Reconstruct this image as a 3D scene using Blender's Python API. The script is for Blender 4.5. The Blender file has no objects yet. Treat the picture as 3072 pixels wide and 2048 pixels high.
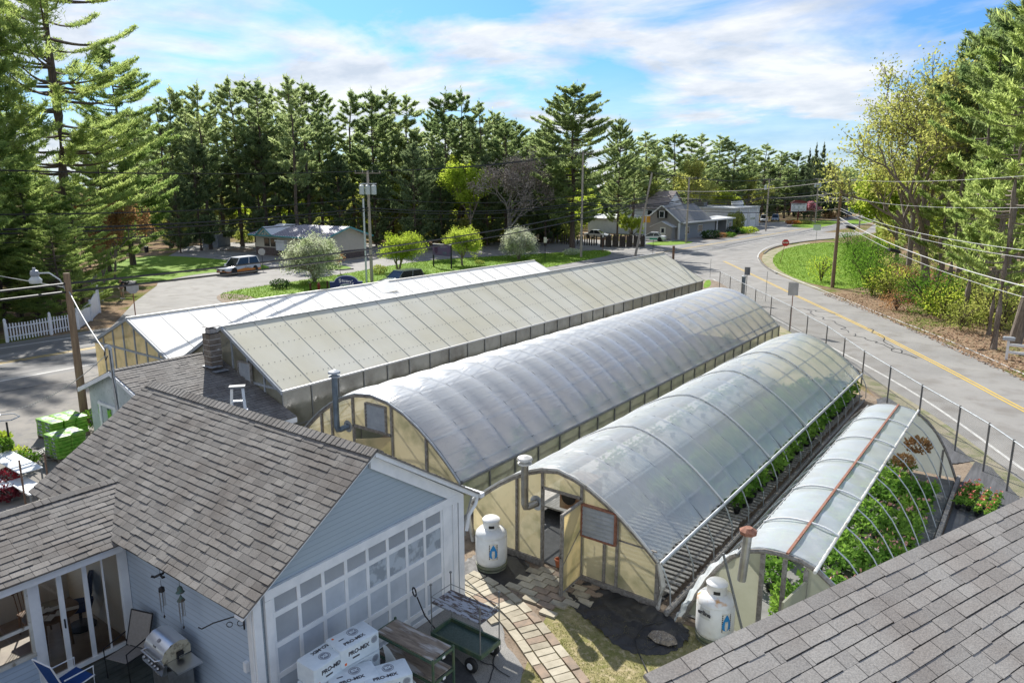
import bpy, bmesh, math, random
import numpy as np
from mathutils import Vector, Matrix
S = bpy.context.scene
COL = S.collection
random.seed(7); RNG = np.random.default_rng(7)
R = math.radians
# ---- camera, sky, sun, exposure (world: +Y runs along the greenhouses, +X across them, metres) ----
F = 2180.0; PITCH = R(12.07); YAW = R(36.5); CH = 9.0
cam = bpy.data.objects.new("camera", bpy.data.cameras.new("camera"))
COL.objects.link(cam); S.camera = cam
cam.data.sensor_width = 36.0; cam.data.lens = 36.0 * F / 3072.0
cam.location = (0, 0, CH); cam.rotation_euler = (R(90) - PITCH, 0, YAW)
cam.data.clip_start = 0.1; cam.data.clip_end = 6000
SUN_AZ, SUN_EL = R(-56.0), R(37.0)          # azimuth from +Y towards +X
sdir = Vector((math.sin(SUN_AZ) * math.cos(SUN_EL), math.cos(SUN_AZ) * math.cos(SUN_EL), math.sin(SUN_EL)))
sl = bpy.data.lights.new("sun", 'SUN'); so = bpy.data.objects.new("sun", sl); COL.objects.link(so)
sl.energy = 4.9; sl.angle = R(0.53); sl.color = (1.0, 0.965, 0.905)
so.rotation_euler = sdir.to_track_quat('Z', 'Y').to_euler()
S.view_settings.view_transform = 'Standard'; S.view_settings.look = 'None'
S.view_settings.exposure = 0.78; S.view_settings.gamma = 1.0
S.cycles.max_bounces = 9; S.cycles.transparent_max_bounces = 14
S.cycles.diffuse_bounces = 5; S.cycles.glossy_bounces = 3; S.cycles.transmission_bounces = 7
S.cycles.caustics_reflective = False; S.cycles.caustics_refractive = False
S.cycles.sample_clamp_indirect = 6.0
w = bpy.data.worlds.new("World"); S.world = w; w.use_nodes = True
NT = w.node_tree; NT.nodes.clear()
def wn(t, **k):
    n = NT.nodes.new(t)
    for a, b in k.items(): setattr(n, a, b)
    return n
out = wn('ShaderNodeOutputWorld'); bg = wn('ShaderNodeBackground')
sky = wn('ShaderNodeTexSky', sky_type='NISHITA', sun_disc=False, sun_elevation=SUN_EL, sun_rotation=SUN_AZ,
         air_density=1.0, dust_density=0.6, ozone_density=2.5)
tc = wn('ShaderNodeTexCoord'); sep = wn('ShaderNodeSeparateXYZ')
NT.links.new(tc.outputs['Generated'], sep.inputs[0])
def m2(op, a, b=None, c=None):
    n = wn('ShaderNodeMath', operation=op)
    for i, v in enumerate((a, b, c)):
        if v is None: continue
        if isinstance(v, (int, float)): n.inputs[i].default_value = v
        else: NT.links.new(v, n.inputs[i])
    return n.outputs[0]
# cloud layer: the view direction carried up to a flat layer of altocumulus / cirrus streaks
zz = m2('MAXIMUM', m2('ADD', sep.outputs[2], 0.20), 0.05)
cx = m2('DIVIDE', sep.outputs[0], zz); cy = m2('DIVIDE', sep.outputs[1], zz)
comb = wn('ShaderNodeCombineXYZ'); NT.links.new(cx, comb.inputs[0]); NT.links.new(cy, comb.inputs[1])
mp = wn('ShaderNodeMapping'); NT.links.new(comb.outputs[0], mp.inputs[0])
mp.inputs['Rotation'].default_value = (0, 0, R(-28)); mp.inputs['Scale'].default_value = (1.0, 1.25, 1)
mp.inputs['Location'].default_value = (3.1, 1.7, 0.4)
nz = wn('ShaderNodeTexNoise'); nz.inputs['Scale'].default_value = 1.0; nz.inputs['Detail'].default_value = 12
nz.inputs['Roughness'].default_value = 0.56; nz.inputs['Distortion'].default_value = 0.45
NT.links.new(mp.outputs[0], nz.inputs[0])
cr = wn('ShaderNodeValToRGB'); cr.color_ramp.elements[0].position = 0.42; cr.color_ramp.elements[1].position = 0.55
cr.color_ramp.elements[0].color = (0, 0, 0, 1); cr.color_ramp.elements[1].color = (1, 1, 1, 1)
NT.links.new(nz.outputs['Fac'], cr.inputs[0])
nz2 = wn('ShaderNodeTexNoise'); nz2.inputs['Scale'].default_value = 2.6; nz2.inputs['Detail'].default_value = 7
nz2.inputs['Roughness'].default_value = 0.6; NT.links.new(mp.outputs[0], nz2.inputs[0])
cc = wn('ShaderNodeValToRGB'); cc.color_ramp.elements[0].color = (2.6, 2.85, 3.2, 1); cc.color_ramp.elements[1].color = (4.0, 4.05, 4.15, 1)
cc.color_ramp.elements[0].position = 0.35; cc.color_ramp.elements[1].position = 0.62
NT.links.new(nz2.outputs['Fac'], cc.inputs[0])
hz = wn('ShaderNodeMapRange'); NT.links.new(sep.outputs[2], hz.inputs[0])   # cloud veil thickens to the horizon
hz.inputs[1].default_value = 0.0; hz.inputs[2].default_value = 0.16; hz.inputs[3].default_value = 0.7; hz.inputs[4].default_value = 0.0
cov = m2('MAXIMUM', m2('MULTIPLY', cr.outputs[0], 0.93), hz.outputs[0])
blue = wn('ShaderNodeMix', data_type='RGBA', blend_type='MULTIPLY'); blue.inputs[0].default_value = 1.0
NT.links.new(sky.outputs[0], blue.inputs[6]); blue.inputs[7].default_value = (0.20, 0.37, 0.56, 1)
mix = wn('ShaderNodeMix', data_type='RGBA'); NT.links.new(cov, mix.inputs[0])
NT.links.new(blue.outputs[2], mix.inputs[6]); NT.links.new(cc.outputs[0], mix.inputs[7])
NT.links.new(mix.outputs[2], bg.inputs[0]); bg.inputs[1].default_value = 0.15
NT.links.new(bg.outputs[0], out.inputs[0])

# ---- photograph -> place: the spot at height z that lies under a pixel of the 3072x2048 photograph ----
cyaw, syaw = math.cos(YAW), math.sin(YAW)
def G(u, v, z=0.0):
    a = (u - 1536) / F; b = (v - 1024) / F
    f = math.cos(PITCH) - b * math.sin(PITCH); dz = -math.sin(PITCH) - b * math.cos(PITCH)
    k = (z - CH) / dz
    return (k * (a * cyaw - f * syaw), k * (a * syaw + f * cyaw), z)
def GD(u, v, depth):                        # the spot 'depth' metres ahead under a pixel
    a = (u - 1536) / F; b = (v - 1024) / F
    f = math.cos(PITCH) - b * math.sin(PITCH); dz = -math.sin(PITCH) - b * math.cos(PITCH)
    k = depth / f
    return (k * (a * cyaw - f * syaw), k * (a * syaw + f * cyaw), CH + dz * k)

# ---- materials ----
MATS = {}
def newmat(name):
    m = bpy.data.materials.new(name); m.use_nodes = True; n = m.node_tree; n.nodes.clear()
    o = n.nodes.new('ShaderNodeOutputMaterial'); return m, n, o
def col4(c): return (c[0], c[1], c[2], 1)
def mat(name, c, rough=0.6, c2=None, scale=3.0, metal=0.0, bump=0.0, bscale=None, spec=0.4, detail=5, lo=0.35, hi=0.65,
        coord='Object', stretch=None, trans=0.0, c3=None, s3=20.0, p3=(0.6, 0.7)):
    if name in MATS: return MATS[name]
    m, n, o = newmat(name); MATS[name] = m; L = n.links.new
    b = n.nodes.new('ShaderNodeBsdfPrincipled'); b.inputs['Roughness'].default_value = rough
    b.inputs['Metallic'].default_value = metal; b.inputs['Specular IOR Level'].default_value = spec
    b.inputs['Base Color'].default_value = col4(c)
    t = n.nodes.new('ShaderNodeTexCoord'); src = t.outputs[coord]
    if stretch:
        mpn = n.nodes.new('ShaderNodeMapping'); mpn.inputs['Scale'].default_value = stretch; L(src, mpn.inputs[0]); src = mpn.outputs[0]
    if c2 is not None:
        z = n.nodes.new('ShaderNodeTexNoise'); z.inputs['Scale'].default_value = scale; z.inputs['Detail'].default_value = detail
        z.inputs['Roughness'].default_value = 0.62; L(src, z.inputs[0])
        r = n.nodes.new('ShaderNodeMapRange'); r.inputs[1].default_value = lo; r.inputs[2].default_value = hi; L(z.outputs['Fac'], r.inputs[0])
        x = n.nodes.new('ShaderNodeMix'); x.data_type = 'RGBA'; L(r.outputs[0], x.inputs[0])
        x.inputs[6].default_value = col4(c); x.inputs[7].default_value = col4(c2); last = x.outputs[2]
        if c3 is not None:
            z3 = n.nodes.new('ShaderNodeTexNoise'); z3.inputs['Scale'].default_value = s3; z3.inputs['Detail'].default_value = 4; L(src, z3.inputs[0])
            r3 = n.nodes.new('ShaderNodeMapRange'); r3.inputs[1].default_value = p3[0]; r3.inputs[2].default_value = p3[1]; L(z3.outputs['Fac'], r3.inputs[0])
            x3 = n.nodes.new('ShaderNodeMix'); x3.data_type = 'RGBA'; L(r3.outputs[0], x3.inputs[0]); L(last, x3.inputs[6]); x3.inputs[7].default_value = col4(c3)
            last = x3.outputs[2]
        L(last, b.inputs['Base Color'])
    if bump:
        z2 = n.nodes.new('ShaderNodeTexNoise'); z2.inputs['Scale'].default_value = bscale or scale * 6; z2.inputs['Detail'].default_value = 4; L(src, z2.inputs[0])
        bp = n.nodes.new('ShaderNodeBump'); bp.inputs['Strength'].default_value = bump; bp.inputs['Distance'].default_value = 0.02
        L(z2.outputs['Fac'], bp.inputs['Height']); L(bp.outputs[0], b.inputs['Normal'])
    if trans:
        tr = n.nodes.new('ShaderNodeBsdfTranslucent'); tr.inputs[0].default_value = col4(c2 or c)
        ms = n.nodes.new('ShaderNodeMixShader'); ms.inputs[0].default_value = trans
        L(b.outputs[0], ms.inputs[1]); L(tr.outputs[0], ms.inputs[2]); L(ms.outputs[0], o.inputs[0])
    else: L(b.outputs[0], o.inputs[0])
    return m
def film(name, c, transp, gloss, rough, transl=0.5, c2=None, nscale=1.5, wrinkle=0.0, wscale=(1, 1, 1), glosscol=(1, 1, 1), lo=.35, hi=.65, graze=.35):
    """greenhouse plastic: part see-through, part milky, part shiny"""
    m, n, o = newmat(name); MATS[name] = m; L = n.links.new
    d = n.nodes.new('ShaderNodeBsdfDiffuse'); t = n.nodes.new('ShaderNodeBsdfTranslucent'); g = n.nodes.new('ShaderNodeBsdfGlossy')
    tr = n.nodes.new('ShaderNodeBsdfTransparent'); g.inputs['Roughness'].default_value = rough; g.inputs[0].default_value = col4(glosscol)
    tr.inputs[0].default_value = (0.93, 0.96, 0.95, 1)
    tcn = n.nodes.new('ShaderNodeTexCoord'); mpn = n.nodes.new('ShaderNodeMapping'); mpn.inputs['Scale'].default_value = wscale; L(tcn.outputs['Object'], mpn.inputs[0])
    d.inputs[0].default_value = col4(c); t.inputs[0].default_value = col4(c)
    if c2:
        z = n.nodes.new('ShaderNodeTexNoise'); z.inputs['Scale'].default_value = nscale; z.inputs['Detail'].default_value = 6; L(tcn.outputs['Object'], z.inputs[0])
        r = n.nodes.new('ShaderNodeMapRange'); r.inputs[1].default_value = lo; r.inputs[2].default_value = hi; L(z.outputs['Fac'], r.inputs[0])
        x = n.nodes.new('ShaderNodeMix'); x.data_type = 'RGBA'; L(r.outputs[0], x.inputs[0]); x.inputs[6].default_value = col4(c); x.inputs[7].default_value = col4(c2)
        L(x.outputs[2], d.inputs[0]); L(x.outputs[2], t.inputs[0])
    m1 = n.nodes.new('ShaderNodeMixShader'); m1.inputs[0].default_value = transl; L(d.outputs[0], m1.inputs[1]); L(t.outputs[0], m1.inputs[2])
    m2_ = n.nodes.new('ShaderNodeMixShader'); m2_.inputs[0].default_value = transp; L(m1.outputs[0], m2_.inputs[1]); L(tr.outputs[0], m2_.inputs[2])
    lf = n.nodes.new('ShaderNodeLayerWeight'); lf.inputs[0].default_value = 0.5
    lw = n.nodes.new('ShaderNodeMath'); lw.operation = 'POWER'; L(lf.outputs['Facing'], lw.inputs[0]); lw.inputs[1].default_value = 4.0
    mg = n.nodes.new('ShaderNodeMath'); mg.operation = 'MULTIPLY_ADD'; L(lw.outputs[0], mg.inputs[0]); mg.inputs[1].default_value = graze; mg.inputs[2].default_value = gloss
    m3 = n.nodes.new('ShaderNodeMixShader'); L(mg.outputs[0], m3.inputs[0]); L(m2_.outputs[0], m3.inputs[1]); L(g.outputs[0], m3.inputs[2])
    if wrinkle:
        z2 = n.nodes.new('ShaderNodeTexNoise'); z2.inputs['Scale'].default_value = 1.0; z2.inputs['Detail'].default_value = 3; z2.inputs['Distortion'].default_value = 0.6; L(mpn.outputs[0], z2.inputs[0])
        bp = n.nodes.new('ShaderNodeBump'); bp.inputs['Strength'].default_value = wrinkle; bp.inputs['Distance'].default_value = 0.05
        L(z2.outputs['Fac'], bp.inputs['Height'])
        for q in (d, g, t): L(bp.outputs[0], q.inputs['Normal'])
    L(m3.outputs[0], o.inputs[0]); return m
def leafmat(name, c, c2, transl=0.4, tcol=None):
    m, n, o = newmat(name); MATS[name] = m; L = n.links.new
    t = n.nodes.new('ShaderNodeTexCoord'); g = n.nodes.new('ShaderNodeNewGeometry')
    z = n.nodes.new('ShaderNodeTexNoise'); z.inputs['Scale'].default_value = 0.9; z.inputs['Detail'].default_value = 5; L(g.outputs['Position'], z.inputs[0])
    r = n.nodes.new('ShaderNodeMapRange'); r.inputs[1].default_value = 0.32; r.inputs[2].default_value = 0.68; L(z.outputs['Fac'], r.inputs[0])
    oi = n.nodes.new('ShaderNodeObjectInfo')
    ad = n.nodes.new('ShaderNodeMath'); ad.operation = 'MULTIPLY_ADD'; L(oi.outputs['Random'], ad.inputs[0]); ad.inputs[1].default_value = 0.55; ad.inputs[2].default_value = -0.27
    a2 = n.nodes.new('ShaderNodeMath'); a2.operation = 'ADD'; a2.use_clamp = True; L(r.outputs[0], a2.inputs[0]); L(ad.outputs[0], a2.inputs[1])
    x = n.nodes.new('ShaderNodeMix'); x.data_type = 'RGBA'; L(a2.outputs[0], x.inputs[0]); x.inputs[6].default_value = col4(c); x.inputs[7].default_value = col4(c2)
    d = n.nodes.new('ShaderNodeBsdfDiffuse'); L(x.outputs[2], d.inputs[0])
    tl = n.nodes.new('ShaderNodeBsdfTranslucent'); hs = n.nodes.new('ShaderNodeHueSaturation'); hs.inputs['Value'].default_value = 1.7; hs.inputs['Saturation'].default_value = 1.05
    hs.inputs['Hue'].default_value = 0.49
    L(x.outputs[2], hs.inputs['Color']); L(hs.outputs[0], tl.inputs[0])
    ms = n.nodes.new('ShaderNodeMixShader'); ms.inputs[0].default_value = transl; L(d.outputs[0], ms.inputs[1]); L(tl.outputs[0], ms.inputs[2]); L(ms.outputs[0], o.inputs[0])
    return m
def shingle(name, c1, c2, mortar, tint, bw=.31):
    m, n, o = newmat(name); MATS[name] = m; L = n.links.new
    u = n.nodes.new('ShaderNodeUVMap'); b = n.nodes.new('ShaderNodeTexBrick'); L(u.outputs[0], b.inputs[0])
    b.inputs['Scale'].default_value = 1; b.inputs['Brick Width'].default_value = bw; b.inputs['Row Height'].default_value = 0.143
    b.inputs['Mortar Size'].default_value = 0.006; b.inputs['Mortar Smooth'].default_value = 0.2; b.offset = 0.37; b.offset_frequency = 2; b.squash = 0.72; b.squash_frequency = 3
    b.inputs['Color1'].default_value = col4(c1); b.inputs['Color2'].default_value = col4(c2); b.inputs['Mortar'].default_value = col4(mortar)
    t = n.nodes.new('ShaderNodeTexCoord')
    z = n.nodes.new('ShaderNodeTexNoise'); z.inputs['Scale'].default_value = 1.3; z.inputs['Detail'].default_value = 8; L(t.outputs['Object'], z.inputs[0])
    r = n.nodes.new('ShaderNodeMapRange'); r.inputs[1].default_value = 0.40; r.inputs[2].default_value = 0.66; r.inputs[4].default_value = 0.85; L(z.outputs['Fac'], r.inputs[0])
    x = n.nodes.new('ShaderNodeMix'); x.data_type = 'RGBA'; x.blend_type = 'MULTIPLY'; L(r.outputs[0], x.inputs[0]); L(b.outputs[0], x.inputs[6]); x.inputs[7].default_value = col4(tint)
    z2 = n.nodes.new('ShaderNodeTexNoise'); z2.inputs['Scale'].default_value = 55; z2.inputs['Detail'].default_value = 3; L(t.outputs['Object'], z2.inputs[0])
    r2 = n.nodes.new('ShaderNodeMapRange'); r2.inputs[3].default_value = 0.5; r2.inputs[4].default_value = 1.5; L(z2.outputs['Fac'], r2.inputs[0])
    x2 = n.nodes.new('ShaderNodeMix'); x2.data_type = 'RGBA'; x2.blend_type = 'MULTIPLY'; x2.inputs[0].default_value = 1; L(x.outputs[2], x2.inputs[6]); L(r2.outputs[0], x2.inputs[7])
    p = n.nodes.new('ShaderNodeBsdfPrincipled'); p.inputs['Roughness'].default_value = 0.85; p.inputs['Specular IOR Level'].default_value = 0.25
    L(x2.outputs[2], p.inputs['Base Color'])
    bp = n.nodes.new('ShaderNodeBump'); bp.inputs['Strength'].default_value = 0.5; bp.inputs['Distance'].default_value = 0.006; L(z2.outputs['Fac'], bp.inputs['Height']); L(bp.outputs[0], p.inputs['Normal'])
    L(p.outputs[0], o.inputs[0]); return m
def siding(name, c, pitch=0.105, dark=0.55, c2=None):
    m, n, o = newmat(name); MATS[name] = m; L = n.links.new
    t = n.nodes.new('ShaderNodeTexCoord'); s = n.nodes.new('ShaderNodeSeparateXYZ'); L(t.outputs['Object'], s.inputs[0])
    d = n.nodes.new('ShaderNodeMath'); d.operation = 'DIVIDE'; L(s.outputs[2], d.inputs[0]); d.inputs[1].default_value = pitch
    f = n.nodes.new('ShaderNodeMath'); f.operation = 'FRACT'; L(d.outputs[0], f.inputs[0])
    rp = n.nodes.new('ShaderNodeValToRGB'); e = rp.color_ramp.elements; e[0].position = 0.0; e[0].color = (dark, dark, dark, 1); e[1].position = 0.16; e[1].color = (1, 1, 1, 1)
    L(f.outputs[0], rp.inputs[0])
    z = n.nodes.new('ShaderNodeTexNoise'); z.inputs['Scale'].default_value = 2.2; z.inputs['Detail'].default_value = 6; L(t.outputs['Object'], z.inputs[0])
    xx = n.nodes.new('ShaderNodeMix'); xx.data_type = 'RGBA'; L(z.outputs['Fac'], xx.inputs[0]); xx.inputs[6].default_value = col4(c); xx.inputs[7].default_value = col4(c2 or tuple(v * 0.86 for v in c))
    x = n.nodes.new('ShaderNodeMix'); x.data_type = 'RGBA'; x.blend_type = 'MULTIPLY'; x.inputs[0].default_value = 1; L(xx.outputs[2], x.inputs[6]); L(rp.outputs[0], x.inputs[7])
    p = n.nodes.new('ShaderNodeBsdfPrincipled'); p.inputs['Roughness'].default_value = 0.5; L(x.outputs[2], p.inputs['Base Color'])
    bp = n.nodes.new('ShaderNodeBump'); bp.inputs['Strength'].default_value = 0.5; bp.inputs['Distance'].default_value = 0.015; bp.invert = True; L(f.outputs[0], bp.inputs['Height']); L(bp.outputs[0], p.inputs['Normal'])
    L(p.outputs[0], o.inputs[0]); return m

WHITE = mat('white_paint', (0.78, 0.79, 0.80), 0.42, (0.66, 0.68, 0.70), 2.5)
DWHITE = mat('dirty_white', (0.62, 0.61, 0.57), 0.55, (0.40, 0.38, 0.33), 2.0, c3=(0.26, 0.23, 0.18), s3=7)
GALV = mat('galvanised', (0.50, 0.52, 0.53), 0.42, (0.34, 0.36, 0.37), 4, metal=0.55)
DGALV = mat('dark_galvanised', (0.17, 0.18, 0.18), 0.5, (0.26, 0.26, 0.25), 5, metal=0.4)
BLACK = mat('black_metal', (0.015, 0.015, 0.017), 0.45)
RUBBER = mat('rubber', (0.02, 0.02, 0.02), 0.8)
WOODW = mat('weathered_wood', (0.24, 0.21, 0.17), 0.8, (0.13, 0.11, 0.09), 3, stretch=(1, 8, 8), bump=0.3)
POLEW = mat('pole_wood', (0.27, 0.19, 0.12), 0.85, (0.15, 0.10, 0.065), 1.2, stretch=(9, 9, 0.7), bump=0.4)
POLEG = mat('grey_pole_wood', (0.42, 0.37, 0.32), 0.85, (0.30, 0.265, 0.23), 1.2, stretch=(9, 9, 0.7), bump=0.4)
RUST = mat('rust', (0.20, 0.075, 0.045), 0.85, (0.30, 0.15, 0.10), 14)
CHROME = mat('stainless', (0.62, 0.62, 0.62), 0.28, metal=1.0)
BARK = mat('bark', (0.15, 0.115, 0.09), 0.95, (0.075, 0.057, 0.045), 3, stretch=(5, 5, 0.8), bump=0.8, bscale=7)
BARKG = mat('grey_bark', (0.27, 0.225, 0.185), 0.95, (0.13, 0.105, 0.085), 3, stretch=(5, 5, 0.8), bump=0.8, bscale=7)
SHING = shingle('shingle_brown', (0.225, 0.21, 0.19), (0.155, 0.145, 0.132), (0.05, 0.046, 0.042), (0.72, 0.68, 0.66))
SHINGG = shingle('shingle_grey', (0.33, 0.31, 0.28), (0.26, 0.243, 0.22), (0.07, 0.065, 0.06), (0.84, 0.80, 0.78), .42)
GLASSY = None

# ---- mesh builder ----
class MB:
    def __init__(s): s.v = []; s.f = []; s.uv = None; s.mi = []; s.cm = 0
    def add(s, vs, fs):
        o = len(s.v); s.v += [tuple(map(float, q)) for q in vs]
        for f in fs: s.f.append(tuple(i + o for i in f)); s.mi.append(s.cm)
        return s
    def box(s, x0, y0, z0, x1, y1, z1):
        if x0 > x1: x0, x1 = x1, x0
        if y0 > y1: y0, y1 = y1, y0
        if z0 > z1: z0, z1 = z1, z0
        return s.add([(x0, y0, z0), (x1, y0, z0), (x1, y1, z0), (x0, y1, z0), (x0, y0, z1), (x1, y0, z1), (x1, y1, z1), (x0, y1, z1)],
                     [(0, 3, 2, 1), (4, 5, 6, 7), (0, 1, 5, 4), (1, 2, 6, 5), (2, 3, 7, 6), (3, 0, 4, 7)])
    def rbox(s, c, d, rz=0.0, rx=0.0, taper=1.0, bev=0.0):
        """box centred at c, dims d, optional rotation, bevelled top/bottom"""
        M = Matrix.Rotation(rz, 3, 'Z') @ Matrix.Rotation(rx, 3, 'X'); hx, hy, hz = d[0] / 2, d[1] / 2, d[2] / 2
        rings = [(-hz, 1), (hz, taper)] if not bev else [(-hz, 1 - bev), (-hz * (1 - bev), 1), (hz * (1 - bev), taper), (hz, taper * (1 - bev))]
        vs = []
        for z, k in rings:
            if bev:
                for a, b in ((-1, -1 + bev), (-1 + bev, -1), (1 - bev, -1), (1, -1 + bev), (1, 1 - bev), (1 - bev, 1), (-1 + bev, 1), (-1, 1 - bev)):
                    vs.append(M @ Vector((a * hx * k, b * hy * k, z)) + Vector(c))
            else:
                for a, b in ((-1, -1), (1, -1), (1, 1), (-1, 1)): vs.append(M @ Vector((a * hx * k, b * hy * k, z)) + Vector(c))
        n = 8 if bev else 4; fs = [tuple(range(n))[::-1], tuple(range((len(rings) - 1) * n, len(rings) * n))]
        for r in range(len(rings) - 1):
            for i in range(n): fs.append((r * n + i, r * n + (i + 1) % n, (r + 1) * n + (i + 1) % n, (r + 1) * n + i))
        return s.add(vs, fs)
    def quad(s, a, b, c, d): return s.add([a, b, c, d], [(0, 1, 2, 3)])
    def poly(s, pts): return s.add(pts, [tuple(range(len(pts)))])
    def slab(s, pts, t):
        """flat polygon (any orientation) given thickness t against its normal"""
        P = [Vector(p) for p in pts]; nrm = Vector((0, 0, 0))
        for i in range(len(P)): nrm += P[i].cross(P[(i + 1) % len(P)])
        nrm.normalize(); n = len(P); Q = [p - nrm * t for p in P]
        fs = [tuple(range(n)), tuple(range(2 * n - 1, n - 1, -1))]
        for i in range(n): fs.append((i, i + n, (i + 1) % n + n, (i + 1) % n))
        return s.add(P + Q, fs)
    def tube(s, pts, r, n=6, cap=True, r2=None):
        P = [Vector(p) for p in pts]; m = len(P); vs = []
        up = Vector((0, 0, 1))
        for i, p in enumerate(P):
            t = (P[min(i + 1, m - 1)] - P[max(i - 1, 0)]).normalized()
            a = t.cross(up)
            if a.length < 1e-3: a = t.cross(Vector((1, 0, 0)))
            a.normalize(); b = t.cross(a)
            rr = r if r2 is None else r + (r2 - r) * i / max(1, m - 1)
            if callable(r): rr = r(i / (m - 1))
            for k in range(n):
                th = 2 * math.pi * k / n; vs.append(p + (a * math.cos(th) + b * math.sin(th)) * rr)
        fs = []
        for i in range(m - 1):
            for k in range(n): fs.append((i * n + k, i * n + (k + 1) % n, (i + 1) * n + (k + 1) % n, (i + 1) * n + k))
        if cap: fs += [tuple(range(n))[::-1], tuple(range((m - 1) * n, m * n))]
        return s.add(vs, fs)
    def cyl(s, p0, p1, r, r2=None, n=12): return s.tube([p0, p1], r, n, True, r2)
    def bar(s, p0, p1, w_, h_):
        """rectangular bar from p0 to p1"""
        a = Vector(p0); b = Vector(p1); t = (b - a).normalized(); sx = t.cross(Vector((0, 0, 1)))
        if sx.length < 1e-3: sx = Vector((1, 0, 0))
        sx.normalize(); u = sx.cross(t); vs = []
        for p in (a, b):
            for i, j in ((-1, -1), (1, -1), (1, 1), (-1, 1)): vs.append(p + sx * (w_ / 2 * i) + u * (h_ / 2 * j))
        return s.add(vs, [(0, 1, 2, 3), (7, 6, 5, 4), (0, 4, 5, 1), (1, 5, 6, 2), (2, 6, 7, 3), (3, 7, 4, 0)])
    def lathe(s, prof, c=(0, 0, 0), n=24, sx=1, sy=1):
        vs = []
        for r, z in prof:
            for k in range(n):
                th = 2 * math.pi * k / n; vs.append((c[0] + r * math.cos(th) * sx, c[1] + r * math.sin(th) * sy, c[2] + z))
        fs = []
        for i in range(len(prof) - 1):
            for k in range(n): fs.append((i * n + k, i * n + (k + 1) % n, (i + 1) * n + (k + 1) % n, (i + 1) * n + k))
        fs += [tuple(range(n))[::-1], tuple(range((len(prof) - 1) * n, len(prof) * n))]
        return s.add(vs, fs)
    def disc(s, c, nrm, r, n=12):
        nv = Vector(nrm).normalized(); a = nv.orthogonal().normalized(); b = nv.cross(a)
        return s.poly([Vector(c) + (a * math.cos(2 * math.pi * k / n) + b * math.sin(2 * math.pi * k / n)) * r for k in range(n)])
    def torus(s, c, nrm, Rr, r, n=20, m_=8):
        nv = Vector(nrm).normalized(); a = nv.orthogonal().normalized(); b = nv.cross(a)
        pts = [Vector(c) + (a * math.cos(2 * math.pi * k / n) + b * math.sin(2 * math.pi * k / n)) * Rr for k in range(n + 1)]
        return s.tube(pts, r, m_, False)
    def grid(s, fn, nu, nv):
        vs = [fn(i / nu, j / nv) for j in range(nv + 1) for i in range(nu + 1)]
        fs = [(j * (nu + 1) + i, j * (nu + 1) + i + 1, (j + 1) * (nu + 1) + i + 1, (j + 1) * (nu + 1) + i) for j in range(nv) for i in range(nu)]
        return s.add(vs, fs)
    def build(s, name, m, parent=None, smooth=False, loc=None):
        me = bpy.data.meshes.new(name); me.from_pydata([tuple(q) for q in s.v], [], s.f)
        for k in (m if isinstance(m, (list, tuple)) else [m]): me.materials.append(k)
        if any(s.mi): me.polygons.foreach_set('material_index', s.mi)
        if s.uv:
            ul = me.uv_layers.new(name='UVMap'); flat = []
            for u_ in s.uv: flat += u_
            ul.data.foreach_set('uv', np.array(flat, dtype=np.float32).ravel())
        if smooth:
            me.polygons.foreach_set('use_smooth', [True] * len(me.polygons))
            if smooth != 'all': me.set_sharp_from_angle(angle=R(40))
        me.update(); ob = bpy.data.objects.new(name, me); COL.objects.link(ob)
        if parent is not None: ob.parent = parent
        if loc: ob.location = loc
        return ob
def tag(o, label=None, cat=None, group=None, kind=None):
    if label: o['label'] = label
    if cat: o['category'] = cat
    if group: o['group'] = group
    if kind: o['kind'] = kind
    return o
def thing(name, label, cat, loc=(0, 0, 0), rz=0.0, group=None):
    o = bpy.data.objects.new(name, None); COL.objects.link(o); o.location = loc; o.rotation_euler = (0, 0, rz); o.empty_display_size = 0.2
    return tag(o, label, cat, group)
def struct(name, mb, m): return tag(mb.build(name, m), kind='structure')
def dup(root, loc=None, rz=None, sc=None, label=None, group=None):
    r = root.copy(); COL.objects.link(r)
    if loc is not None: r.location = loc
    if rz is not None: r.rotation_euler = (root.rotation_euler[0], root.rotation_euler[1], rz)
    if sc is not None: r.scale = sc if isinstance(sc, tuple) else (sc, sc, sc)
    if label: r['label'] = label
    if group: r['group'] = group
    for ch in list(root.children):
        c = ch.copy(); COL.objects.link(c); c.parent = r
        for g in list(ch.children):
            d = g.copy(); COL.objects.link(d); d.parent = c
    return r
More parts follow.
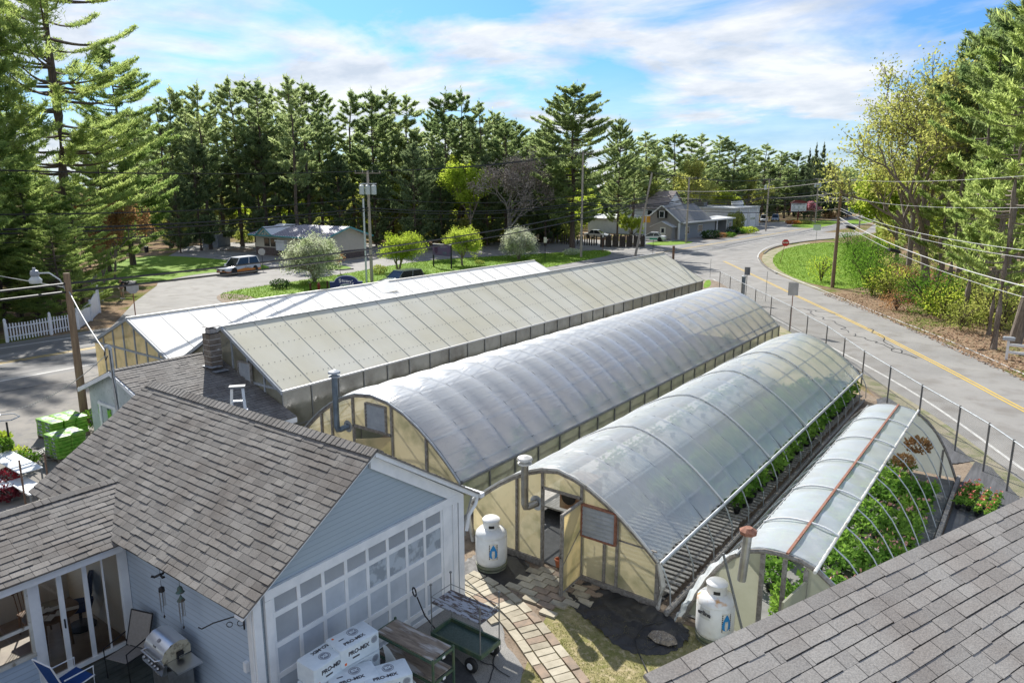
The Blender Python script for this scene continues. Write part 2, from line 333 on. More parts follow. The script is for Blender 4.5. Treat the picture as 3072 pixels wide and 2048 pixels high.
def slope(mb, e0, e1, r0, r1, course=0.143, step=0.013, t=0.03, u0=None):
    """shingled slope: eave e0->e1, ridge r0->r1, one real overlapping strip per course"""
    e0, e1, r0, r1 = map(Vector, (e0, e1, r0, r1)); nrm = (e1 - e0).cross(r0 - e0).normalized()
    if nrm.z < 0: nrm = -nrm
    sl_ = ((r0 + r1) / 2 - (e0 + e1) / 2).length; n = max(1, round(sl_ / course)); ax = (e1 - e0).normalized()
    if mb.uv is None: mb.uv = [[(0, 0)] * len(f) for f in mb.f]
    row0 = random.randint(0, 40); up = ((r0 + r1) / 2 - (e0 + e1) / 2).normalized()
    for i in range(n):
        a = i / n; b = min(1.0, (i + 1.0) / n)
        A0 = e0.lerp(r0, a); A1 = e1.lerp(r1, a); B0 = e0.lerp(r0, b); B1 = e1.lerp(r1, b)
        ua0 = (A0 - e0).dot(ax); ua1 = (A1 - e0).dot(ax); ub0 = (B0 - e0).dot(ax); ub1 = (B1 - e0).dot(ax)
        y0 = (row0 + i) * 0.143 + 0.006; y1 = (row0 + i + 1) * 0.143 - 0.006; t0 = 0.0; W_ = max(.3, (A1 - A0).length)
        while t0 < 1:                      # laminated tabs: uneven length, thickness and lower edge
            t1 = min(1.0, t0 + random.uniform(.13, .42) / W_); t1 = 1.0 if t1 > .985 else t1
            st_ = step * random.choice((.35, .6, 1, 1.25)); dn = up * random.uniform(0, .016)
            p, q = A0.lerp(A1, t0) + dn, A0.lerp(A1, t1) + dn; r_, s_ = B0.lerp(B1, t0) + nrm * .001, B0.lerp(B1, t1) + nrm * .001
            u0_, u1_, v0_, v1_ = ua0 + (ua1 - ua0) * t0, ua0 + (ua1 - ua0) * t1, ub0 + (ub1 - ub0) * t0, ub0 + (ub1 - ub0) * t1; p2, q2 = p + nrm * st_, q + nrm * st_
            mb.quad(p2, q2, s_, r_); mb.uv.append([(u0_, y0), (u1_, y0), (v1_, y1), (v0_, y1)])
            mb.quad(p - nrm * .003, q - nrm * .003, q2, p2); mb.uv.append([(u0_, y0), (u1_, y0), (u1_, y0), (u0_, y0)])
            t0 = t1
    # underside and edges
    k = len(mb.f); D = nrm * t
    mb.quad(e0 - D, e1 - D, r1 - D, r0 - D); mb.quad(e0, e0 - D, r0 - D, r0); mb.quad(e1, r1, r1 - D, e1 - D); mb.quad(e0, e1, e1 - D, e0 - D)
    for f in mb.f[k:]: mb.uv.append([(0.1, 0.1)] * len(f))
def ridgecap(mb, p0, p1, wv, drop, seg=0.14):
    """row of folded cap shingles along a ridge"""
    p0 = Vector(p0); p1 = Vector(p1); L = (p1 - p0).length; n = int(L / seg); d = (p1 - p0).normalized(); wv = Vector(wv)
    if mb.uv is None: mb.uv = [[(0, 0)] * len(f) for f in mb.f]
    for i in range(n):
        a = p0 + d * (i * L / n); b = p0 + d * ((i + 1.05) * L / n); ua = Vector((0, 0, 0.022)); ub = Vector((0, 0, 0.012)); dz = Vector((0, 0, -drop))
        k = len(mb.f)
        mb.quad(a + wv + dz + ub, b + wv + dz + ua, b + ua, a + ub); mb.quad(a + ub, b + ua, b - wv + dz + ua, a - wv + dz + ub)
        mb.quad(b + wv + dz + ua, b + wv + dz - ub, b, b + ua); mb.quad(b + ua, b, b - wv + dz - ub, b - wv + dz + ua)
        for f in mb.f[k:]:
            u = (i // 3) * 0.31 + 0.08; mb.uv.append([(u, 0.04), (u + 0.1, 0.04), (u + 0.1, 0.11), (u, 0.11)])
def text(body, size, m, parent, loc, rot, name='lettering', ext=0.002, align='CENTER', shear=0, sx=1, bold=0.0):
    c = bpy.data.curves.new(name, 'FONT'); c.body = body; c.size = size; c.extrude = ext; c.align_x = align; c.align_y = 'CENTER'; c.shear = shear; c.offset = bold
    c.resolution_u = 3; tmp = bpy.data.objects.new('tmp', c); me = bpy.data.meshes.new_from_object(tmp); bpy.data.objects.remove(tmp); me.materials.clear(); me.materials.append(m)
    o = bpy.data.objects.new(name, me); COL.objects.link(o); o.parent = parent; o.location = loc; o.rotation_euler = rot; o.scale = (sx, 1, 1)
    return o
def sheet(name, pts, m, z, dens=None, uneven=0):
    mb = MB(); mb.poly([(p[0], p[1], z) for p in pts]); me = mb.build(name, m); tag(me, kind='structure')
    bm = bmesh.new(); bm.from_mesh(me.data); bmesh.ops.triangulate(bm, faces=bm.faces[:]); 
    for f in bm.faces:
        if f.normal.z < 0: f.normal_flip()
    bm.to_mesh(me.data); bm.free(); return me
def smoothpoly(pts, it=2):
    for _ in range(it):
        q = []
        for i in range(len(pts)):
            a = pts[i]; b = pts[(i + 1) % len(pts)]
            q += [(a[0] * .75 + b[0] * .25, a[1] * .75 + b[1] * .25), (a[0] * .25 + b[0] * .75, a[1] * .25 + b[1] * .75)]
        pts = q
    return pts
def smoothline(pts, it=2):
    for _ in range(it):
        q = [pts[0]]
        for a, b in zip(pts[:-1], pts[1:]):
            q += [(a[0] * .75 + b[0] * .25, a[1] * .75 + b[1] * .25), (a[0] * .25 + b[0] * .75, a[1] * .25 + b[1] * .75)]
        pts = q + [pts[-1]]
    return pts
def ribbon(mb, pts, wd, z):
    P = [Vector((p[0], p[1], 0)) for p in pts]; vs = []
    for i, p in enumerate(P):
        t = (P[min(i + 1, len(P) - 1)] - P[max(i - 1, 0)]).normalized(); nn = Vector((-t.y, t.x, 0)) * (wd / 2)
        vs += [(p.x + nn.x, p.y + nn.y, z), (p.x - nn.x, p.y - nn.y, z)]
    return mb.add(vs, [(2 * i, 2 * i + 1, 2 * i + 3, 2 * i + 2) for i in range(len(P) - 1)])
# ================= ground, roads, lawns =================
def groundmat():
    m, n, o = newmat('forest_ground'); L = n.links.new
    g = n.nodes.new('ShaderNodeNewGeometry')
    def noise(s, d=5, r=.6):
        z = n.nodes.new('ShaderNodeTexNoise'); z.inputs['Scale'].default_value = s; z.inputs['Detail'].default_value = d; z.inputs['Roughness'].default_value = r; L(g.outputs['Position'], z.inputs[0]); return z.outputs['Fac']
    def mx(f, a, b, lo, hi):
        r = n.nodes.new('ShaderNodeMapRange'); r.inputs[1].default_value = lo; r.inputs[2].default_value = hi; L(f, r.inputs[0])
        x = n.nodes.new('ShaderNodeMix'); x.data_type = 'RGBA'; L(r.outputs[0], x.inputs[0])
        for i, q in ((6, a), (7, b)):
            if isinstance(q, tuple): x.inputs[i].default_value = col4(q)
            else: L(q, x.inputs[i])
        return x.outputs[2]
    a = mx(noise(2.2, 8, .7), (0.19, 0.13, 0.08), (0.33, 0.25, 0.17), .35, .65)
    a = mx(noise(14, 3), a, (0.10, 0.055, 0.03), .56, .7)
    b = mx(noise(5, 6), (0.10, 0.13, 0.03), (0.17, 0.18, 0.06), .4, .6)
    c = mx(noise(0.22, 5), a, b, .50, .60)
    p = n.nodes.new('ShaderNodeBsdfDiffuse'); L(c, p.inputs[0])
    bp = n.nodes.new('ShaderNodeBump'); bp.inputs['Strength'].default_value = .8; bp.inputs['Distance'].default_value = .05; L(noise(7, 5), bp.inputs['Height']); L(bp.outputs[0], p.inputs['Normal'])
    L(p.outputs[0], o.inputs[0]); return m
GROUND = groundmat()
ASPH = mat('asphalt_grey', (0.195, 0.187, 0.175), 0.85, (0.15, 0.145, 0.137), 0.35, bump=0.25, bscale=60, c3=(0.27, 0.262, 0.245), s3=1.2, p3=(.5, .7), coord='Object', stretch=(1, .10, 1))
ASPHT = mat('asphalt_pale', (0.275, 0.262, 0.24), 0.9, (0.215, 0.206, 0.19), 0.3, bump=0.2, bscale=50, c3=(0.19, 0.175, 0.155), s3=.9, p3=(.5, .7), stretch=(1, 1, 1))
ASPHY = mat('asphalt_yard', (0.255, 0.235, 0.205), 0.9, (0.175, 0.165, 0.15), 0.6, bump=0.3, bscale=50, c3=(0.15, 0.145, 0.14), s3=2.2, p3=(.55, .7))
ASPHN = mat('asphalt_worn', (0.22, 0.215, 0.20), 0.9, (0.30, 0.285, 0.26), 1.6, bump=0.5, bscale=70, c3=(0.10, 0.10, 0.10), s3=55, p3=(.52, .66))
GRASS = mat('lawn_green', (0.125, 0.235, 0.018), 0.9, (0.20, 0.30, 0.035), 0.5, bump=0.9, bscale=12, spec=.1, c3=(0.07, 0.13, 0.014), s3=5, p3=(.5, .72))
YGRASS = mat('straw_lawn', (0.30, 0.25, 0.13), 0.95, (0.17, 0.17, 0.055), 2.4, bump=0.9, bscale=30, spec=.1, c3=(0.40, 0.33, 0.20), s3=9, p3=(.52, .68), detail=8)
DIRT = mat('bare_soil', (0.17, 0.125, 0.085), 0.95, (0.27, 0.21, 0.15), 1.4, bump=0.8, bscale=18, c3=(0.09, 0.065, 0.045), s3=12, p3=(.55, .7))
SAND = mat('sandy_verge', (0.34, 0.29, 0.20), 0.95, (0.22, 0.21, 0.11), 1.1, bump=0.5, bscale=18, c3=(0.17, 0.18, 0.07), s3=1.3, p3=(.5, .62))
GRAVEL = mat('gravel', (0.30, 0.24, 0.17), 0.9, (0.12, 0.10, 0.08), 16, bump=1.0, bscale=30, c3=(0.48, 0.42, 0.34), s3=34, p3=(.58, .66))
PLINE = mat('line_white', (0.62, 0.61, 0.57), 0.7, (0.42, 0.41, 0.38), 3)
YLINE = mat('line_yellow', (0.60, 0.40, 0.06), 0.7, (0.48, 0.34, 0.10), 3)
TAR = mat('tar', (0.035, 0.035, 0.037), 0.6)
gp = MB(); gp.quad((-3000, -800, 0), (3000, -800, 0), (3000, 4500, 0), (-3000, 4500, 0)); struct('ground', gp, GROUND)
Z1, Z2, Z3, Z4, Z5 = 0.006, 0.012, 0.018, 0.024, 0.030
def gxy(l): return [G(*q)[:2] for q in l]
# main road runs along +Y far beyond the greenhouses
main = [(-48.6, -120), (-38.4, -120), (-38.4, 120), (-37.0, 150), (-36.5, 175), (-38.5, 250), (-44, 340), (-60, 500), (-73, 500), (-55, 340), (-49.5, 250), (-48.6, 150)]
sheet('main_road', main, ASPH, Z1)
sheet('yard_paving', [(-38.4, -60), (-21, -60), (-19.0, 2), (-18.5, 15.2), (-33.4, 15.2), (-33.4, 90), (-38.4, 90)], ASPHY, Z1)
edgeN = gxy([(3400, 1690), (3072, 1452), (2880, 1300), (2700, 1182), (2500, 1072), (2350, 985), (2250, 920), (2190, 878), (2150, 850), (2110, 838)])
edgeF = gxy([(2500, 716), (2420, 722), (2340, 734), (2292, 750), (2272, 768), (2285, 795), (2330, 822), (2400, 850), (2520, 895), (2660, 955), (2850, 1035), (3072, 1140), (3400, 1300)])
edgeN = smoothline(edgeN); edgeF = smoothline(edgeF)
side = edgeN + [(-23.2, 53.5), (-34, 53.5), (-38.4, 60), (-38.4, 150), (-37, 153), G(2590, 697)[:2]] + edgeF
sheet('side_road', side, ASPHT, Z2)
# far forecourt the road opens on to
sheet('far_forecourt', gxy([(2500, 716), (2590, 697), (2640, 660), (2620, 628), (2700, 622), (3100, 640), (3200, 700), (2900, 700), (2650, 694)]), ASPHT, Z1)
lot = gxy([(330, 985), (405, 905), (470, 858), (505, 768), (560, 740), (700, 727), (1030, 727), (1250, 738), (1400, 734), (1560, 722), (1700, 716), (1850, 722), (1905, 735), (1960, 735)])
sheet('parking_lot', lot + [(-48.6, 110), (-48.6, 30), (-49.5, 26)], ASPHT, Z2)
sheet('house_forecourt', gxy([(1900, 700), (2130, 688), (2260, 668), (2460, 662), (2480, 672), (2300, 694), (2100, 728), (1960, 738), (1880, 726)]), ASPHT, Z2)
lawnA = smoothpoly(gxy([(690, 905), (655, 893), (668, 878), (760, 862), (1000, 828), (1250, 783), (1500, 768), (1700, 757), (1800, 750), (1835, 755), (1832, 766), (1760, 780), (1640, 803), (1350, 850), (1000, 905), (800, 935)]))
sheet('verge_grass', lawnA, GRASS, Z4)
dA = smoothpoly(gxy([(645, 893), (665, 880), (740, 885), (800, 905), (900, 925), (820, 948), (720, 928), (668, 910)]), 2)
sheet('bare_verge', dA, DIRT, Z5)
lawnB = smoothpoly(gxy([(230, 850), (330, 790), (420, 768), (520, 768), (640, 776), (770, 790), (815, 802), (790, 812), (690, 812), (560, 826), (470, 850), (400, 848), (330, 858)]))
sheet('left_lawn', lawnB, GRASS, Z4)
lawnC = smoothpoly(gxy([(2312, 778), (2345, 748), (2420, 732), (2500, 726), (2620, 740), (2660, 800), (2640, 850), (2560, 868), (2480, 862), (2400, 842), (2335, 812)]))
sheet('corner_lawn', lawnC, GRASS, Z4)
sheet('corner_verge', smoothpoly(gxy([(2282, 785), (2290, 760), (2330, 744), (2420, 726), (2440, 734), (2360, 760), (2330, 790), (2380, 835), (2480, 868), (2440, 866), (2340, 825)])), SAND, Z3)
for k, pl in enumerate([[(940, 800), (975, 792), (1040, 798), (1060, 806), (1000, 812), (950, 808)], [(665, 750), (720, 744), (765, 745), (765, 756), (700, 754)],
                        [(2360, 680), (2400, 668), (2480, 660), (2530, 664), (2500, 674), (2440, 686)], [(2530, 662), (2600, 655), (2640, 662), (2560, 676)]]):
    sheet(['island_grass', 'mulch_bed', 'sign_island', 'far_island'][k], smoothpoly(gxy(pl)), [GRASS, DIRT, GRASS, GRASS][k], Z4)
sheet('house_grass', smoothpoly(gxy([(1925, 732), (1960, 726), (2060, 722), (2090, 728), (2000, 738)])), GRASS, Z4)
sheet('flower_strip', smoothpoly(gxy([(2100, 716), (2160, 706), (2230, 698), (2262, 700), (2200, 712), (2120, 722)])), DIRT, Z4)
# verge strip and soil between the chain link fence and the road
fn = [(-23.2, 53.5)] + [(p[0] - .0, p[1]) for p in edgeN[::-1]]
sheet('verge_soil', edgeN[::-1] + [(8, 2), (-1.5, 14), (-1.5, 28), (-5, 33), (-9, 42), (-16, 50), (-20.4, 53), (-23.2, 53.5)], DIRT, Z2 + .002)
off = [(p[0] - 0.62, p[1] - 0.75) for p in edgeN]
sheet('sandy_edge', edgeN + off[::-1], SAND, Z3)
sheet('corner_soil', smoothpoly(gxy([(2112, 868), (2120, 838), (2150, 842), (2190, 868), (2230, 900), (2190, 915), (2120, 900)])), DIRT, Z4)
sheet('corner_tuft', smoothpoly(gxy([(2108, 866), (2114, 845), (2128, 838), (2135, 850), (2128, 862)])), GRASS, Z5)
mb = MB()
mb.tube([(*G(*q)[:2], .05) for q in [(1990, 744), (1985, 735)]], .02)
# yard round the greenhouses
sheet('yard_ground', [(-20, -10), (12, -10), (3, 14), (-1.0, 30), (-5.2, 33.6), (-11.5, 42), (-19.5, 51.5), (-27, 51.5), (-27, 14.3), (-20, 14.3)], DIRT, Z1)
sheet('yard_grass', smoothpoly([(-8.0, 12.7), (-7.0, 12.6), (-5.6, 13.1), (-4.6, 13.2), (-3.0, 13.0), (-1.5, 9.5), (-2, 4), (-6.5, 4), (-6.9, 9.6), (-7.5, 10.9)], 1), YGRASS, Z2)
sheet('gravel_strip', [(-5.75, 13.1), (-5.25, 12.9), (-5.2, 25.8), (-5.4, 27), (-5.75, 33)], GRAVEL, Z3)
ap = smoothpoly([(-10, 10.55), (-9.6, 10.7), (-8.6, 11.05), (-8.15, 10.75), (-7.85, 10.35), (-7.45, 10.2), (-7.0, 9.9), (-6.6, 8.6), (-6.3, 3), (-10, 3)], 1)
sheet('apron', ap, ASPHN, Z3)
DASPH = mat('asphalt_dark', (0.045, 0.047, 0.05), 0.8, (0.075, 0.075, 0.075), 6, bump=.5, bscale=60)
sheet('apron_patch', smoothpoly([(-9.6, 9.0), (-8.6, 9.55), (-7.6, 9.2), (-7.25, 8.8), (-6.9, 8.2), (-7.2, 6), (-9.6, 5)], 1), DASPH, Z4)
# road markings
def mark(name, lines, wd, m, z):
    mb = MB()
    for l in lines: ribbon(mb, l, wd, z)
    return struct(name, mb, m)
mark('road_line_white', [[(-47.2, y) for y in (-60, 60)], [(-39.1, -60), (-39.1, 62)], [(-40.2, 96), (-40.0, 150), (-39.6, 175), (-41.5, 250), (-47, 340)]], .16, PLINE, Z2)
mark('road_line_yellow', [[(-43.0, -60), (-43.0, 66)], [(-43.3, -60), (-43.3, 66)], [(-43.3, 92), (-43.2, 150), (-43.0, 175), (-45, 250), (-51, 340)], [(-43.65, 92), (-43.55, 150), (-43.35, 175), (-45.35, 250)]], .13, YLINE, Z2)
wl = smoothline(gxy([(3400, 1640), (3072, 1413), (2880, 1270), (2700, 1152), (2500, 1045), (2340, 966), (2240, 905), (2180, 866), (2140, 838)]))
wr = smoothline(gxy([(3400, 1270), (3072, 1123), (2850, 1022), (2650, 945), (2510, 888), (2400, 845), (2325, 815), (2282, 790), (2270, 768), (2290, 746), (2340, 729), (2420, 718), (2520, 706), (2560, 702)]))
mark('side_road_line_white', [wl, wr, gxy([(2180, 782), (2278, 788)])], .13, PLINE, Z3 + .004)
yl = smoothline(gxy([(3400, 1395), (3072, 1233), (2850, 1112), (2600, 985), (2400, 893), (2260, 826), (2172, 784)]))
mark('side_road_line_yellow', [[(p[0] - .12, p[1]) for p in yl], [(p[0] + .12, p[1]) for p in yl]], .11, YLINE, Z3 + .004)
def wob(a, b, n=14, amp=.35):
    return [(a[0] + (b[0] - a[0]) * i / n + random.uniform(-amp, amp), a[1] + (b[1] - a[1]) * i / n + random.uniform(-amp, amp)) for i in range(n + 1)]
cracks = [wob(G(2420, 925)[:2], G(2560, 1000)[:2], 14, .45), wob(G(2560, 1000)[:2], G(2740, 1075)[:2], 16, .4), wob(G(2600, 985)[:2], G(2720, 1060)[:2], 12, .3), wob(G(2870, 1035)[:2], G(2960, 1070)[:2], 6, .2),
          wob(G(2040, 735)[:2], G(2200, 752)[:2], 8, .4), wob(G(2100, 730)[:2], G(2230, 720)[:2], 8, .4), wob(G(1900, 760)[:2], G(2180, 745)[:2], 10, .3),
          wob((-37.3, 6), (-36.2, 24), 12, .25), wob((-46.5, 10), (-41.5, 16), 8, .2), wob((-44, 12), (-40.5, 15.6), 6, .2), wob(G(2430, 930)[:2], G(2520, 945)[:2], 9, .3)]
mark('road_crack', [smoothline(c, 1) for c in cracks], .06, TAR, Z3 + .008)
mark('apron_crack', [smoothline(wob((-9.0, 9.9), (-7.2, 9.6), 10, .08), 1), smoothline(wob((-7.9, 10.3), (-7.3, 9.0), 8, .06), 1)], .025, TAR, Z4 + .006)
# kerbs
KERB = mat('kerb_dark', (0.10, 0.09, 0.08), .9, (0.2, 0.19, 0.17), 4)
for nm, pl in (('kerb', [(2292, 762), (2310, 747), (2345, 737), (2420, 724), (2500, 717)]), ('kerb', [(938, 806), (1000, 813), (1060, 808)]), ('kerb', [(660, 752), (700, 757), (766, 759)]), ('kerb', [(2275, 775), (2290, 798), (2330, 822)])):
    k = MB(); pts = smoothline(gxy(pl)); 
    for a, b in zip(pts[:-1], pts[1:]): k.bar((a[0], a[1], .06), (b[0], b[1], .06), .16, .13)
    struct(nm, k, KERB)
# brick-like paver path
PAVE = [mat('paver_buff', (0.46, 0.41, 0.31), .85, (0.34, 0.30, 0.22), 3.5, bump=.3, bscale=30), mat('paver_grey', (0.38, 0.335, 0.25), .9, (0.27, 0.235, 0.17), 4, bump=.3, bscale=30),
        mat('paver_red', (0.33, 0.24, 0.17), .9, (0.20, 0.16, 0.12), 4, bump=.3, bscale=30)]
pv = MB()
def brick(x, y, a, l=.40, w_=.20, z=0.03):
    pv.cm = random.choice([0, 0, 0, 1, 1, 2]); pv.rbox((x, y, z + random.uniform(-.006, .006)), (l - .014, w_ - .014, .06), a + random.uniform(-.02, .02), 0, .97)
path = smoothline([G(1395, 1740)[:2], G(1452, 1768)[:2], G(1530, 1830)[:2], G(1590, 1900)[:2], G(1640, 1970)[:2], G(1700, 2048)[:2], G(1740, 2110)[:2]], 3)
acc = 0
segs = []
for a, b in zip(path[:-1], path[1:]):
    d = math.dist(a, b); segs.append((acc, d, a, b)); acc += d
def at_s(s):
    for s0, d, a, b in segs:
        if s <= s0 + d: t = (s - s0) / d; return (a[0] + (b[0] - a[0]) * t, a[1] + (b[1] - a[1]) * t, math.atan2(b[1] - a[1], b[0] - a[0]))
    return (*segs[-1][3], math.atan2(segs[-1][3][1] - segs[-1][2][1], segs[-1][3][0] - segs[-1][2][0]))
s_ = 0.0
while s_ < acc:
    x, y, a = at_s(s_); nx, ny = -math.sin(a), math.cos(a)
    brick(x + nx * .0, y + ny * .0, a + R(90)); s_ += .205
s_ = 0.1
while s_ < acc:
    x, y, a = at_s(s_); nx, ny = -math.sin(a), math.cos(a)
    brick(x + nx * .31, y + ny * .31, a); brick(x - nx * .31, y - ny * .31, a)
    if s_ < acc * .4: brick(x - nx * .52, y - ny * .52, a)
    s_ += .41
for i in range(6):
    for j in range(9):
        x = -9.55 + i * .405 + (.2 if j % 2 else 0); y = 11.55 + j * .205
        px = min(math.hypot(x - q[0], y - q[1]) for q in path)
        if px < .5 or (x < -9.0 and y > 11.9) or y > 13.25 or y < 11.6 - (x + 9.5) * .0: continue
        if x > -7.6 and y < 12.2 + (x + 7.6): continue
        brick(x, y, R(4))
tag(pv.build('path', PAVE), kind='structure')
# ================= the blue house: garage, sunroom wing =================
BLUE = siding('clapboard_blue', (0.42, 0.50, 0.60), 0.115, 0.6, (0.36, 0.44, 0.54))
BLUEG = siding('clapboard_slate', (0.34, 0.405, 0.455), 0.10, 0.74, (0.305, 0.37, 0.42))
PANE = mat('painted_pane', (0.27, 0.305, 0.34), 0.35, (0.43, 0.48, 0.53), 2.6, lo=.46, hi=.54, detail=3)
PANE2 = mat('painted_pane_pale', (0.41, 0.455, 0.51), 0.35, (0.49, 0.535, 0.59), 2.0, detail=3)
def glass(name, tint=(0.8, 0.85, 0.85), refl=0.06):
    m, n, o = newmat(name); MATS[name] = m; L = n.links.new
    t = n.nodes.new('ShaderNodeBsdfTransparent'); t.inputs[0].default_value = col4(tint); g = n.nodes.new('ShaderNodeBsdfGlossy'); g.inputs['Roughness'].default_value = 0.02
    f = n.nodes.new('ShaderNodeFresnel'); f.inputs[0].default_value = 1.5; a = n.nodes.new('ShaderNodeMath'); a.operation = 'ADD'; L(f.outputs[0], a.inputs[0]); a.inputs[1].default_value = refl
    s = n.nodes.new('ShaderNodeMixShader'); L(a.outputs[0], s.inputs[0]); L(t.outputs[0], s.inputs[1]); L(g.outputs[0], s.inputs[2]); L(s.outputs[0], o.inputs[0]); return m
GLASS = glass('window_glass')
DGLASS = mat('dark_glass', (0.02, 0.025, 0.03), 0.08, spec=.8)
house = thing('house', 'pale blue house with brown shingled garage gable and glazed sunroom wing', 'house', (-13, 8.6, 0))
def P(mb, name, m, parent, **k):            # build in place coordinates under a thing that is not at the origin
    o = mb.build(name, m, parent, **k); o.matrix_parent_inverse = Matrix.Translation(parent.location).inverted() if parent.type == 'EMPTY' and parent.parent is None else Matrix.Identity(4); return o
def sub(mb, name, m, part, **k): return mb.build(name, m, part, **k)
YE0, YE1, ZE, YR, ZR = 5.68, 11.55, 2.42, 8.6, 4.30
rf = MB()
slope(rf, (-17.45, YE0, ZE), (-9.42, YE0, ZE), (-17.45, YR, ZR), (-9.42, YR, ZR))
slope(rf, (-9.42, YE1, ZE), (-17.45, YE1, ZE), (-9.42, YR, ZR), (-17.45, YR, ZR))
slope(rf, (-13.5, 0.6, 2.36), (-13.5, 5.75, 2.36), (-15.2, 0.6, 3.0), (-15.2, 6.62, 3.0))
slope(rf, (-16.9, 5.75, 2.36), (-16.9, 0.6, 2.36), (-15.2, 6.62, 3.0), (-15.2, 0.6, 3.0))
ridgecap(rf, (-17.45, YR, ZR + .01), (-9.42, YR, ZR + .01), (0, .16, 0), .095)
ridgecap(rf, (-15.2, 0.6, 3.01), (-15.2, 6.7, 3.01), (.13, 0, 0), .05)
P(rf, 'roof', SHING, house)
# walls
wl_ = MB()
wl_.slab([(-9.67, 6.0, 0), (-9.67, 11.2, 0), (-9.67, 11.2, 2.52), (-9.67, YR, 4.20), (-9.67, 6.0, 2.52)], .1)
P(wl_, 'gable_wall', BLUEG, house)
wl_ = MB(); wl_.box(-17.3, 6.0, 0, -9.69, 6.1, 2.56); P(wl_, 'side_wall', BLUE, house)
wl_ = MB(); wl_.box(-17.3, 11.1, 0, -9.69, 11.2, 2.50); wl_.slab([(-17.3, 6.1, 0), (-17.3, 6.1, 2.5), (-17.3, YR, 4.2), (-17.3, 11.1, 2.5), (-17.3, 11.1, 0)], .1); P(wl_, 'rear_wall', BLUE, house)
# trim
tr = MB()
def rake(mb, x, y0, z0, y1, z1, th, d):     # barge board under a sloping roof edge
    mb.add([(x, y0, z0), (x, y1, z1), (x, y1, z1 - d), (x, y0, z0 - d), (x + th, y0, z0), (x + th, y1, z1), (x + th, y1, z1 - d), (x + th, y0, z0 - d)],
           [(0, 1, 2, 3), (7, 6, 5, 4), (0, 4, 5, 1), (1, 5, 6, 2), (2, 6, 7, 3), (3, 7, 4, 0)])
rake(tr, -9.66, YE0, ZE - .04, YR, ZR - .04, .22, .035)
rake(tr, -9.65, YE1, ZE - .035, YR, ZR - .035, .19, .10)
rake(tr, -9.655, YE1 - .35, ZE + .06, YR, ZR - .135, .05, .26)
tr.box(-9.66, 5.98, 0, -9.615, 6.13, 2.52); tr.box(-9.66, 11.05, 0, -9.61, 11.22, 2.46)
tr.box(-9.78, 5.955, 0, -9.665, 5.998, 2.45)
tr.box(-9.66, 6.20, 0, -9.60, 6.33, 2.36); tr.box(-9.66, 10.86, 0, -9.60, 11.0, 2.46); tr.box(-9.662, 6.20, 2.37, -9.595, 11.0, 2.545)
tr.box(-9.662, 10.56, 0, -9.62, 10.70, 2.37)
tr.slab([(-13.6, 0.6, 2.30), (-13.6, 5.85, 2.30), (-13.6, 5.85, 2.16), (-13.6, 0.6, 2.16)][::-1], .06)
P(tr, 'trim', WHITE, house)
gt = MB()
gt.box(-10.9, 11.56, 2.30, -9.40, 11.68, 2.40); gt.tube([(-9.55, 11.62, 2.33), (-9.5, 11.5, 2.18), (-9.55, 11.32, 1.95), (-9.58, 11.27, 1.6)], .04, 8)
P(gt, 'gutter', WHITE, house)
# garage door: four rows of eight painted panes, white stiles and rails
gd = MB(); gd.box(-9.668, 6.33, 0.02, -9.655, 10.86, 2.37); gdo = P(gd, 'garage_door', PANE2, house)
rows = [0.02, 0.30, 0.88, 1.46, 2.03, 2.37]; y0, y1 = 6.36, 10.52; cw = (y1 - y0) / 8
st = MB()
for i in range(9): st.box(-9.655, y0 + i * cw - .035, .02, -9.63, y0 + i * cw + .035, 2.37)
for z in rows[1:-1]: st.box(-9.657, y0, z - .05, -9.627, y1, z + .05)
st.box(-9.656, y0, .02, -9.633, y1, .12); st.box(-9.656, y1 + .035, .02, -9.64, 10.86, 2.37)
sub(st, 'door_grid', WHITE, gdo)
pn = MB()
for r in range(1, 5):
    for i in range(8):
        pn.cm = 2 if (r == 4 or (r == 3 and i < 2)) else (0 if r == 3 and i >= 4 else 1)
        pn.box(-9.656, y0 + i * cw + .035, rows[r] + .05, -9.650, y0 + (i + 1) * cw - .035, rows[r + 1] - (.05 if r < 4 else 0))
sub(pn, 'pane', [PANE, PANE2, mat('painted_pane_dark', (0.29, 0.315, 0.345), 0.35, (0.33, 0.355, 0.385), 1.5)], gdo)
# sunroom wing
FLOOR = mat('room_floor', (0.42, 0.33, 0.25), .4, (0.28, 0.21, 0.16), 2); ROOMW = mat('room_wall', (0.70, 0.66, 0.58), .8)
ww = MB(); ww.box(-13.93, 0.6, 0, -13.85, 4.26, .74); P(ww, 'wing_wall', BLUE, house)
rm = MB(); rm.box(-16.7, 0.6, 0, -16.6, 6.0, .9); rm.box(-16.7, 0.6, 2.05, -16.6, 6.0, 2.4); 
for a, b in ((0.6, 1.0), (2.7, 2.9), (4.6, 4.8), (5.7, 6.0)): rm.box(-16.7, a, .9, -16.6, b, 2.05)
rm.box(-16.6, 5.9, 0, -13.95, 6.0, 2.3); rm.box(-16.6, 0.5, 0, -13.85, 0.6, 2.3); P(rm, 'room_wall', ROOMW, house)
fl = MB(); fl.box(-16.6, 0.6, 0.0, -13.93, 5.9, .08); fl.box(-16.6, .6, 2.30, -13.9, 5.9, 2.33); P(fl, 'room_floor', FLOOR, house)
for y_ in (4.26, 5.84): fr = MB(); fr.box(-13.90, y_, 0, -13.82, y_ + .15, 2.16); P(fr, 'door_post', WHITE, house)
sd = MB()
for a, b in ((4.41, 4.44), (4.73, 4.82), (5.17, 5.25), (5.51, 5.54), (5.81, 5.84)): sd.box(-13.87, a, .16, -13.83, b, 2.12)
sd.box(-13.88, 4.41, .08, -13.80, 5.84, .16); sd.box(-13.88, 4.41, 2.12, -13.83, 5.84, 2.16)
sdo = P(sd, 'sliding_door', WHITE, house)
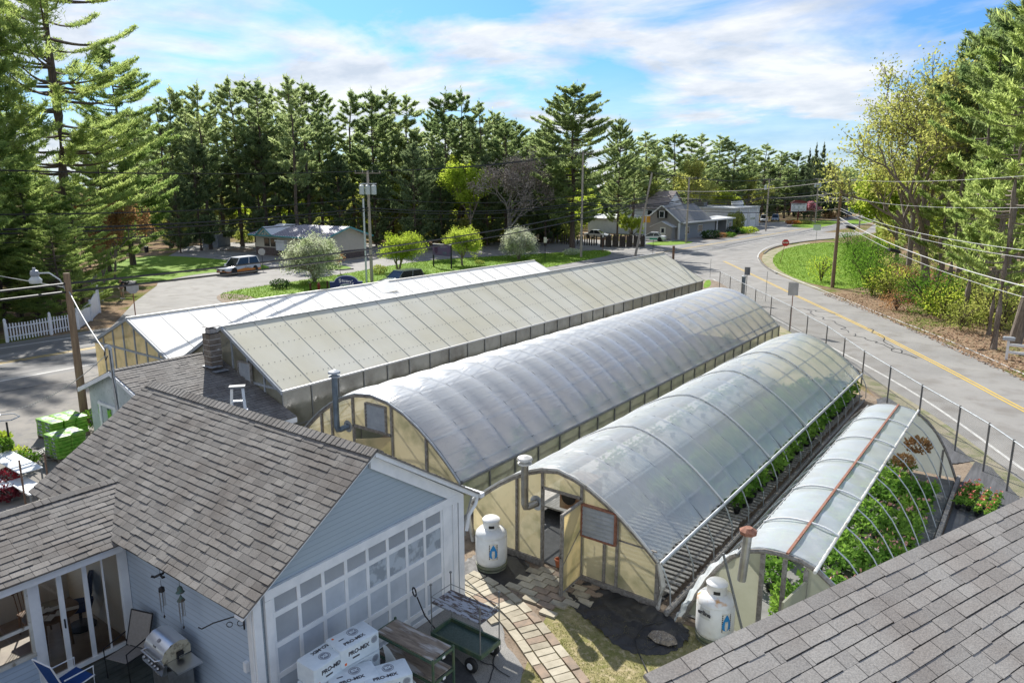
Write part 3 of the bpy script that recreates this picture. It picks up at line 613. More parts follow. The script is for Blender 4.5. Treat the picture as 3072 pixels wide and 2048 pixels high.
gg = MB(); gg.quad((-13.853, 4.44, .16), (-13.853, 5.81, .16), (-13.853, 5.81, 2.12), (-13.853, 4.44, 2.12)); sub(gg, 'pane', GLASS, sdo)
hh = MB(); hh.box(-13.83, 4.765, 1.0, -13.805, 4.785, 1.18); sub(hh, 'handle', BLACK, sdo)
for k, (a, b) in enumerate(((2.9, 4.26), (1.3, 2.7))):
    wf = MB(); wf.box(-13.89, a, .74, -13.83, a + .05, 2.16); wf.box(-13.89, b - .05, .74, -13.83, b, 2.16); wf.box(-13.90, a, .72, -13.80, b, .79); wf.box(-13.89, a, 2.10, -13.83, b, 2.16); wf.box(-13.885, a, 1.28, -13.835, b, 1.34)
    wfo = P(wf, 'window', DWHITE, house); gg = MB(); gg.quad((-13.86, a + .05, .79), (-13.86, b - .05, .79), (-13.86, b - .05, 2.1), (-13.86, a + .05, 2.1)); sub(gg, 'pane', GLASS, wfo)
mt = MB(); mt.box(-9.95, 5.93, 1.10, -9.87, 6.0, 1.28); P(mt, 'wall_lamp', WHITE, house)
# furniture seen through the glass
TW = mat('table_wood', (0.22, 0.12, 0.06), .35, (0.14, 0.075, 0.04), 3)
tb = thing('dining_table', 'round brown wooden table with papers inside the glazed sunroom', 'table', (-14.95, 4.95, .08))
m_ = MB(); m_.lathe([(.46, .70), (.48, .71), (.48, .735), (.46, .745)], n=28); m_.build('table_top', TW, tb, smooth=True)
for a in range(4):
    m_ = MB(); t_ = R(45 + 90 * a); m_.cyl((.33 * math.cos(t_), .33 * math.sin(t_), 0), (.28 * math.cos(t_), .28 * math.sin(t_), .70), .022, .03, 8); m_.build('leg', TW, tb)
PAPER = mat('paper', (0.75, 0.72, 0.66), .8)
pp = thing('paper_pile', 'loose white papers and mail spread on the round table', 'papers', (-14.95, 4.95, .825))
m_ = MB()
for i in range(9): m_.rbox((random.uniform(-.2, .3), random.uniform(-.3, .3), .004 + .004 * i), (.22, .13, .003), random.uniform(0, 3))
m_.build('sheet', PAPER, pp)
def woodchair(x, y, rz, lab):
    t_ = thing('wooden_chair', lab, 'chair', (x, y, .08), rz)
    m_ = MB(); m_.rbox((0, 0, .44), (.42, .42, .035), bev=.1); m_.build('seat', TW, t_)
    for a, b in ((-.17, -.17), (.17, -.17), (-.17, .17), (.17, .17)):
        m_ = MB(); m_.cyl((a * 1.15, b * 1.15, 0), (a, b, .43), .018, .02, 6); m_.build('leg', TW, t_)
    m_ = MB()
    for i in range(6): m_.cyl((-.17 + .068 * i, .18, .45), (-.19 + .076 * i, .24, .88), .010, None, 5)
    m_.tube([(-.22, .24, .88), (0, .27, .93), (.22, .24, .88)], .024, 6); m_.build('backrest', TW, t_)
woodchair(-15.75, 4.9, R(100), 'spindle back wooden chair behind the round table in the sunroom')
woodchair(-14.2, 3.55, R(-20), 'reddish spindle chair just behind the left sunroom window')
jk = thing('office_chair', 'navy blue padded chair behind the table near the sunroom corner', 'chair', (-15.2, 5.55, .08), R(-30))
NAVY = mat('navy_fabric', (0.02, 0.035, 0.09), .8)
m_ = MB(); m_.rbox((0, 0, .48), (.5, .48, .09), bev=.2); m_.build('seat', NAVY, jk); m_ = MB(); m_.rbox((0, .22, .85), (.48, .09, .55), 0, R(-8), bev=.2); m_.build('backrest', NAVY, jk); m_ = MB(); m_.cyl((0, 0, 0), (0, 0, .45), .03); m_.lathe([(.28, 0), (.28, .03), (.05, .06)], n=10); m_.build('base', BLACK, jk)
# deck
DECK = mat('deck_boards', (0.040, 0.050, 0.045), .65, (0.075, 0.085, 0.078), 3, stretch=(1, 1, 1), bump=.2)
dk = MB()
for i in range(27): dk.box(-13.8 + i * .15, 1.0, .02, -13.8 + i * .15 + .138, 5.94, .055)
tag(dk.build('deck', DECK), 'dark green painted board deck below the sunroom sliding door', 'deck')

# ================= shed with chimney =================
SHED = mat('shed_wall_paint', (0.52, 0.56, 0.56), .6, (0.38, 0.43, 0.44), 1.5, c3=(0.30, 0.34, 0.33), s3=9)
shed = thing('garden_shed', 'low white block shed with brown shingled roof against the cream greenhouse', 'shed', (-23.5, 12.5, 0))
rf = MB()
slope(rf, (-19.55, 14.36, 1.50), (-19.55, 10.75, 1.50), (-24.4, 14.36, 3.07), (-24.4, 10.75, 3.07))
slope(rf, (-26.9, 10.75, 2.10), (-26.9, 14.0, 2.10), (-24.4, 10.75, 3.07), (-24.4, 14.0, 3.07))
ridgecap(rf, (-24.4, 14.0, 3.08), (-24.4, 10.75, 3.08), (.12, 0, 0), .04)
P(rf, 'roof', SHING, shed)
wl_ = MB(); wl_.slab([(-26.6, 10.95, 0), (-19.9, 10.95, 0), (-19.9, 10.95, 1.58), (-24.4, 10.95, 3.03), (-26.6, 10.95, 2.17)], .15); wl_.box(-26.6, 11.12, 0, -26.45, 13.9, 2.1); wl_.box(-20.05, 11.12, 0, -19.9, 14.3, 1.56)
P(wl_, 'wall', SHED, shed)
tr = MB()
def rakex(mb, y, xa, za, xb, zb, th, d):
    mb.add([(xa, y, za), (xb, y, zb), (xb, y, zb - d), (xa, y, za - d), (xa, y + th, za), (xb, y + th, zb), (xb, y + th, zb - d), (xa, y + th, za - d)], [(0, 1, 2, 3), (7, 6, 5, 4), (0, 4, 5, 1), (1, 5, 6, 2), (2, 6, 7, 3), (3, 7, 4, 0)])
rakex(tr, 10.70, -26.9, 2.07, -24.4, 3.04, .05, .14); rakex(tr, 10.70, -24.4, 3.04, -19.6, 1.47, .05, .14)
tr.box(-19.60, 10.75, 1.30, -19.54, 14.36, 1.47); tr.box(-26.95, 10.75, 1.98, -26.9, 14.0, 2.09)
tr.box(-25.9, 10.90, 0, -25.78, 10.94, 1.75); tr.box(-25.9, 10.88, 1.62, -24.0, 10.94, 1.72); P(tr, 'trim', WHITE, shed)
LIME = mat('lime_poster', (0.16, 0.42, 0.03), .5, (0.03, 0.06, 0.10), 5, lo=.55, hi=.6)
ps = MB(); ps.box(-25.35, 10.925, .95, -25.10, 10.945, 1.55); ps.box(-26.0, 10.925, 1.25, -25.85, 10.945, 1.6); P(ps, 'poster', LIME, shed)
dr = MB(); dr.box(-24.9, 10.92, 0, -23.9, 10.948, 1.60); P(dr, 'door', WHITE, shed)
BLK = mat('chimney_block', (0.11, 0.085, 0.065), .9, (0.20, 0.17, 0.14), 3, bump=.5, c3=(0.45, 0.43, 0.40), s3=6, p3=(.66, .70))
ch = MB()
for i in range(9):
    for (a, b) in (((0, 0), (.27, .44)), ((.28, 0), (.44, .44))) if i % 2 else (((0, 0), (.16, .44)), ((.17, 0), (.44, .44))):
        ch.box(-23.62 + a[0] + .004, 13.62 + a[1] + .004, 2.16 + i * .2, -23.62 + b[0] - .004, 14.06, 2.34 + i * .2)
cho = P(ch, 'chimney', BLK, shed)
mo = MB(); mo.box(-23.614, 13.628, 2.1, -23.186, 14.054, 3.94); sub(mo, 'mortar', mat('mortar_pale', (.42, .40, .37), .9), cho)
cp = MB(); cp.box(-23.53, 13.70, 3.95, -23.27, 13.98, 4.12); cp.box(-23.60, 13.62, 4.18, -23.18, 14.06, 4.205); 
for a in (-23.5, -23.3): cp.cyl((a, 13.75, 4.1), (a, 13.75, 4.19), .012, None, 5)
sub(cp, 'chimney_cap', mat('cap_grey', (.20, .18, .17), .7, (.33, .31, .30), 5), cho)
fs_ = MB(); fs_.rbox((-23.4, 13.70, 2.80), (.75, .42, .02), 0, 0); fs_.rbox((-22.95, 13.8, 2.66), (.25, .5, .02)); sub(fs_, 'flashing', mat('lead', (.35, .37, .40), .5, (.12, .13, .14), 9), cho)
# service mast
ms = thing('service_mast', 'grey conduit mast strapped to the white shed gable', 'mast', (-23.75, 10.55, 0))
m_ = MB(); m_.cyl((0, 0, 1.0), (0, 0, 3.95), .055, None, 10); m_.build('conduit', GALV, ms); m_ = MB(); m_.tube([(0, 0, 3.93), (0, -.06, 4.03), (-.10, -.1, 3.98)], .06, 8); m_.build('weatherhead', GALV, ms)
m_ = MB(); m_.tube([(-.1, -.1, 3.95), (-.22, -.1, 3.7), (-.16, -.1, 3.55), (-.05, -.08, 3.7)], .018, 5); m_.tube([(.05, -.05, 3.9), (.10, -.06, 3.0), (.22, -.06, 2.2), (.3, -.04, 1.6)], .012, 5); m_.build('wire_loop', BLACK, ms)
# ladder behind the garage, leaning on the shed eave
ld = thing('stepladder', 'silver stepladder with blue tray standing behind the garage ridge', 'ladder', (-19.3, 12.1, 0), R(50)); ld.scale = (1.1, 1.1, 1.10)
m_ = MB()
for sx in (-1, 1): m_.bar((sx * .30, -.45, 0), (sx * .14, 0, 2.75), .075, .03); m_.bar((sx * .30, .5, 0), (sx * .14, .06, 2.7), .03, .03)
for i in range(8):
    k = i / 8.5; m_.box(-(.30 - .16 * k), -.45 + .45 * k - .03, .28 + 2.75 * k * .93, (.30 - .16 * k), -.45 + .45 * k + .05, .31 + 2.75 * k * .93)
m_.build('frame', mat('ladder_alu', (.55, .56, .57), .35, metal=.6), ld); m_ = MB(); m_.rbox((0, .02, 2.78), (.42, .22, .06)); m_.build('top_cap', mat('ladder_cap', (.12, .13, .14), .6), ld)
m_ = MB(); m_.rbox((0, -.02, 2.10), (.46, .24, .04)); m_.build('tray', mat('tray_blue', (.02, .10, .38), .5), ld)

# ================= the roof at the lower right =================
A5 = Vector(G(1931, 2022, 5.0)); B5 = Vector(G(3072, 1490, 5.0)); dv = (B5 - A5).normalized(); pv_ = Vector((dv.y, -dv.x, 0))
if pv_.dot(-A5) < 0: pv_ = -pv_
E5 = A5 + dv * 15; pit = math.tan(R(19)); Wd = 5.2
rn = MB(); e0 = A5 + pv_ * Wd - Vector((0, 0, Wd * pit)); e1 = E5 + pv_ * Wd - Vector((0, 0, Wd * pit))
slope(rn, e0, e1, A5, E5, step=.006)
f0 = A5 - pv_ * Wd - Vector((0, 0, Wd * pit)); f1 = E5 - pv_ * Wd - Vector((0, 0, Wd * pit))
bh = thing('grey_roofed_house', 'near house of which only the wide grey shingled roof shows at lower right', 'house', (0, 0, 0))
fr_ = MB(); fr_.slab([A5 - pv_ * .06, A5 + pv_ * .02, E5 + pv_ * .02, E5 - pv_ * .06], .05)
rn.build('roof', SHINGG, bh)
wb = MB(); i0 = A5 + dv * .3; i1 = E5 - dv * .3
q = [i0 - pv_ * .05, i1 - pv_ * .05, i1 + pv_ * (Wd - .4), i0 + pv_ * (Wd - .4)]
for a, b in zip(q, q[1:] + q[:1]):
    za = 4.9 if (a - A5).dot(pv_) < 1 else 3.1; zb = 4.9 if (b - A5).dot(pv_) < 1 else 3.1
    wb.quad((a.x, a.y, 0), (b.x, b.y, 0), (b.x, b.y, zb), (a.x, a.y, za))
wb.build('wall', BLUE, bh)
# ================= glass and plastic houses =================
CREAM = film('panel_cream', (0.66, 0.61, 0.45), 0.0, 0.02, 0.45, .12, (0.76, 0.73, 0.61), .35, graze=.12, wrinkle=.12, wscale=(1.2, .4, 1), lo=.3, hi=.7)
WHITEP = film('panel_white', (0.88, 0.86, 0.80), 0.0, 0.06, 0.6, .10, graze=.15, wrinkle=.1, wscale=(1, .4, 1))
MURK = film('panel_murky', (0.36, 0.355, 0.29), 0.10, 0.10, 0.16, .35, (0.13, 0.12, 0.085), 1.1, wrinkle=.35, wscale=(1.5, 1.5, 1.1), lo=.42, hi=.7)
SIDEG = film('panel_green', (0.30, 0.33, 0.22), 0.22, 0.02, 0.3, .5, (0.40, 0.42, 0.31), 1.2, wrinkle=.2, wscale=(2, 2, 1))
YELP = film('panel_yellow', (0.78, 0.66, 0.40), 0.16, 0.02, 0.3, .66, (0.40, 0.37, 0.20), 1.9, wrinkle=.4, wscale=(1.4, 1.4, .6), lo=.45, hi=.72)
FILMC = film('film_grey', (0.80, 0.83, 0.86), 0.32, 0.09, 0.26, .5, (0.84, 0.86, 0.88), .6, wrinkle=.3, wscale=(7, .9, 7), graze=.5)
FILMD = film('film_clear', (0.80, 0.87, 0.88), 0.38, 0.08, 0.24, .55, (0.90, 0.92, 0.91), .8, wrinkle=.45, wscale=(1.6, 5, 1.6), graze=.5)
FILME = film('film_milky', (0.82, 0.88, 0.90), 0.26, 0.13, 0.22, .5, (0.78, 0.80, 0.80), .8, wrinkle=.45, wscale=(1.2, 3, 1.2))
SEAM = mat('seam_grey', (0.36, 0.345, 0.30), .6); RIV = mat('rivet_dark', (0.07, 0.06, 0.05), .6)
LOUV = mat('louvre_grey', (0.34, 0.36, 0.38), .5, (.26, .28, .30), 3); FRAMEW = mat('frame_wood_grey', (0.30, 0.28, 0.25), .8, (0.16, 0.14, 0.12), 3, stretch=(4, 4, 4), bump=.3)
def louvre(parent, x0, x1, z0, z1, y, m=None, edge=None):
    m_ = MB(); n = max(4, int((z1 - z0) / .10))
    for i in range(n):
        z = z0 + (z1 - z0) * i / n; h = (z1 - z0) / n
        m_.slab([(x0, y - .045, z), (x1, y - .045, z), (x1, y - .01, z + h * 1.05), (x0, y - .01, z + h * 1.05)], .006)
    o = P(m_, 'louvre_vent', m or LOUV, parent); e = MB()
    for a, b, c, d in ((x0 - .04, x0, z0 - .03, z1 + .03), (x1, x1 + .04, z0 - .03, z1 + .03), (x0, x1, z1, z1 + .04), (x0, x1, z0 - .04, z0)): e.box(a, y - .07, c, b, y + .01, d)
    sub(e, 'vent_frame', edge or FRAMEW, o); return o
def gablehouse(name, label, xr, zr, xl, zl, xn, zn, ya, yb, seam, rm_, wallm, seams=1.22, yl=None):
    """pitched panel greenhouse: ridge at xr,zr; far eave xl,zl; near eave xn,zn; y from ya to yb"""
    t_ = thing(name, label, 'greenhouse', ((xl + xn) / 2, (ya + yb) / 2, 0))
    yl = yl or yb
    m_ = MB(); N = 40
    def fn(u, v):
        y = ya - .06 + (yb - ya + .12) * u; return (xr + (xn + .10 - xr) * v, y, zr + (zn - .03 - zr) * v + .012 * math.sin(u * N * math.pi) * math.sin(v * math.pi) * .5)
    m_.grid(fn, 80, 3); P(m_, 'roof', rm_, t_)
    m_ = MB(); m_.quad((xr, ya - .06, zr), (xl - .1, ya - .06, zl - .03), (xl - .1, yb + .06, zl - .03), (xr, yb + .06, zr)); P(m_, 'far_roof', rm_, t_)
    s = MB(); n = int((yb - ya) / seams); rv = MB(); dx = xn + .1 - xr; dz = zn - .03 - zr; ln = math.hypot(dx, dz); nx, nz_ = -dz / ln, dx / ln
    if nz_ < 0: nx, nz_ = -nx, -nz_
    for i in range(n + 1):
        y = ya + (yb - ya) * i / n
        s.bar((xr + nx * .008, y, zr + nz_ * .008), (xr + dx + nx * .008, y, zr + dz + nz_ * .008), 0.026, .012)
        for k in (.14, .38, .62, .86):
            for j in (0.10, .30, .5, .70, .88):
                c = (xr + dx * k + nx * .01, y + j * (yb - ya) / n, zr + dz * k + nz_ * .01); rv.disc(c, (nx, 0, nz_), .022, 6)
    P(s, 'roof_seam', seam or SEAM, t_); P(rv, 'rivets', RIV, t_)
    c = MB(); c.bar((xr, ya - .08, zr + .015), (xr, yb + .08, zr + .015), .10, .05); c.bar((xn + .10, ya - .06, zn - .04), (xn + .10, yb + .06, zn - .04), .05, .06); P(c, 'ridge_cap', mat('cap_alu', (.46, .46, .45), .45, metal=.3), t_)
    wn_ = MB(); wn_.quad((xn, ya, 0), (xn, yb, 0), (xn, yb, zn), (xn, ya, zn)); wn_.quad((xl, yb, 0), (xl, ya, 0), (xl, ya, zl), (xl, yb, zl)); P(wn_, 'side_wall', wallm, t_)
    g_ = MB()
    for y in (ya, yb): g_.poly([(xl, y, 0), (xn, y, 0), (xn, y, zn), (xr, y, zr - .04), (xl, y, zl)])
    P(g_, 'gable_wall', MURK if name == 'cream_greenhouse' else YELP, t_)
    f = MB()
    for i in range(n + 1):
        y = ya + (yb - ya) * i / n; f.box(xn - .01, y - .02, 0, xn + .035, y + .02, zn - .05); f.bar((xr, y, zr - .05), (xn, y, zn - .07), .04, .04); f.bar((xr, y, zr - .05), (xl, y, zl - .07), .04, .04)
    for z in (.9,): f.box(xn + .002, ya, z - .02, xn + .03, yb, z + .02)
    f.box(xn - .02, ya, 0, xn + .045, yb, .14)
    P(f, 'frame', DGALV, t_); 
    e = MB(); rakex(e, ya - .12, xr, zr + .02, xn + .12, zn - .01, .05, .13); rakex(e, ya - .12, xl - .12, zl - .01, xr, zr + .02, .05, .13)
    k = 7
    for i in range(1, k):
        x = xl + (xn - xl) * i / k; zt = (zl + (zr - zl) * (x - xl) / (xr - xl)) if x < xr else (zn + (zr - zn) * (xn - x) / (xn - xr)); e.box(x - .03, ya - .05, 0, x + .03, ya - .005, zt - .06)
    e.box(xl, ya - .055, zn - .04, xn, ya - .004, zn + .04); P(e, 'gable_trim', mat('trim_bluegrey', (.36, .39, .42), .6, (.24, .26, .28), 3), t_)
    return t_
gb = gablehouse('cream_greenhouse', 'long cream panelled greenhouse with pitched roof beside the chimney', -23.54, 4.08, -26.68, 2.35, -20.34, 2.27, 14.4, 51.0, None, CREAM, MURK)
louvre(gb, -22.6, -21.9, 2.25, 2.95, 14.33)
vt = MB(); vt.cyl((-22.9, 51.4, 0), (-22.9, 51.4, 4.6), .09, None, 10); P(vt, 'flue_pipe', mat('flue_black', (.05, .04, .035), .6, (.2, .1, .05), 8), gb)
ga = gablehouse('white_greenhouse', 'long greenhouse with glaring white panelled roof beyond the cream one', -29.85, 3.76, -33.1, 2.4, -26.72, 2.38, 14.1, 43.0, mat('seam_pale', (.50, .49, .45), .6), WHITEP, YELP)
lift = MB(); lift.slab([(-29.72, 27.2, 3.73), (-29.72, 28.4, 3.82), (-28.8, 28.4, 3.37), (-28.8, 27.2, 3.31)][::-1], .015); P(lift, 'lifted_panel', WHITEP, ga)

def arc(xa, xb, zs, zr, k, sharp=0.0):
    """point k (0..1) of a hoop from xa,zs over the ridge zr to xb,zs"""
    a = math.pi * k; c = (xa + xb) / 2; h = (xb - xa) / 2
    u = -math.cos(a); return c + h * u, zs + (zr - zs) * (1 - abs(u) ** (2.6 if sharp > .28 else (1.65 if sharp == .25 and zr < 2.7 else 1.9)))
def tunnel(t_, xa, xb, zs, zr, ya, yb, n, m, puff, name='plastic_cover', sharp=0.25, k0=0.0, k1=1.0, sub_=5, crush=0.0, nu=30):
    mb = MB(); ny = n * sub_
    def fn(u, v):
        y = ya + (yb - ya) * v; ph = (v * n) % 1.0; k = k0 + (k1 - k0) * u
        p = puff * math.sin(math.pi * ph) ** .6; x, z = arc(xa, xb, zs, zr, k, sharp); c = (xa + xb) / 2
        nx, nz2 = (x - c) / ((xb - xa) / 2), (z - zs) / (zr - zs) + .3; l = math.hypot(nx, nz2)
        wgt = math.sin(math.pi * min(1, max(0, k))) ** .5 if k0 == 0 else math.sin(math.pi * u) ** .5
        e = crush * (.5 + .5 * math.sin(v * 311 + math.sin(v * 70) * 3)) * max(0, (abs(k - .5) * 2) ** 3 - .25)
        return (x + nx / l * (p * wgt - e), y, z + nz2 / l * (p * wgt - e))
    mb.grid(fn, nu, ny); return P(mb, name, m, t_, smooth='all')
def hoops(t_, xa, xb, zs, zr, ya, yb, n, m, r=.022, legs=True, sharp=.25, inset=.03, name='hoop'):
    mb = MB()
    for i in range(n + 1):
        y = ya + (yb - ya) * i / n; pts = []
        if legs: pts.append((xa + .05, y, 0))
        for j in range(15): x, z = arc(xa, xb, zs, zr, j / 14, sharp); c = (xa + xb) / 2; pts.append((c + (x - c) * (1 - inset / 4), y, z - inset * .5))
        if legs: pts.append((xb - .05, y, 0))
        mb.tube(pts, r, 5)
    return P(mb, name, m, t_)
HOOP = mat('hoop_steel', (.20, .21, .22), .5, metal=.2)
# ---- the tall grey film tunnel in the middle
XA, XB, ZS, ZT, YA, YB = -18.95, -12.15, 1.12, 3.0, 14.1, 42.4
tc_ = thing('grey_hoop_house', 'long hoop greenhouse under puffed blue grey film, middle of the three tunnels', 'greenhouse', (-15.55, 28, 0))
tunnel(tc_, XA, XB, ZS, ZT, YA, YB, 23, FILMC, .10)
hoops(tc_, XA, XB, ZS, ZT, YA, YB, 23, DGALV, .03)
pu = MB()
for k in (.12, .26, .38, .5, .62, .74, .88): x, z = arc(XA, XB, ZS, ZT, k, .25); pu.bar((x, YA, z - .03), (x, YB, z - .03), .05, .05)
P(pu, 'purlins', DGALV, tc_)
sw = MB(); sw.quad((XB, YA, .0), (XB, YB, 0), (XB, YB, ZS), (XB, YA, ZS)); sw.quad((XA, YB, .0), (XA, YA, 0), (XA, YA, ZS), (XA, YB, ZS)); P(sw, 'side_wall', SIDEG, tc_)
sp = MB()
for i in range(24): y = YA + (YB - YA) * i / 23; sp.box(XB + .005, y - .022, 0, XB + .04, y + .022, ZS)
sp.bar((XB + .03, YA, ZS - .01), (XB + .03, YB, ZS - .01), .07, .07); sp.box(XB, YA, 0, XB + .03, YB, .12); P(sp, 'side_frame', DGALV, tc_)
ap_ = [arc(XA, XB, ZS, ZT, j / 16, .25) for j in range(17)]
ew = MB()
for y in (YA, YB):
    def strip(x0, x1, zlo):
        n = 8
        for i in range(n):
            a = x0 + (x1 - x0) * i / n; b = x0 + (x1 - x0) * (i + 1) / n
            def zt(x):
                for (p, q), (r_, s_) in zip(ap_[:-1], ap_[1:]):
                    if p <= x <= r_: return q + (s_ - q) * (x - p) / (r_ - p + 1e-9) - .05
                return ZS
            ew.quad((a, y, zlo), (b, y, zlo), (b, y, max(zlo, zt(b))), (a, y, max(zlo, zt(a))))
    if y == YA: strip(XA, -16.4, 0); strip(-16.4, -14.75, 1.92); strip(-14.75, XB, 0)
    else: strip(XA, XB, 0)
    P(ew, 'end_wall', YELP, tc_); ew = MB()
ef = MB()
for x in (-17.9, -17.4, -16.4, -14.75, -13.4): z = arc(XA, XB, ZS, ZT, math.acos(-(x - (XA + XB) / 2) / ((XB - XA) / 2)) / math.pi, .25)[1]; ef.box(x - .035, YA - .06, 0, x + .035, YA + .02, z - .05)
ef.box(-16.4, YA - .06, 1.86, -14.75, YA + .02, 1.94); ef.box(XA + .3, YA - .05, .9, -16.4, YA, .95)
for y in (YA, YB):
    ef.tube([(x, y - .03, z - .06) for x, z in ap_], .045, 6)
P(ef, 'end_frame', FRAMEW, tc_)
tr_ = MB(); tr_.tube([(x, YA - .07, z + .01) for x, z in ap_], .028, 6); tr_.tube([(XA + .02, YA - .07, 0), (XA, YA - .07, ZS)], .028, 6); tr_.tube([(XB - .02, YA - .07, 0), (XB, YA - .07, ZS)], .028, 6); P(tr_, 'end_hoop', GALV, tc_)
louvre(tc_, -15.75, -14.95, 1.98, 2.72, YA - .05)
fb = MB(); fb.box(-18.1, YA - .12, .75, -17.1, YA - .08, 1.25); P(fb, 'fan_box', LOUV, tc_)
dr = MB(); dr.slab([(-14.78, YA - .03, .08), (-15.5, YA - .75, .08), (-15.5, YA - .75, 1.86), (-14.78, YA - .03, 1.86)], .04); P(dr, 'door', YELP, tc_)
def flue(t_, x, y, z0, z1, m, cap, xw, yw, r=.09):
    f = MB(); f.cyl((x, y, z0), (x, y, z1), r, None, 14); f.tube([(x, y, z0 + .02), (x + (xw - x) * .1, y + (yw - y) * .1, z0 - .08), (x + (xw - x) * .3, y + (yw - y) * .3, z0 - .08), (xw, yw, z0 - .02)], r, 12); fo = P(f, 'flue_pipe', m, t_)
    c = MB(); c.lathe([(r * 1.0, 0), (r * 1.9, .03), (r * 1.9, .06), (r * .9, .07), (r * .9, .12), (r * 2.1, .14), (r * 1.9, .19), (r * .6, .24)], (x, y, z1 - .04), 18); sub(c, 'flue_cap', cap, fo)
    d = MB(); d.lathe([(r * 2.2, 0), (r * 2.2, .03)], (0, 0, 0), 18); d2 = MB(); d2.disc((xw, yw - .012, z0 - .02), (0, -1, 0), r * 2.1, 18); sub(d2, 'wall_plate', GALV, fo)
flue(tc_, -16.75, 13.72, 1.85, 3.45, mat('flue_blue', (.16, .20, .24), .4, (.10, .13, .16), 3, metal=.4), mat('flue_cap_grey', (.30, .33, .36), .5), -16.62, 14.05)

# ---- the right hand tunnel with its side rolled up
DXA, DXB, DZS, DZT, DYA, DYB = -11.15, -5.95, 1.10, 2.58, 13.4, 33.3
td = thing('clear_hoop_house', 'hoop greenhouse under clear film with its right side rolled up over the plants', 'greenhouse', (-8.5, 23, 0))
tunnel(td, DXA, DXB, DZS, DZT, DYA, DYB, 16, FILMD, .03, crush=.10, sub_=14, nu=36)
hoops(td, DXA, DXB, DZS, DZT, DYA, DYB, 16, HOOP, .026, legs=False)
ft = MB()
for i in range(17):
    y = DYA + (DYB - DYA) * i / 16
    for s_, xx in ((1, DXB), (-1, DXA)): ft.tube([(xx - .02 * s_, y, DZS), (xx + .10 * s_, y, DZS - .18), (xx + .26 * s_, y, .55), (xx + .29 * s_, y, .05)], .018, 6)
P(ft, 'hoop_foot', GALV, td)
pu = MB()
for k in (.2, .35, .5, .65, .8): x, z = arc(DXA, DXB, DZS, DZT, k, .25); pu.bar((x, DYA, z - .04), (x, DYB, z - .04), .035, .035)
P(pu, 'purlins', DGALV, td)
rl = MB(); rl.tube([(DXB + .05, DYA - .05, DZS - .02), (DXB + .05, DYB + .05, DZS - .02)], .045, 8); rl.tube([(DXA - .05, DYA, DZS), (DXA - .05, DYB, DZS)], .05, 8); P(rl, 'side_rail', GALV, td)
rl = MB(); rl.tube([(DXB + .33, DYA - .3, .12), (DXB + .33, DYB - .6, .12)], .05, 8); rl.box(DXB + .22, DYA - .2, 0, DXB + .30, DYB - .6, .10); P(rl, 'base_rail', FRAMEW, td)
bt = MB()
for y in (17.1, 20.9, 24.7, 28.4): bt.tube([(x, y + .4 * (x + 8.5) * 0, z + .035) for x, z in [arc(DXA, DXB, DZS, DZT, j / 20, .25) for j in range(21)]], .022, 5)
P(bt, 'hold_down_strap', mat('strap_white', (.72, .72, .70), .6), td)
pd = [arc(DXA, DXB, DZS, DZT, j / 18, .25) for j in range(19)]
def zt_of(pts, x):
    for (p, q), (r_, s_) in zip(pts[:-1], pts[1:]):
        if p <= x <= r_ + 1e-6: return q + (s_ - q) * (x - p) / (r_ - p + 1e-9) - .04
    return pts[0][1]
def endwall(parent, pts, y, spans, m):
    for x0, x1, zlo in spans:
        n = 8; e = MB()
        for i in range(n): a = x0 + (x1 - x0) * i / n; b = x0 + (x1 - x0) * (i + 1) / n; e.quad((a, y, zlo), (b, y, zlo), (b, y, max(zlo + .01, zt_of(pts, b))), (a, y, max(zlo + .01, zt_of(pts, a))))
        P(e, 'end_wall', m, parent)
endwall(td, pd, DYA, [(DXA, -8.98, .14), (-8.98, -7.93, 2.04), (-7.93, DXB, .14)], YELP); endwall(td, pd, DYB, [(DXA, DXB, .1)], YELP)
ef = MB(); 
for x in (-9.75, -9.0, -7.92, -6.98, -7.3): ef.box(x - .03, DYA - .05, .0, x + .03, DYA + .03, zt_of(pd, x) if x not in (-7.3,) else 1.1)
ef.box(-9.0, DYA - .05, 2.0, -7.92, DYA + .03, 2.06); ef.box(DXA, DYA - .06, 0, -9.0, DYA + .03, .16); ef.box(-7.92, DYA - .06, 0, DXB, DYA + .03, .14); ef.box(DXB - .08, DYA - .05, 0, DXB, DYA + .03, DZS)
ef.box(-6.98, DYA - .03, 1.28, DXB - .08, DYA + .01, 1.31)
for y in (DYA, DYB): ef.tube([(x, y - .04, z - .05) for x, z in pd], .055, 6)
P(ef, 'end_frame', FRAMEW, td)
eh = MB(); eh.tube([(x, DYA - .08, z + .015) for x, z in pd], .035, 6); eh.tube([(DXB + .02, DYA - .06, 0), (DXB + .12, DYA - .06, .6), (DXB, DYA - .06, DZS)], .06, 6); eh.tube([(DXA + .02, DYA - .06, 0), (DXA - .1, DYA - .06, .6), (DXA, DYA - .06, DZS)], .05, 6); P(eh, 'end_hoop', DWHITE, td)
louvre(td, -7.85, -7.02, 1.20, 1.92, DYA - .06, LOUV, RUST)
dr = MB(); hx, hy = -7.90, DYA - .06; ex, ey = hx + .04, hy - .88
dr.slab([(hx, hy, .12), (ex, ey, .12), (ex, ey, 1.98), (hx, hy, 1.98)], .02); dro = P(dr, 'door', YELP, td)
df = MB()
for (a, b) in (((hx, hy), (ex, ey)),):
    for z in (.12, 1.98): df.bar((hx, hy - .015, z), (ex, ey - .015, z), .05, .06)
    df.bar((hx, hy, .1), (hx, hy, 2.0), .06, .05); df.bar((ex, ey, .02), (ex, ey, 2.0), .07, .06)
    df.bar((hx, hy - .02, 1.35), (ex, ey - .02, .75), .05, .03)
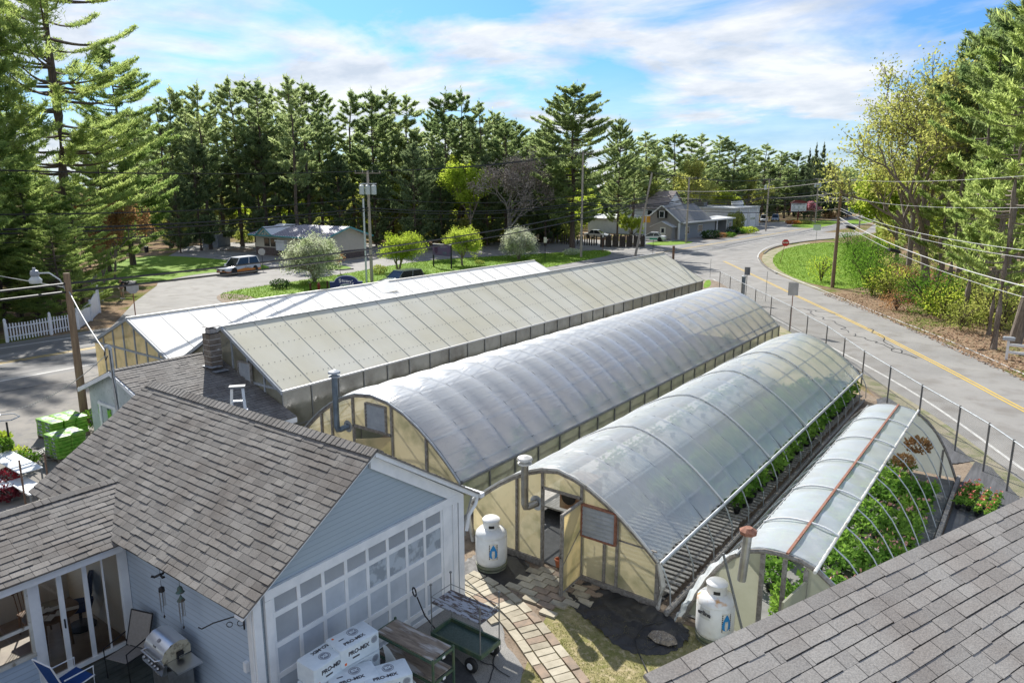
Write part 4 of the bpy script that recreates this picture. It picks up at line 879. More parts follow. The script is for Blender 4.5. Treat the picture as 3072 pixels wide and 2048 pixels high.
sub(df, 'door_frame', FRAMEW, dro); dh = MB(); dh.tube([(ex + .03, ey - .06, 1.0), (ex + .0, ey - .12, 1.05), (ex + .03, ey - .06, 1.12)], .012, 6); sub(dh, 'handle', BLACK, dro)
flue(td, -9.32, 13.1, 1.62, 2.64, mat('flue_brown', (.20, .18, .15), .35, (.32, .31, .28), 4, metal=.6), DWHITE, -9.15, 13.37)

# ---- the small low tunnel nearest the fence
EXA, EXB, EZT, EYA, EYB = -5.35, -1.5, 2.12, 13.4, 25.3
te = thing('small_hoop_house', 'small low tunnel with milky film over its top and rusty ridge bar, nearest the fence', 'greenhouse', (-3.3, 19, 0))
def ep(k): return arc(EXA, EXB, 0.0, EZT, k, .30)
def cov(k0, k1, nm):
    mb = MB()
    def fn(u, v):
        x, z = ep(k0 + (k1 - k0) * u); ph = (v * 11) % 1
        sag = .035 * math.sin(math.pi * ph) * math.sin(math.pi * u) + .012 * math.sin(v * 260 + u * 3) * abs(u if k0 > .45 else 1 - u) ** 3
        return (x, EYA + (EYB - EYA) * v, z + .02 - sag)
    mb.grid(fn, 12, 110); return P(mb, nm, FILME, te, smooth='all')
cov(.3585, .516, 'plastic_cover'); cov(.516, .607, 'plastic_cover')
hp = MB()
for i in range(12):
    y = EYA + (EYB - EYA) * i / 11; hp.tube([(ep(j / 18)[0], y, ep(j / 18)[1]) for j in range(19)], .017, 6)
P(hp, 'hoop', GALV, te)
bt = MB()
for i in (1, 2, 3, 4, 5): y = EYA + (EYB - EYA) * i / 5.6 - .6; bt.tube([(ep(k)[0], y, ep(k)[1] + .045) for k in np.linspace(.355, .61, 12)], .024, 6)
P(bt, 'hold_down_strap', mat('strap_white', (.72, .72, .70), .6), te)
x, z = ep(.516); rb = MB(); rb.bar((x, EYA - .1, z + .05), (x, EYB, z + .05), .05, .035); P(rb, 'ridge_bar', RUST, te)
for k in (.607, .3585):
    x, z = ep(k); rb = MB(); rb.tube([(x, EYA - .2, z), (x, EYB + .3, z)], .035, 8); P(rb, 'side_rail', DWHITE if k > .5 else DGALV, te)
rb = MB(); rb.bar((EXB + .05, EYA, .12), (EXB + .05, EYB + .1, .12), .10, .14); rb.bar((EXA - .05, EYA, .08), (EXA - .05, EYB, .08), .10, .14); P(rb, 'base_rail', FRAMEW, te)
pe = [ep(j / 18) for j in range(19)]
CORR = mat('corrugated_panel', (0.48, 0.47, 0.36), .4, (0.36, 0.36, 0.27), 2, trans=.45)
endwall(te, pe, EYA, [(EXA, -3.78, .12), (-2.98, EXB, .12)], CORR)
EW = mat('end_panel_grey', (.50, .52, .47), .5, (.40, .42, .38), 2, trans=.35); endwall(te, pe, EYB, [(EXA, EXB, .1)], EW)
ef = MB(); ef.box(-3.84, EYA - .04, 0, -3.76, EYA + .04, 1.98); ef.box(-3.42, EYA - .03, 0, -3.34, EYA + .04, 1.98); ef.box(-3.02, EYA - .04, 0, -2.94, EYA + .04, 1.9); ef.tube([(x, EYA - .02, z - .04) for x, z in pe], .05, 6); ef.tube([(x, EYB, z) for x, z in pe], .04, 6); ef.box(-1.98, EYB - .05, 0, -1.92, EYB - .01, .95); P(ef, 'end_frame', FRAMEW, te)
lf = MB(); lf.slab([(-2.98, EYA - .03, .1), (-3.2, EYA - .7, .1), (-3.2, EYA - .7, 1.5), (-2.98, EYA - .03, 1.7)], .04); P(lf, 'door', CORR, te)
fe = MB(); fe.cyl((-4.06, 13.0, 1.5), (-4.0, 13.0, 2.5), .085, None, 14); feo = P(fe, 'flue_pipe', mat('flue_steel', (.42, .42, .40), .35, (.30, .29, .27), 5, metal=.6), te)
fc = MB(); fc.lathe([(.09, 0), (.16, .03), (.17, .10), (.08, .16)], (-4.0, 13.0, 2.47), 8); sub(fc, 'flue_cap', RUST, feo)
ls = MB()                                     # bunched loose sheeting at the left front corner
def fn(u, v):
    k = .02 + .33 * u; x, z = ep(k); return (x - .05 - .06 * math.sin(v * 6), EYA - .35 + .45 * v + .03 * math.sin(u * 31), z + .03 + .05 * math.sin(u * 40 + v * 5) * (1 - v))
ls.grid(fn, 40, 8); P(ls, 'loose_sheeting', FILME, te, smooth='all')
lb = MB(); lb.bar((-4.42, 12.9, 2.0), (-3.80, 12.75, .3), .035, .035); tag(lb.build('steel_bar', DGALV), 'rusty angle bar leaning in front of the small tunnel beside the propane tank', 'bar')

# inside: benches
SLAT = mat('slat_grey', (.34, .32, .29), .8, (.20, .185, .165), 4, stretch=(6, 1, 6))
bn = thing('slatted_bench', 'long grey slatted wooden bench inside the clear film tunnel, bare at its front', 'bench', (-7.1, 23.3, 0))
m_ = MB(); y = 13.75
while y < 33.0:
    m_.box(-8.25 + random.uniform(-.03, .03), y, .20, -5.76 + random.uniform(-.03, .03), y + .10, .23); y += .20
P(m_, 'slats', SLAT, bn); m_ = MB()
for x in (-8.2, -7.15, -6.0): m_.box(x - .03, 13.7, .12, x + .03, 33.0, .20)
for i in range(12):
    for x in (-8.2, -6.1): m_.box(x - .09, 13.9 + i * 1.7, 0, x + .09, 14.1 + i * 1.7, .12)
P(m_, 'frame', FRAMEW, bn)
b2 = thing('slatted_bench', 'slatted plant bench inside the clear film tunnel on the side of its stove', 'bench', (-10.2, 24, 0)); m_ = MB(); m_.box(-11.0, 15.5, .36, -9.4, 33.0, .41); P(m_, 'slats', SLAT, b2); m_ = MB()
for i in range(11):
    for x in (-10.9, -9.5): m_.box(x - .09, 15.7 + i * 1.7, 0, x + .09, 15.9 + i * 1.7, .36)
P(m_, 'frame', FRAMEW, b2)
FAB = mat('ground_fabric', (0.028, 0.028, 0.030), .7, (0.055, 0.055, 0.058), 3, bump=.4, bscale=9)
fm = MB(); fm.quad((DXA + .1, DYA + .1, .03), (DXB, DYA + .1, .03), (DXB, DYB, .03), (DXA + .1, DYB, .03)); struct('tunnel_floor', fm, FAB)
fm = MB(); fm.quad((EXA + .1, EYA + .05, .032), (EXB - .05, EYA + .05, .032), (EXB - .05, EYB - .05, .032), (EXA + .1, EYB - .05, .032)); struct('tunnel_floor', fm, mat('floor_grey', (.22, .215, .20), .8, (.13, .13, .12), 2))
fm = MB(); fm.quad((XA + .1, YA + .1, .03), (XB - .05, YA + .1, .03), (XB - .05, YB - .1, .03), (XA + .1, YB - .1, .03)); struct('tunnel_floor', fm, DIRT)
# stove in the clear tunnel
sv = thing('heater', 'rust streaked boxy heater hanging just inside the open tunnel door', 'heater', (-8.75, 14.4, 0)); m_ = MB(); m_.box(-.35, -.1, 1.15, .35, .8, 1.85); m_.build('body', mat('heater_tan', (.35, .27, .18), .6, (.22, .10, .05), 4), sv); m_ = MB(); m_.lathe([(.20, 0), (.20, .03), (.05, .05)], (0, 0, 0), 16); o_ = m_.build('fan', BLACK, sv); o_.rotation_euler = (R(90), 0, 0); o_.location = (-.08, -.11, 1.5)
m_ = MB(); 
for a in (-.3, .3):
    for b in (0, .7): m_.cyl((a, b, 1.85), (a, b, 2.3), .01, None, 4)
m_.build('hanger', BLACK, sv)
for (x, y, r, lab) in ((-8.62, 13.55, .10, 'small terracotta pot standing nearest the open tunnel door'), (-8.45, 13.75, .085, 'terracotta pot just inside the open tunnel door behind another')):
    p_ = thing('flower_pot', lab, 'pot', (x, y, .03)); m_ = MB(); m_.lathe([(r * .7, 0), (r, r * 1.7), (r * 1.12, r * 1.7), (r * 1.12, r * 2.0), (r * .85, r * 2.0), (r * .8, r * 1.4)], n=16); m_.build('pot', mat('terracotta', (.45, .12, .05), .8, (.5, .2, .1), 9), p_)
# ================= trees and plants =================
PINE = leafmat('pine_needles', (0.11, 0.17, 0.07), (0.25, 0.31, 0.13), .55)
PINEY = leafmat('pine_needles_yellow', (0.15, 0.23, 0.07), (0.33, 0.40, 0.14), .58)
FIR = leafmat('fir_needles', (0.065, 0.10, 0.055), (0.14, 0.175, 0.09), .45)
LEAFY = leafmat('leaf_spring', (0.20, 0.28, 0.04), (0.36, 0.42, 0.08), .55)
LEAFO = leafmat('leaf_olive', (0.19, 0.24, 0.06), (0.34, 0.35, 0.11), .5)
LEAFR = leafmat('leaf_copper', (0.24, 0.13, 0.06), (0.33, 0.22, 0.10), .45)
LEAFG = leafmat('leaf_green', (0.05, 0.12, 0.02), (0.12, 0.22, 0.035), .42)
LEAFD = leafmat('leaf_dark', (0.020, 0.045, 0.018), (0.05, 0.09, 0.03), .3)
BLOOM = leafmat('blossom_white', (0.30, 0.37, 0.18), (0.62, 0.62, 0.52), .4)
LIME_ = leafmat('leaf_lime', (0.24, 0.34, 0.04), (0.38, 0.46, 0.09), .5)
BARE = mat('twig_brown', (.13, .095, .075), .95, (.07, .05, .04), 4)
def leaves(name, C, A, B, m, parent):
    n = len(C); V = np.empty((n, 4, 3), np.float32); V[:, 0] = C - A; V[:, 1] = C + B; V[:, 2] = C + A; V[:, 3] = C - B
    me = bpy.data.meshes.new(name); me.vertices.add(4 * n); me.vertices.foreach_set('co', V.ravel()); me.loops.add(4 * n); me.loops.foreach_set('vertex_index', np.arange(4 * n, dtype=np.int32))
    me.polygons.add(n); me.polygons.foreach_set('loop_start', np.arange(0, 4 * n, 4, dtype=np.int32)); me.polygons.foreach_set('loop_total', np.full(n, 4, np.int32))
    me.materials.append(m); me.update(); me.validate(); o = bpy.data.objects.new(name, me); COL.objects.link(o); o.parent = parent; return o
def unit(v): return v / (np.linalg.norm(v, axis=-1, keepdims=True) + 1e-9)
def pine(name, label, seed, H, base=.25, Rm=.16, dz=.75, nb=5, dens=9, tl=.34, tw=.055, m=None, bark=None, droop=0.0, top=.5, group=None, trunk_r=None, limb=None, flat=.35, cat='pine tree', rise=.25, skip=.12, up=.8):
    rg = np.random.default_rng(seed); rn_ = random.Random(seed); t_ = thing(name, label, cat, group=group); W = MB(); tr_ = trunk_r or H * .0125
    bx = [(rn_.uniform(-.012, .012) * H * (i / 8) if i else 0, rn_.uniform(-.012, .012) * H * (i / 8) if i else 0, H * i / 8) for i in range(9)]
    W.tube(bx, lambda k: tr_ * (1 - k) ** .8 * (1.15 if k == 0 else 1) + .02, 8, False)
    def axis(z):
        k = max(0, min(7.999, z / H * 8)); i = int(k); f = k - i; return np.array([bx[i][j] + (bx[i + 1][j] - bx[i][j]) * f for j in range(3)])
    Cs, As = [], []; z = H * base; 
    while z < H * .985:
        f = (z - H * base) / (H * (1 - base)); prof = min(1, .62 + f * 1.3) * (1 - f ** 3.2) ** .75 + .06
        for b in range(nb if f < .9 else 4):
            if rn_.random() < skip: continue
            th = rn_.uniform(0, 2 * math.pi); L = H * Rm * prof * rn_.uniform(.55, 1.18)
            if L < .3: L = .3
            o = axis(z + rn_.uniform(-dz * .4, dz * .4)); el = rise * (0.3 + f) - droop; pts = []
            n = max(3, int(L / .7)); lat = np.array([-math.sin(th), math.cos(th), 0]); bend = rn_.uniform(-.25, .25)
            for i in range(n + 1):
                s = i / n; pts.append(o + np.array([math.cos(th), math.sin(th), 0]) * L * s + lat * bend * L * s * s + np.array([0, 0, 1]) * L * (el * s + .20 * s * s - .07 * math.sin(s * 3.1)))
            W.tube(pts, lambda k, L=L: max(.012, L * .017 * (1 - k)), 4, False)
            P_ = np.array(pts); nt = max(5, int(L * dens)); ss = rg.uniform(.28 if L > 1.5 else .05, 1.0, nt) ** .8
            idx = ss * n; i0 = np.minimum(idx.astype(int), n - 1); fr_ = (idx - i0)[:, None]; base_ = P_[i0] * (1 - fr_) + P_[i0 + 1] * fr_; dirb = unit(P_[i0 + 1] - P_[i0])
            side = rg.choice([-1, 1], nt)[:, None]; tlen = (rg.uniform(.25, 1, nt) * L * .34 * (1.15 - ss))[:, None]; td_ = unit(dirb * .8 + side * lat * 1.0 + np.array([0, 0, .18]))
            per = 4
            for q in range(per):
                kk = rg.uniform(.15, 1.05, nt)[:, None]; c = base_ + td_ * tlen * kk + rg.normal(0, 1, (nt, 3)) * np.array([.12, .12, .07]) * (1 if L > 1 else .5)
                a = unit(td_ * .7 + rg.normal(0, 1, (nt, 3)) * np.array([.6, .6, flat]) + np.array([0, 0, up * .5])); Cs.append(c); As.append(a)
        z += dz * rn_.uniform(.7, 1.3) * (1 if f < .8 else .6)
    # leader tuft
    c = axis(H * .98) + rg.normal(0, 1, (24, 3)) * np.array([.15, .15, .5]); Cs.append(c); As.append(unit(rg.normal(0, 1, (24, 3)) + np.array([0, 0, 1.5])))
    C = np.concatenate(Cs); A = np.concatenate(As); n = len(C); ln = rg.uniform(.7, 1.3, n)[:, None] * tl; B = unit(np.cross(A, rg.normal(0, 1, (n, 3)))) * tw * rg.uniform(.7, 1.4, n)[:, None]
    W.build('trunk', bark or BARK, t_); leaves('crown', C, A * ln, B * 1.0, m or PINE, t_); return t_
def broad(name, label, seed, H, spread=.35, trunk=.3, m=None, bark=None, lv=9, leaf=.13, dens=26, group=None, cat='tree', forks=3, levels=4, tr_=None, up=.55, clump=.38, lean=0.0, bloom=None, start=None):
    rg = np.random.default_rng(seed); rn_ = random.Random(seed); t_ = thing(name, label, cat, group=group); W = MB(); tips = []; r0 = tr_ or H * .018
    def grow(p, d, L, r, lev):
        pts = [p]; q = p
        for i in range(4):
            d = (d + Vector((rn_.uniform(-.16, .16), rn_.uniform(-.16, .16), rn_.uniform(-.05, .14)))).normalized(); q = q + d * (L / 4); pts.append(q)
            if lev >= levels - 1: tips.append((q, d))
        W.tube(pts, r, 5 if lev > 1 else 7, False, r2=r * .62)
        if lev >= levels: return
        for k in range(forks if lev else forks + 1):
            a = rn_.uniform(0, 2 * math.pi); o = d.orthogonal().normalized(); o = Matrix.Rotation(a, 3, d) @ o; sp_ = rn_.uniform(.5, 1.1) * (spread / .35)
            nd = (d + o * sp_ + Vector((0, 0, up * .3))).normalized(); j = rn_.choice([2, 3, 4, 4]); grow(pts[j], nd, L * rn_.uniform(.62, .86), r * .58, lev + 1)
    for s in range(start or 1):
        a = 2 * math.pi * s / (start or 1) + .4
        d0 = Vector((lean + (.35 * math.cos(a) if start else 0), (.35 * math.sin(a) if start else 0), 1)).normalized(); grow(Vector((0, 0, 0)), d0, H * trunk, r0, 0)
    zmax = max(t.z for t, d in tips); k = H / max(zmax, .1) * .97
    W.v = [(x * k, y * k, z * k) for x, y, z in W.v]
    T = np.array([tuple(t * k) for t, d in tips]); n = len(T) * lv
    C = np.repeat(T, lv, 0) + rg.normal(0, 1, (n, 3)) * clump * H * .06; C = C[C[:, 2] > .1]; n = len(C)
    A = unit(rg.normal(0, 1, (n, 3)) + np.array([0, 0, .3])) * leaf * rg.uniform(.6, 1.3, n)[:, None]; B = unit(np.cross(A, rg.normal(0, 1, (n, 3)))) * leaf * .55 * rg.uniform(.6, 1.3, n)[:, None]
    W.build('trunk', bark or BARKG, t_); leaves('crown', C, A, B, m or LEAFY, t_)
    return t_
def bush(name, label, seed, rx, ry, rz, m, n=900, leaf=.10, group=None, cat='shrub', stems=7, hollow=.45, stem=None, up=0.3):
    rg = np.random.default_rng(seed); t_ = thing(name, label, cat, group=group); W = MB(); rn_ = random.Random(seed)
    for i in range(stems):
        a = rn_.uniform(0, 6.28); k = rn_.uniform(.3, .85); W.tube([(0, 0, 0), (rx * .3 * k * math.cos(a), ry * .3 * k * math.sin(a), rz * .7), (rx * k * math.cos(a), ry * k * math.sin(a), rz * rn_.uniform(1.1, 1.7))], max(.008, rz * .02), 4, False)
    W.build('stem', stem or BARE, t_)
    u = unit(rg.normal(0, 1, (n, 3))); rr = rg.uniform(hollow, 1.0, n)[:, None] ** .7
    ld = unit(rg.normal(0, 1, (9, 3))); lump = 1 + .22 * np.max(u @ ld.T, axis=1, keepdims=True) ** 3 - .12
    C = u * rr * lump * np.array([rx, ry, rz]) + np.array([0, 0, rz * .95]); C[:, 2] = np.maximum(C[:, 2], .02 * rz)
    A = unit(u + rg.normal(0, .8, (n, 3)) + np.array([0, 0, up])) * leaf * rg.uniform(.6, 1.3, n)[:, None]; B = unit(np.cross(A, rg.normal(0, 1, (n, 3)))) * leaf * .5
    leaves('foliage', C, A, B, m, t_); return t_
def place(t_, xy, rz=0.0, sc=1.0): t_.location = (xy[0], xy[1], 0); t_.rotation_euler = (0, 0, rz); t_.scale = (sc, sc, sc); return t_
rt = random.Random(11)
# --- the large pines at the left
big = pine('white_pine', 'huge near white pine with forked bare trunk and long layered limbs at upper left', 3, 40, base=.14, Rm=.20, dz=1.0, nb=6, dens=26, tl=.22, tw=.032, m=PINEY, trunk_r=.50, rise=.16, flat=.2, skip=.18)
place(big, G(222, 860)[:2], 1.1); big.rotation_euler = (R(-.5), R(1.6), 1.1)
b2 = pine('white_pine', 'dense bright green pine standing right behind the huge forked one', 8, 24, base=.07, Rm=.23, dz=.72, nb=6, dens=13, tl=.30, tw=.042, m=PINEY, rise=.12)
place(b2, G(400, 795)[:2], 2.2)
for k, (u, v, s, lab) in enumerate(((40, 905, .95, 'tall dense pine cut off by the left edge of the frame'), (115, 955, .42, 'low dark pine right behind the white picket fence'), (250, 925, .38, 'small dark pine at the corner of the white picket fence'),
                               (-120, 860, .95, 'pine mostly outside the left edge, its boughs reaching in'), (20, 985, .34, 'small dark pine behind the left end of the picket fence'), (330, 815, .62, 'medium bright pine between the two big pines'),
                               (190, 985, .30, 'little dark pine directly behind the middle of the picket fence'), (-40, 990, .42, 'dark bushy pine at the far left edge behind the fence'), (60, 950, .5, 'dark mid-size pine behind the two small ones at the picket fence'), (-160, 1010, .72, 'tall pine outside the left edge that shades the road'), (-420, 1080, .9, 'tall pine well outside the left edge beyond the road'), (-60, 925, .85, 'tall shady pine at the left edge over the picket fence'), (-700, 1150, .9, 'tall pine far outside the left edge beyond the road'))):
    o = dup(b2, (*G(u, v)[:2], 0), rt.uniform(0, 6), s * (1 if k not in (1, 2, 4, 6, 7) else 1), lab)
    if k in (1, 2, 4, 6, 7, 8): o.scale = (s * 1.35, s * 1.35, s)
bt = broad('copper_tree', 'thin young tree with copper leaves at the edge of the left lawn', 5, 8, m=LEAFR, lv=7, leaf=.13, trunk=.35, spread=.3); place(bt, G(345, 838)[:2])
dup(bt, (*G(315, 862)[:2], 0), 2.0, .8, 'small copper leaved sapling beside the huge pine trunk')
dup(bt, (*G(270, 800)[:2], 0), 4.0, 1.2, 'copper and pale leaved tree behind the huge pine trunk')
# --- forest prototypes
PINEF = leafmat('forest_needles', (0.17, 0.235, 0.105), (0.34, 0.40, 0.19), .58)
fp = [pine('forest_pine', 'tall dark white pine in the front ranks of the forest behind the kiosk', 21 + i, 25 + i, base=(.30, .40, .22, .36)[i], Rm=(.145, .125, .165, .14)[i], dz=1.15, nb=6, dens=8, tl=.42, tw=.085, m=(PINEF, PINEF, PINE, PINEF)[i], cat='pine tree', group='tall pines of the forest behind the kiosk', rise=.2) for i in range(4)]
sp_ = pine('spruce', 'narrow dark spruce in the row beyond the white garage', 31, 17, base=.06, Rm=.13, dz=.5, nb=6, dens=7, tl=.34, tw=.07, m=FIR, cat='spruce tree', rise=.0, group='narrow spruces beyond the white garage', flat=.2)
bd = [broad('forest_broadleaf', 'yellow green broadleaf tree under the tall forest pines', 41 + i, 13 + 3 * i, m=(LEAFY, LEAFO)[i], lv=12, leaf=.26, trunk=.28, forks=3, levels=4, group='broadleaf trees under the forest pines') for i in range(2)]
used = set(); FPL = 'tall dark white pine in the front ranks of the forest behind the kiosk'
def put(proto, xy, rz, sc, label=None, group=None):
    if id(proto) not in used:
        used.add(id(proto)); place(proto, xy, rz); proto.scale = sc if isinstance(sc, tuple) else (sc,) * 3
        if label: proto['label'] = label
        if group: proto['group'] = group
        return proto
    return dup(proto, (xy[0], xy[1], 0), rz, sc, label, group)
# silhouette of the forest against the sky: (pixel x, pixel y of the top, depth)
tops = [(470, 300, 108), (500, 262, 112), (545, 290, 118), (590, 250, 106), (640, 275, 116), (690, 235, 112), (735, 240, 120), (770, 238, 110), (815, 262, 118), (865, 226, 100), (905, 245, 112), (945, 262, 118), (985, 300, 124),
        (1045, 272, 122), (1110, 272, 118), (1165, 270, 124), (1215, 285, 126), (1290, 330, 130), (1335, 275, 118), (1385, 268, 122), (1440, 305, 118), (1475, 330, 126), (1510, 350, 132), (1590, 395, 140)]
def treeh(u, v, depth, proto_h):
    p = GD(u, v, depth); return (p[0], p[1]), p[2] / proto_h
for i, (u, v, d) in enumerate(tops):
    j = i % 4; xy, s = treeh(u, v, d, 25 + j); put(fp[j], xy, rt.uniform(0, 6), (s * rt.uniform(.9, 1.1), s * rt.uniform(.9, 1.1), s), FPL, 'tall pines of the forest behind the kiosk')
L2 = 'lower pine filling the forest behind the front rank of tall pines'
for i in range(46):
    u = rt.uniform(380, 1650); d = rt.uniform(112, 175); v = rt.uniform(320, 450) + max(0, (u - 1200) * .12); j = rt.randrange(4)
    xy, s = treeh(u, v, d, 25 + j); put(fp[j], xy, rt.uniform(0, 6), (s * 1.15, s * 1.15, s), L2, 'lower pines filling the forest')
L3 = 'yellow green broadleaf tree low in the forest between the pine trunks'
for i in range(40):
    u = rt.uniform(430, 1640); d = rt.uniform(120, 165); v = rt.uniform(440, 590); j = rt.randrange(2); xy, s = treeh(u, v, d, 13 + 3 * j); put(bd[j], xy, rt.uniform(0, 6), s, L3, 'broadleaf trees low in the forest')
# understorey shrubs along the forest edge
ub = bush('understorey_shrub', 'dim leafy shrub at the shaded foot of the forest', 51, 2.2, 2.2, 1.5, LEAFO, 700, .26, group='shrubs at the foot of the forest', stems=9)
for i in range(46):
    u = rt.uniform(470, 1720); d = rt.uniform(118, 150) if u < 1250 else rt.uniform(112, 145); p = GD(u, 600, d); put(ub, p[:2], rt.uniform(0, 6), rt.uniform(.7, 1.5), 'dim leafy shrub at the shaded foot of the forest', 'shrubs at the foot of the forest')
# paler featured trees in front of the dark forest
ft_ = pine('pale_pine', 'pale silvery young pine right of the pole with the transformers', 61, 17, base=.08, Rm=.22, dz=.7, nb=6, dens=9, tl=.42, tw=.07, m=leafmat('needles_silver', (.10, .15, .07), (.19, .24, .12), .4)); xy, s = treeh(1238, 432, 104, 17); place(ft_, xy, 0, s)
for u, v, d, lab in ((760, 385, 110, 'pale silvery pine in front of the dark forest above the kiosk roof'), (1320, 500, 108, 'pale silvery pine left of the lime green sapling'), (575, 420, 104, 'pale pine at the left end of the dark forest'), (1660, 520, 118, 'pale young pine at the foot of the giant lone pine'), (520, 520, 100, 'small pale pine beside the grey board enclosure'), (880, 430, 112, 'pale pine rising behind the largest blossoming tree'), (1010, 470, 112, 'pale pine between the blossoming tree and the transformer pole'), (1120, 500, 112, 'pale pine directly behind the transformer pole'), (1460, 470, 112, 'pale pine behind the lime green sapling'), (1600, 460, 116, 'pale pine between the leafless tree and the giant lone pine'), (650, 470, 112, 'pale pine behind the left end of the kiosk roof')):
    xy, s = treeh(u, v, d, 17); dup(ft_, (*xy, 0), u * .1, s, lab)
gp_ = pine('white_pine', 'giant lone white pine standing above the grey house, tallest on the skyline', 71, 29, base=.16, Rm=.225, dz=.85, nb=7, dens=8.5, tl=.42, tw=.075, m=PINE, rise=.16, skip=.1); xy, s = treeh(1725, 255, 106, 29); place(gp_, xy, .4, s); gp_.scale = (s * 1.3, s * 1.3, s)
xy, s = treeh(1640, 300, 112, 29); dup(gp_, (*xy, 0), 2.1, (s * .62, s * .62, s * .86), 'dark pine close behind the left of the giant lone pine')
xy, s = treeh(1862, 355, 120, 29); dup(gp_, (*xy, 0), 3.9, (s * .7, s * .7, s), 'dark pine just right of the giant lone pine')
lm = broad('lime_sapling', 'thin lime green tree lit in front of the forest left of the giant pine', 75, 13, m=LIME_, lv=16, leaf=.19, trunk=.45, spread=.26); xy, s = treeh(1405, 488, 104, 13); place(lm, xy, 0, s)
gr = broad('bare_tree', 'grey leafless tree against the dark forest', 77, 17, m=mat('twig_grey', (.32, .28, .24), .95, (.20, .17, .15), 4), lv=4, leaf=.17, trunk=.30, levels=5, forks=3, bark=mat('grey_twig', (.24, .215, .20), .9), cat='bare tree'); xy, s = treeh(1525, 435, 104, 17); place(gr, xy, 0, s)
# right part of the skyline
for i, (u, v, d, lab) in enumerate(((1938, 395, 150, 0), (1975, 420, 160, 0), (2030, 400, 170, 0), (2075, 418, 180, 0), (2110, 402, 185, 0), (2160, 405, 190, 0), (2205, 425, 190, 0), (2250, 440, 200, 0), (2300, 432, 205, 0), (2345, 452, 215, 0), (2395, 455, 225, 0), (2440, 470, 235, 0), (2500, 492, 260, 0), (2590, 462, 270, 1), (2640, 480, 280, 0), (2690, 478, 240, 0), (2540, 500, 300, 0), (2480, 498, 300, 0), (2720, 500, 200, 0), (1905, 430, 140, 0))):
    j = i % 4; xy, s = treeh(u, v, d, 25 + j); put(fp[j], xy, rt.uniform(0, 6), (s * 1.5, s * 1.5, s), 'distant dark pine on the skyline right of the giant lone pine', 'distant pines on the right skyline')
for i in range(45):
    u = rt.uniform(1880, 2800); d = rt.uniform(185, 330); j = rt.randrange(4); v = 465 + (u - 1900) * .05 + rt.uniform(0, 40); xy, s = treeh(u, v, d, 25 + j); put(fp[j], xy, rt.uniform(0, 6), (s * 1.7, s * 1.7, s), 'distant pine filling the woods beyond the road junction', 'distant pines beyond the junction')
for i in range(26):
    u = 2180 + i * 14 + rt.uniform(-6, 6); d = rt.uniform(200, 240); v = rt.uniform(468, 540) + (30 if i > 22 else 0); xy, s = treeh(u, v, d, 17); put(sp_, xy, rt.uniform(0, 6), (s * .9, s * .9, s), 'narrow dark spruce in the row beyond the white garage', 'narrow spruces beyond the white garage')
for u, v in ((2452, 432), (2473, 430), (2430, 448)):
    xy, s = treeh(u, v, 190, 17); dup(sp_, (*xy, 0), u, (s * .38, s * .38, s), 'tall thin spire-like spruce rising above the distant skyline', 'thin spires on the skyline')
for i, (u, v, d, j, lab) in enumerate(((1945, 485, 150, 1, 'olive leaved tree left of the leaning pole top'), (2075, 470, 165, 1, 'round olive oak with a white disc below it behind the grey house'), (2235, 520, 190, 1, 'yellow green oak above the white garage roof'), (2190, 560, 180, 0, 'bright yellow green bush-like tree behind the white garage'), (1895, 640, 116, 0, 'small yellow green tree in front of the grey house left end'),
                            (2650, 560, 190, 1, 'olive tree beyond the junction right of the poles'))):
    xy, s = treeh(u, v, d, 13 + 3 * j); put(bd[j], xy, i * 1.3, s * 1.0, lab, '')
pk = broad('pink_tree', 'small pink blossoming tree in front of the spruces', 79, 7, m=leafmat('blossom_pink', (.42, .17, .20), (.5, .28, .3), .4), lv=10, leaf=.2); xy, s = treeh(2440, 602, 185, 7); place(pk, xy, 0, s)
# blossoming roadside trees
wt = broad('blossom_tree', 'largest white blossoming tree by the parking lot, nearest the kiosk', 81, 5.0, m=BLOOM, lv=5, leaf=.075, trunk=.22, forks=4, levels=4, spread=.55, clump=.75, tr_=.11, start=3); p = G(944, 846); place(wt, p[:2], .5)
wg = broad('blossom_tree_green', 'pale green leafing tree between the transformer pole and the purple sign', 83, 4.4, m=LIME_, lv=5, leaf=.075, trunk=.24, forks=4, levels=4, spread=.46, clump=.7, tr_=.09, start=2); place(wg, G(1195, 815)[:2], .3)
dup(wg, (*G(1387, 797)[:2], 0), 2.0, (1.0, 1.0, 1.05), 'yellow green leafing tree just right of the purple sign')
dup(wt, (*G(1556, 780)[:2], 0), 3.0, (.86, .86, .9), 'white blossoming tree farthest right, beside the grey pole')
rs = broad('sapling', 'thin red barked sapling at the foot of the largest blossoming tree', 85, 2.2, m=LEAFR, lv=4, leaf=.06, levels=3, tr_=.03); place(rs, G(1021, 822)[:2])
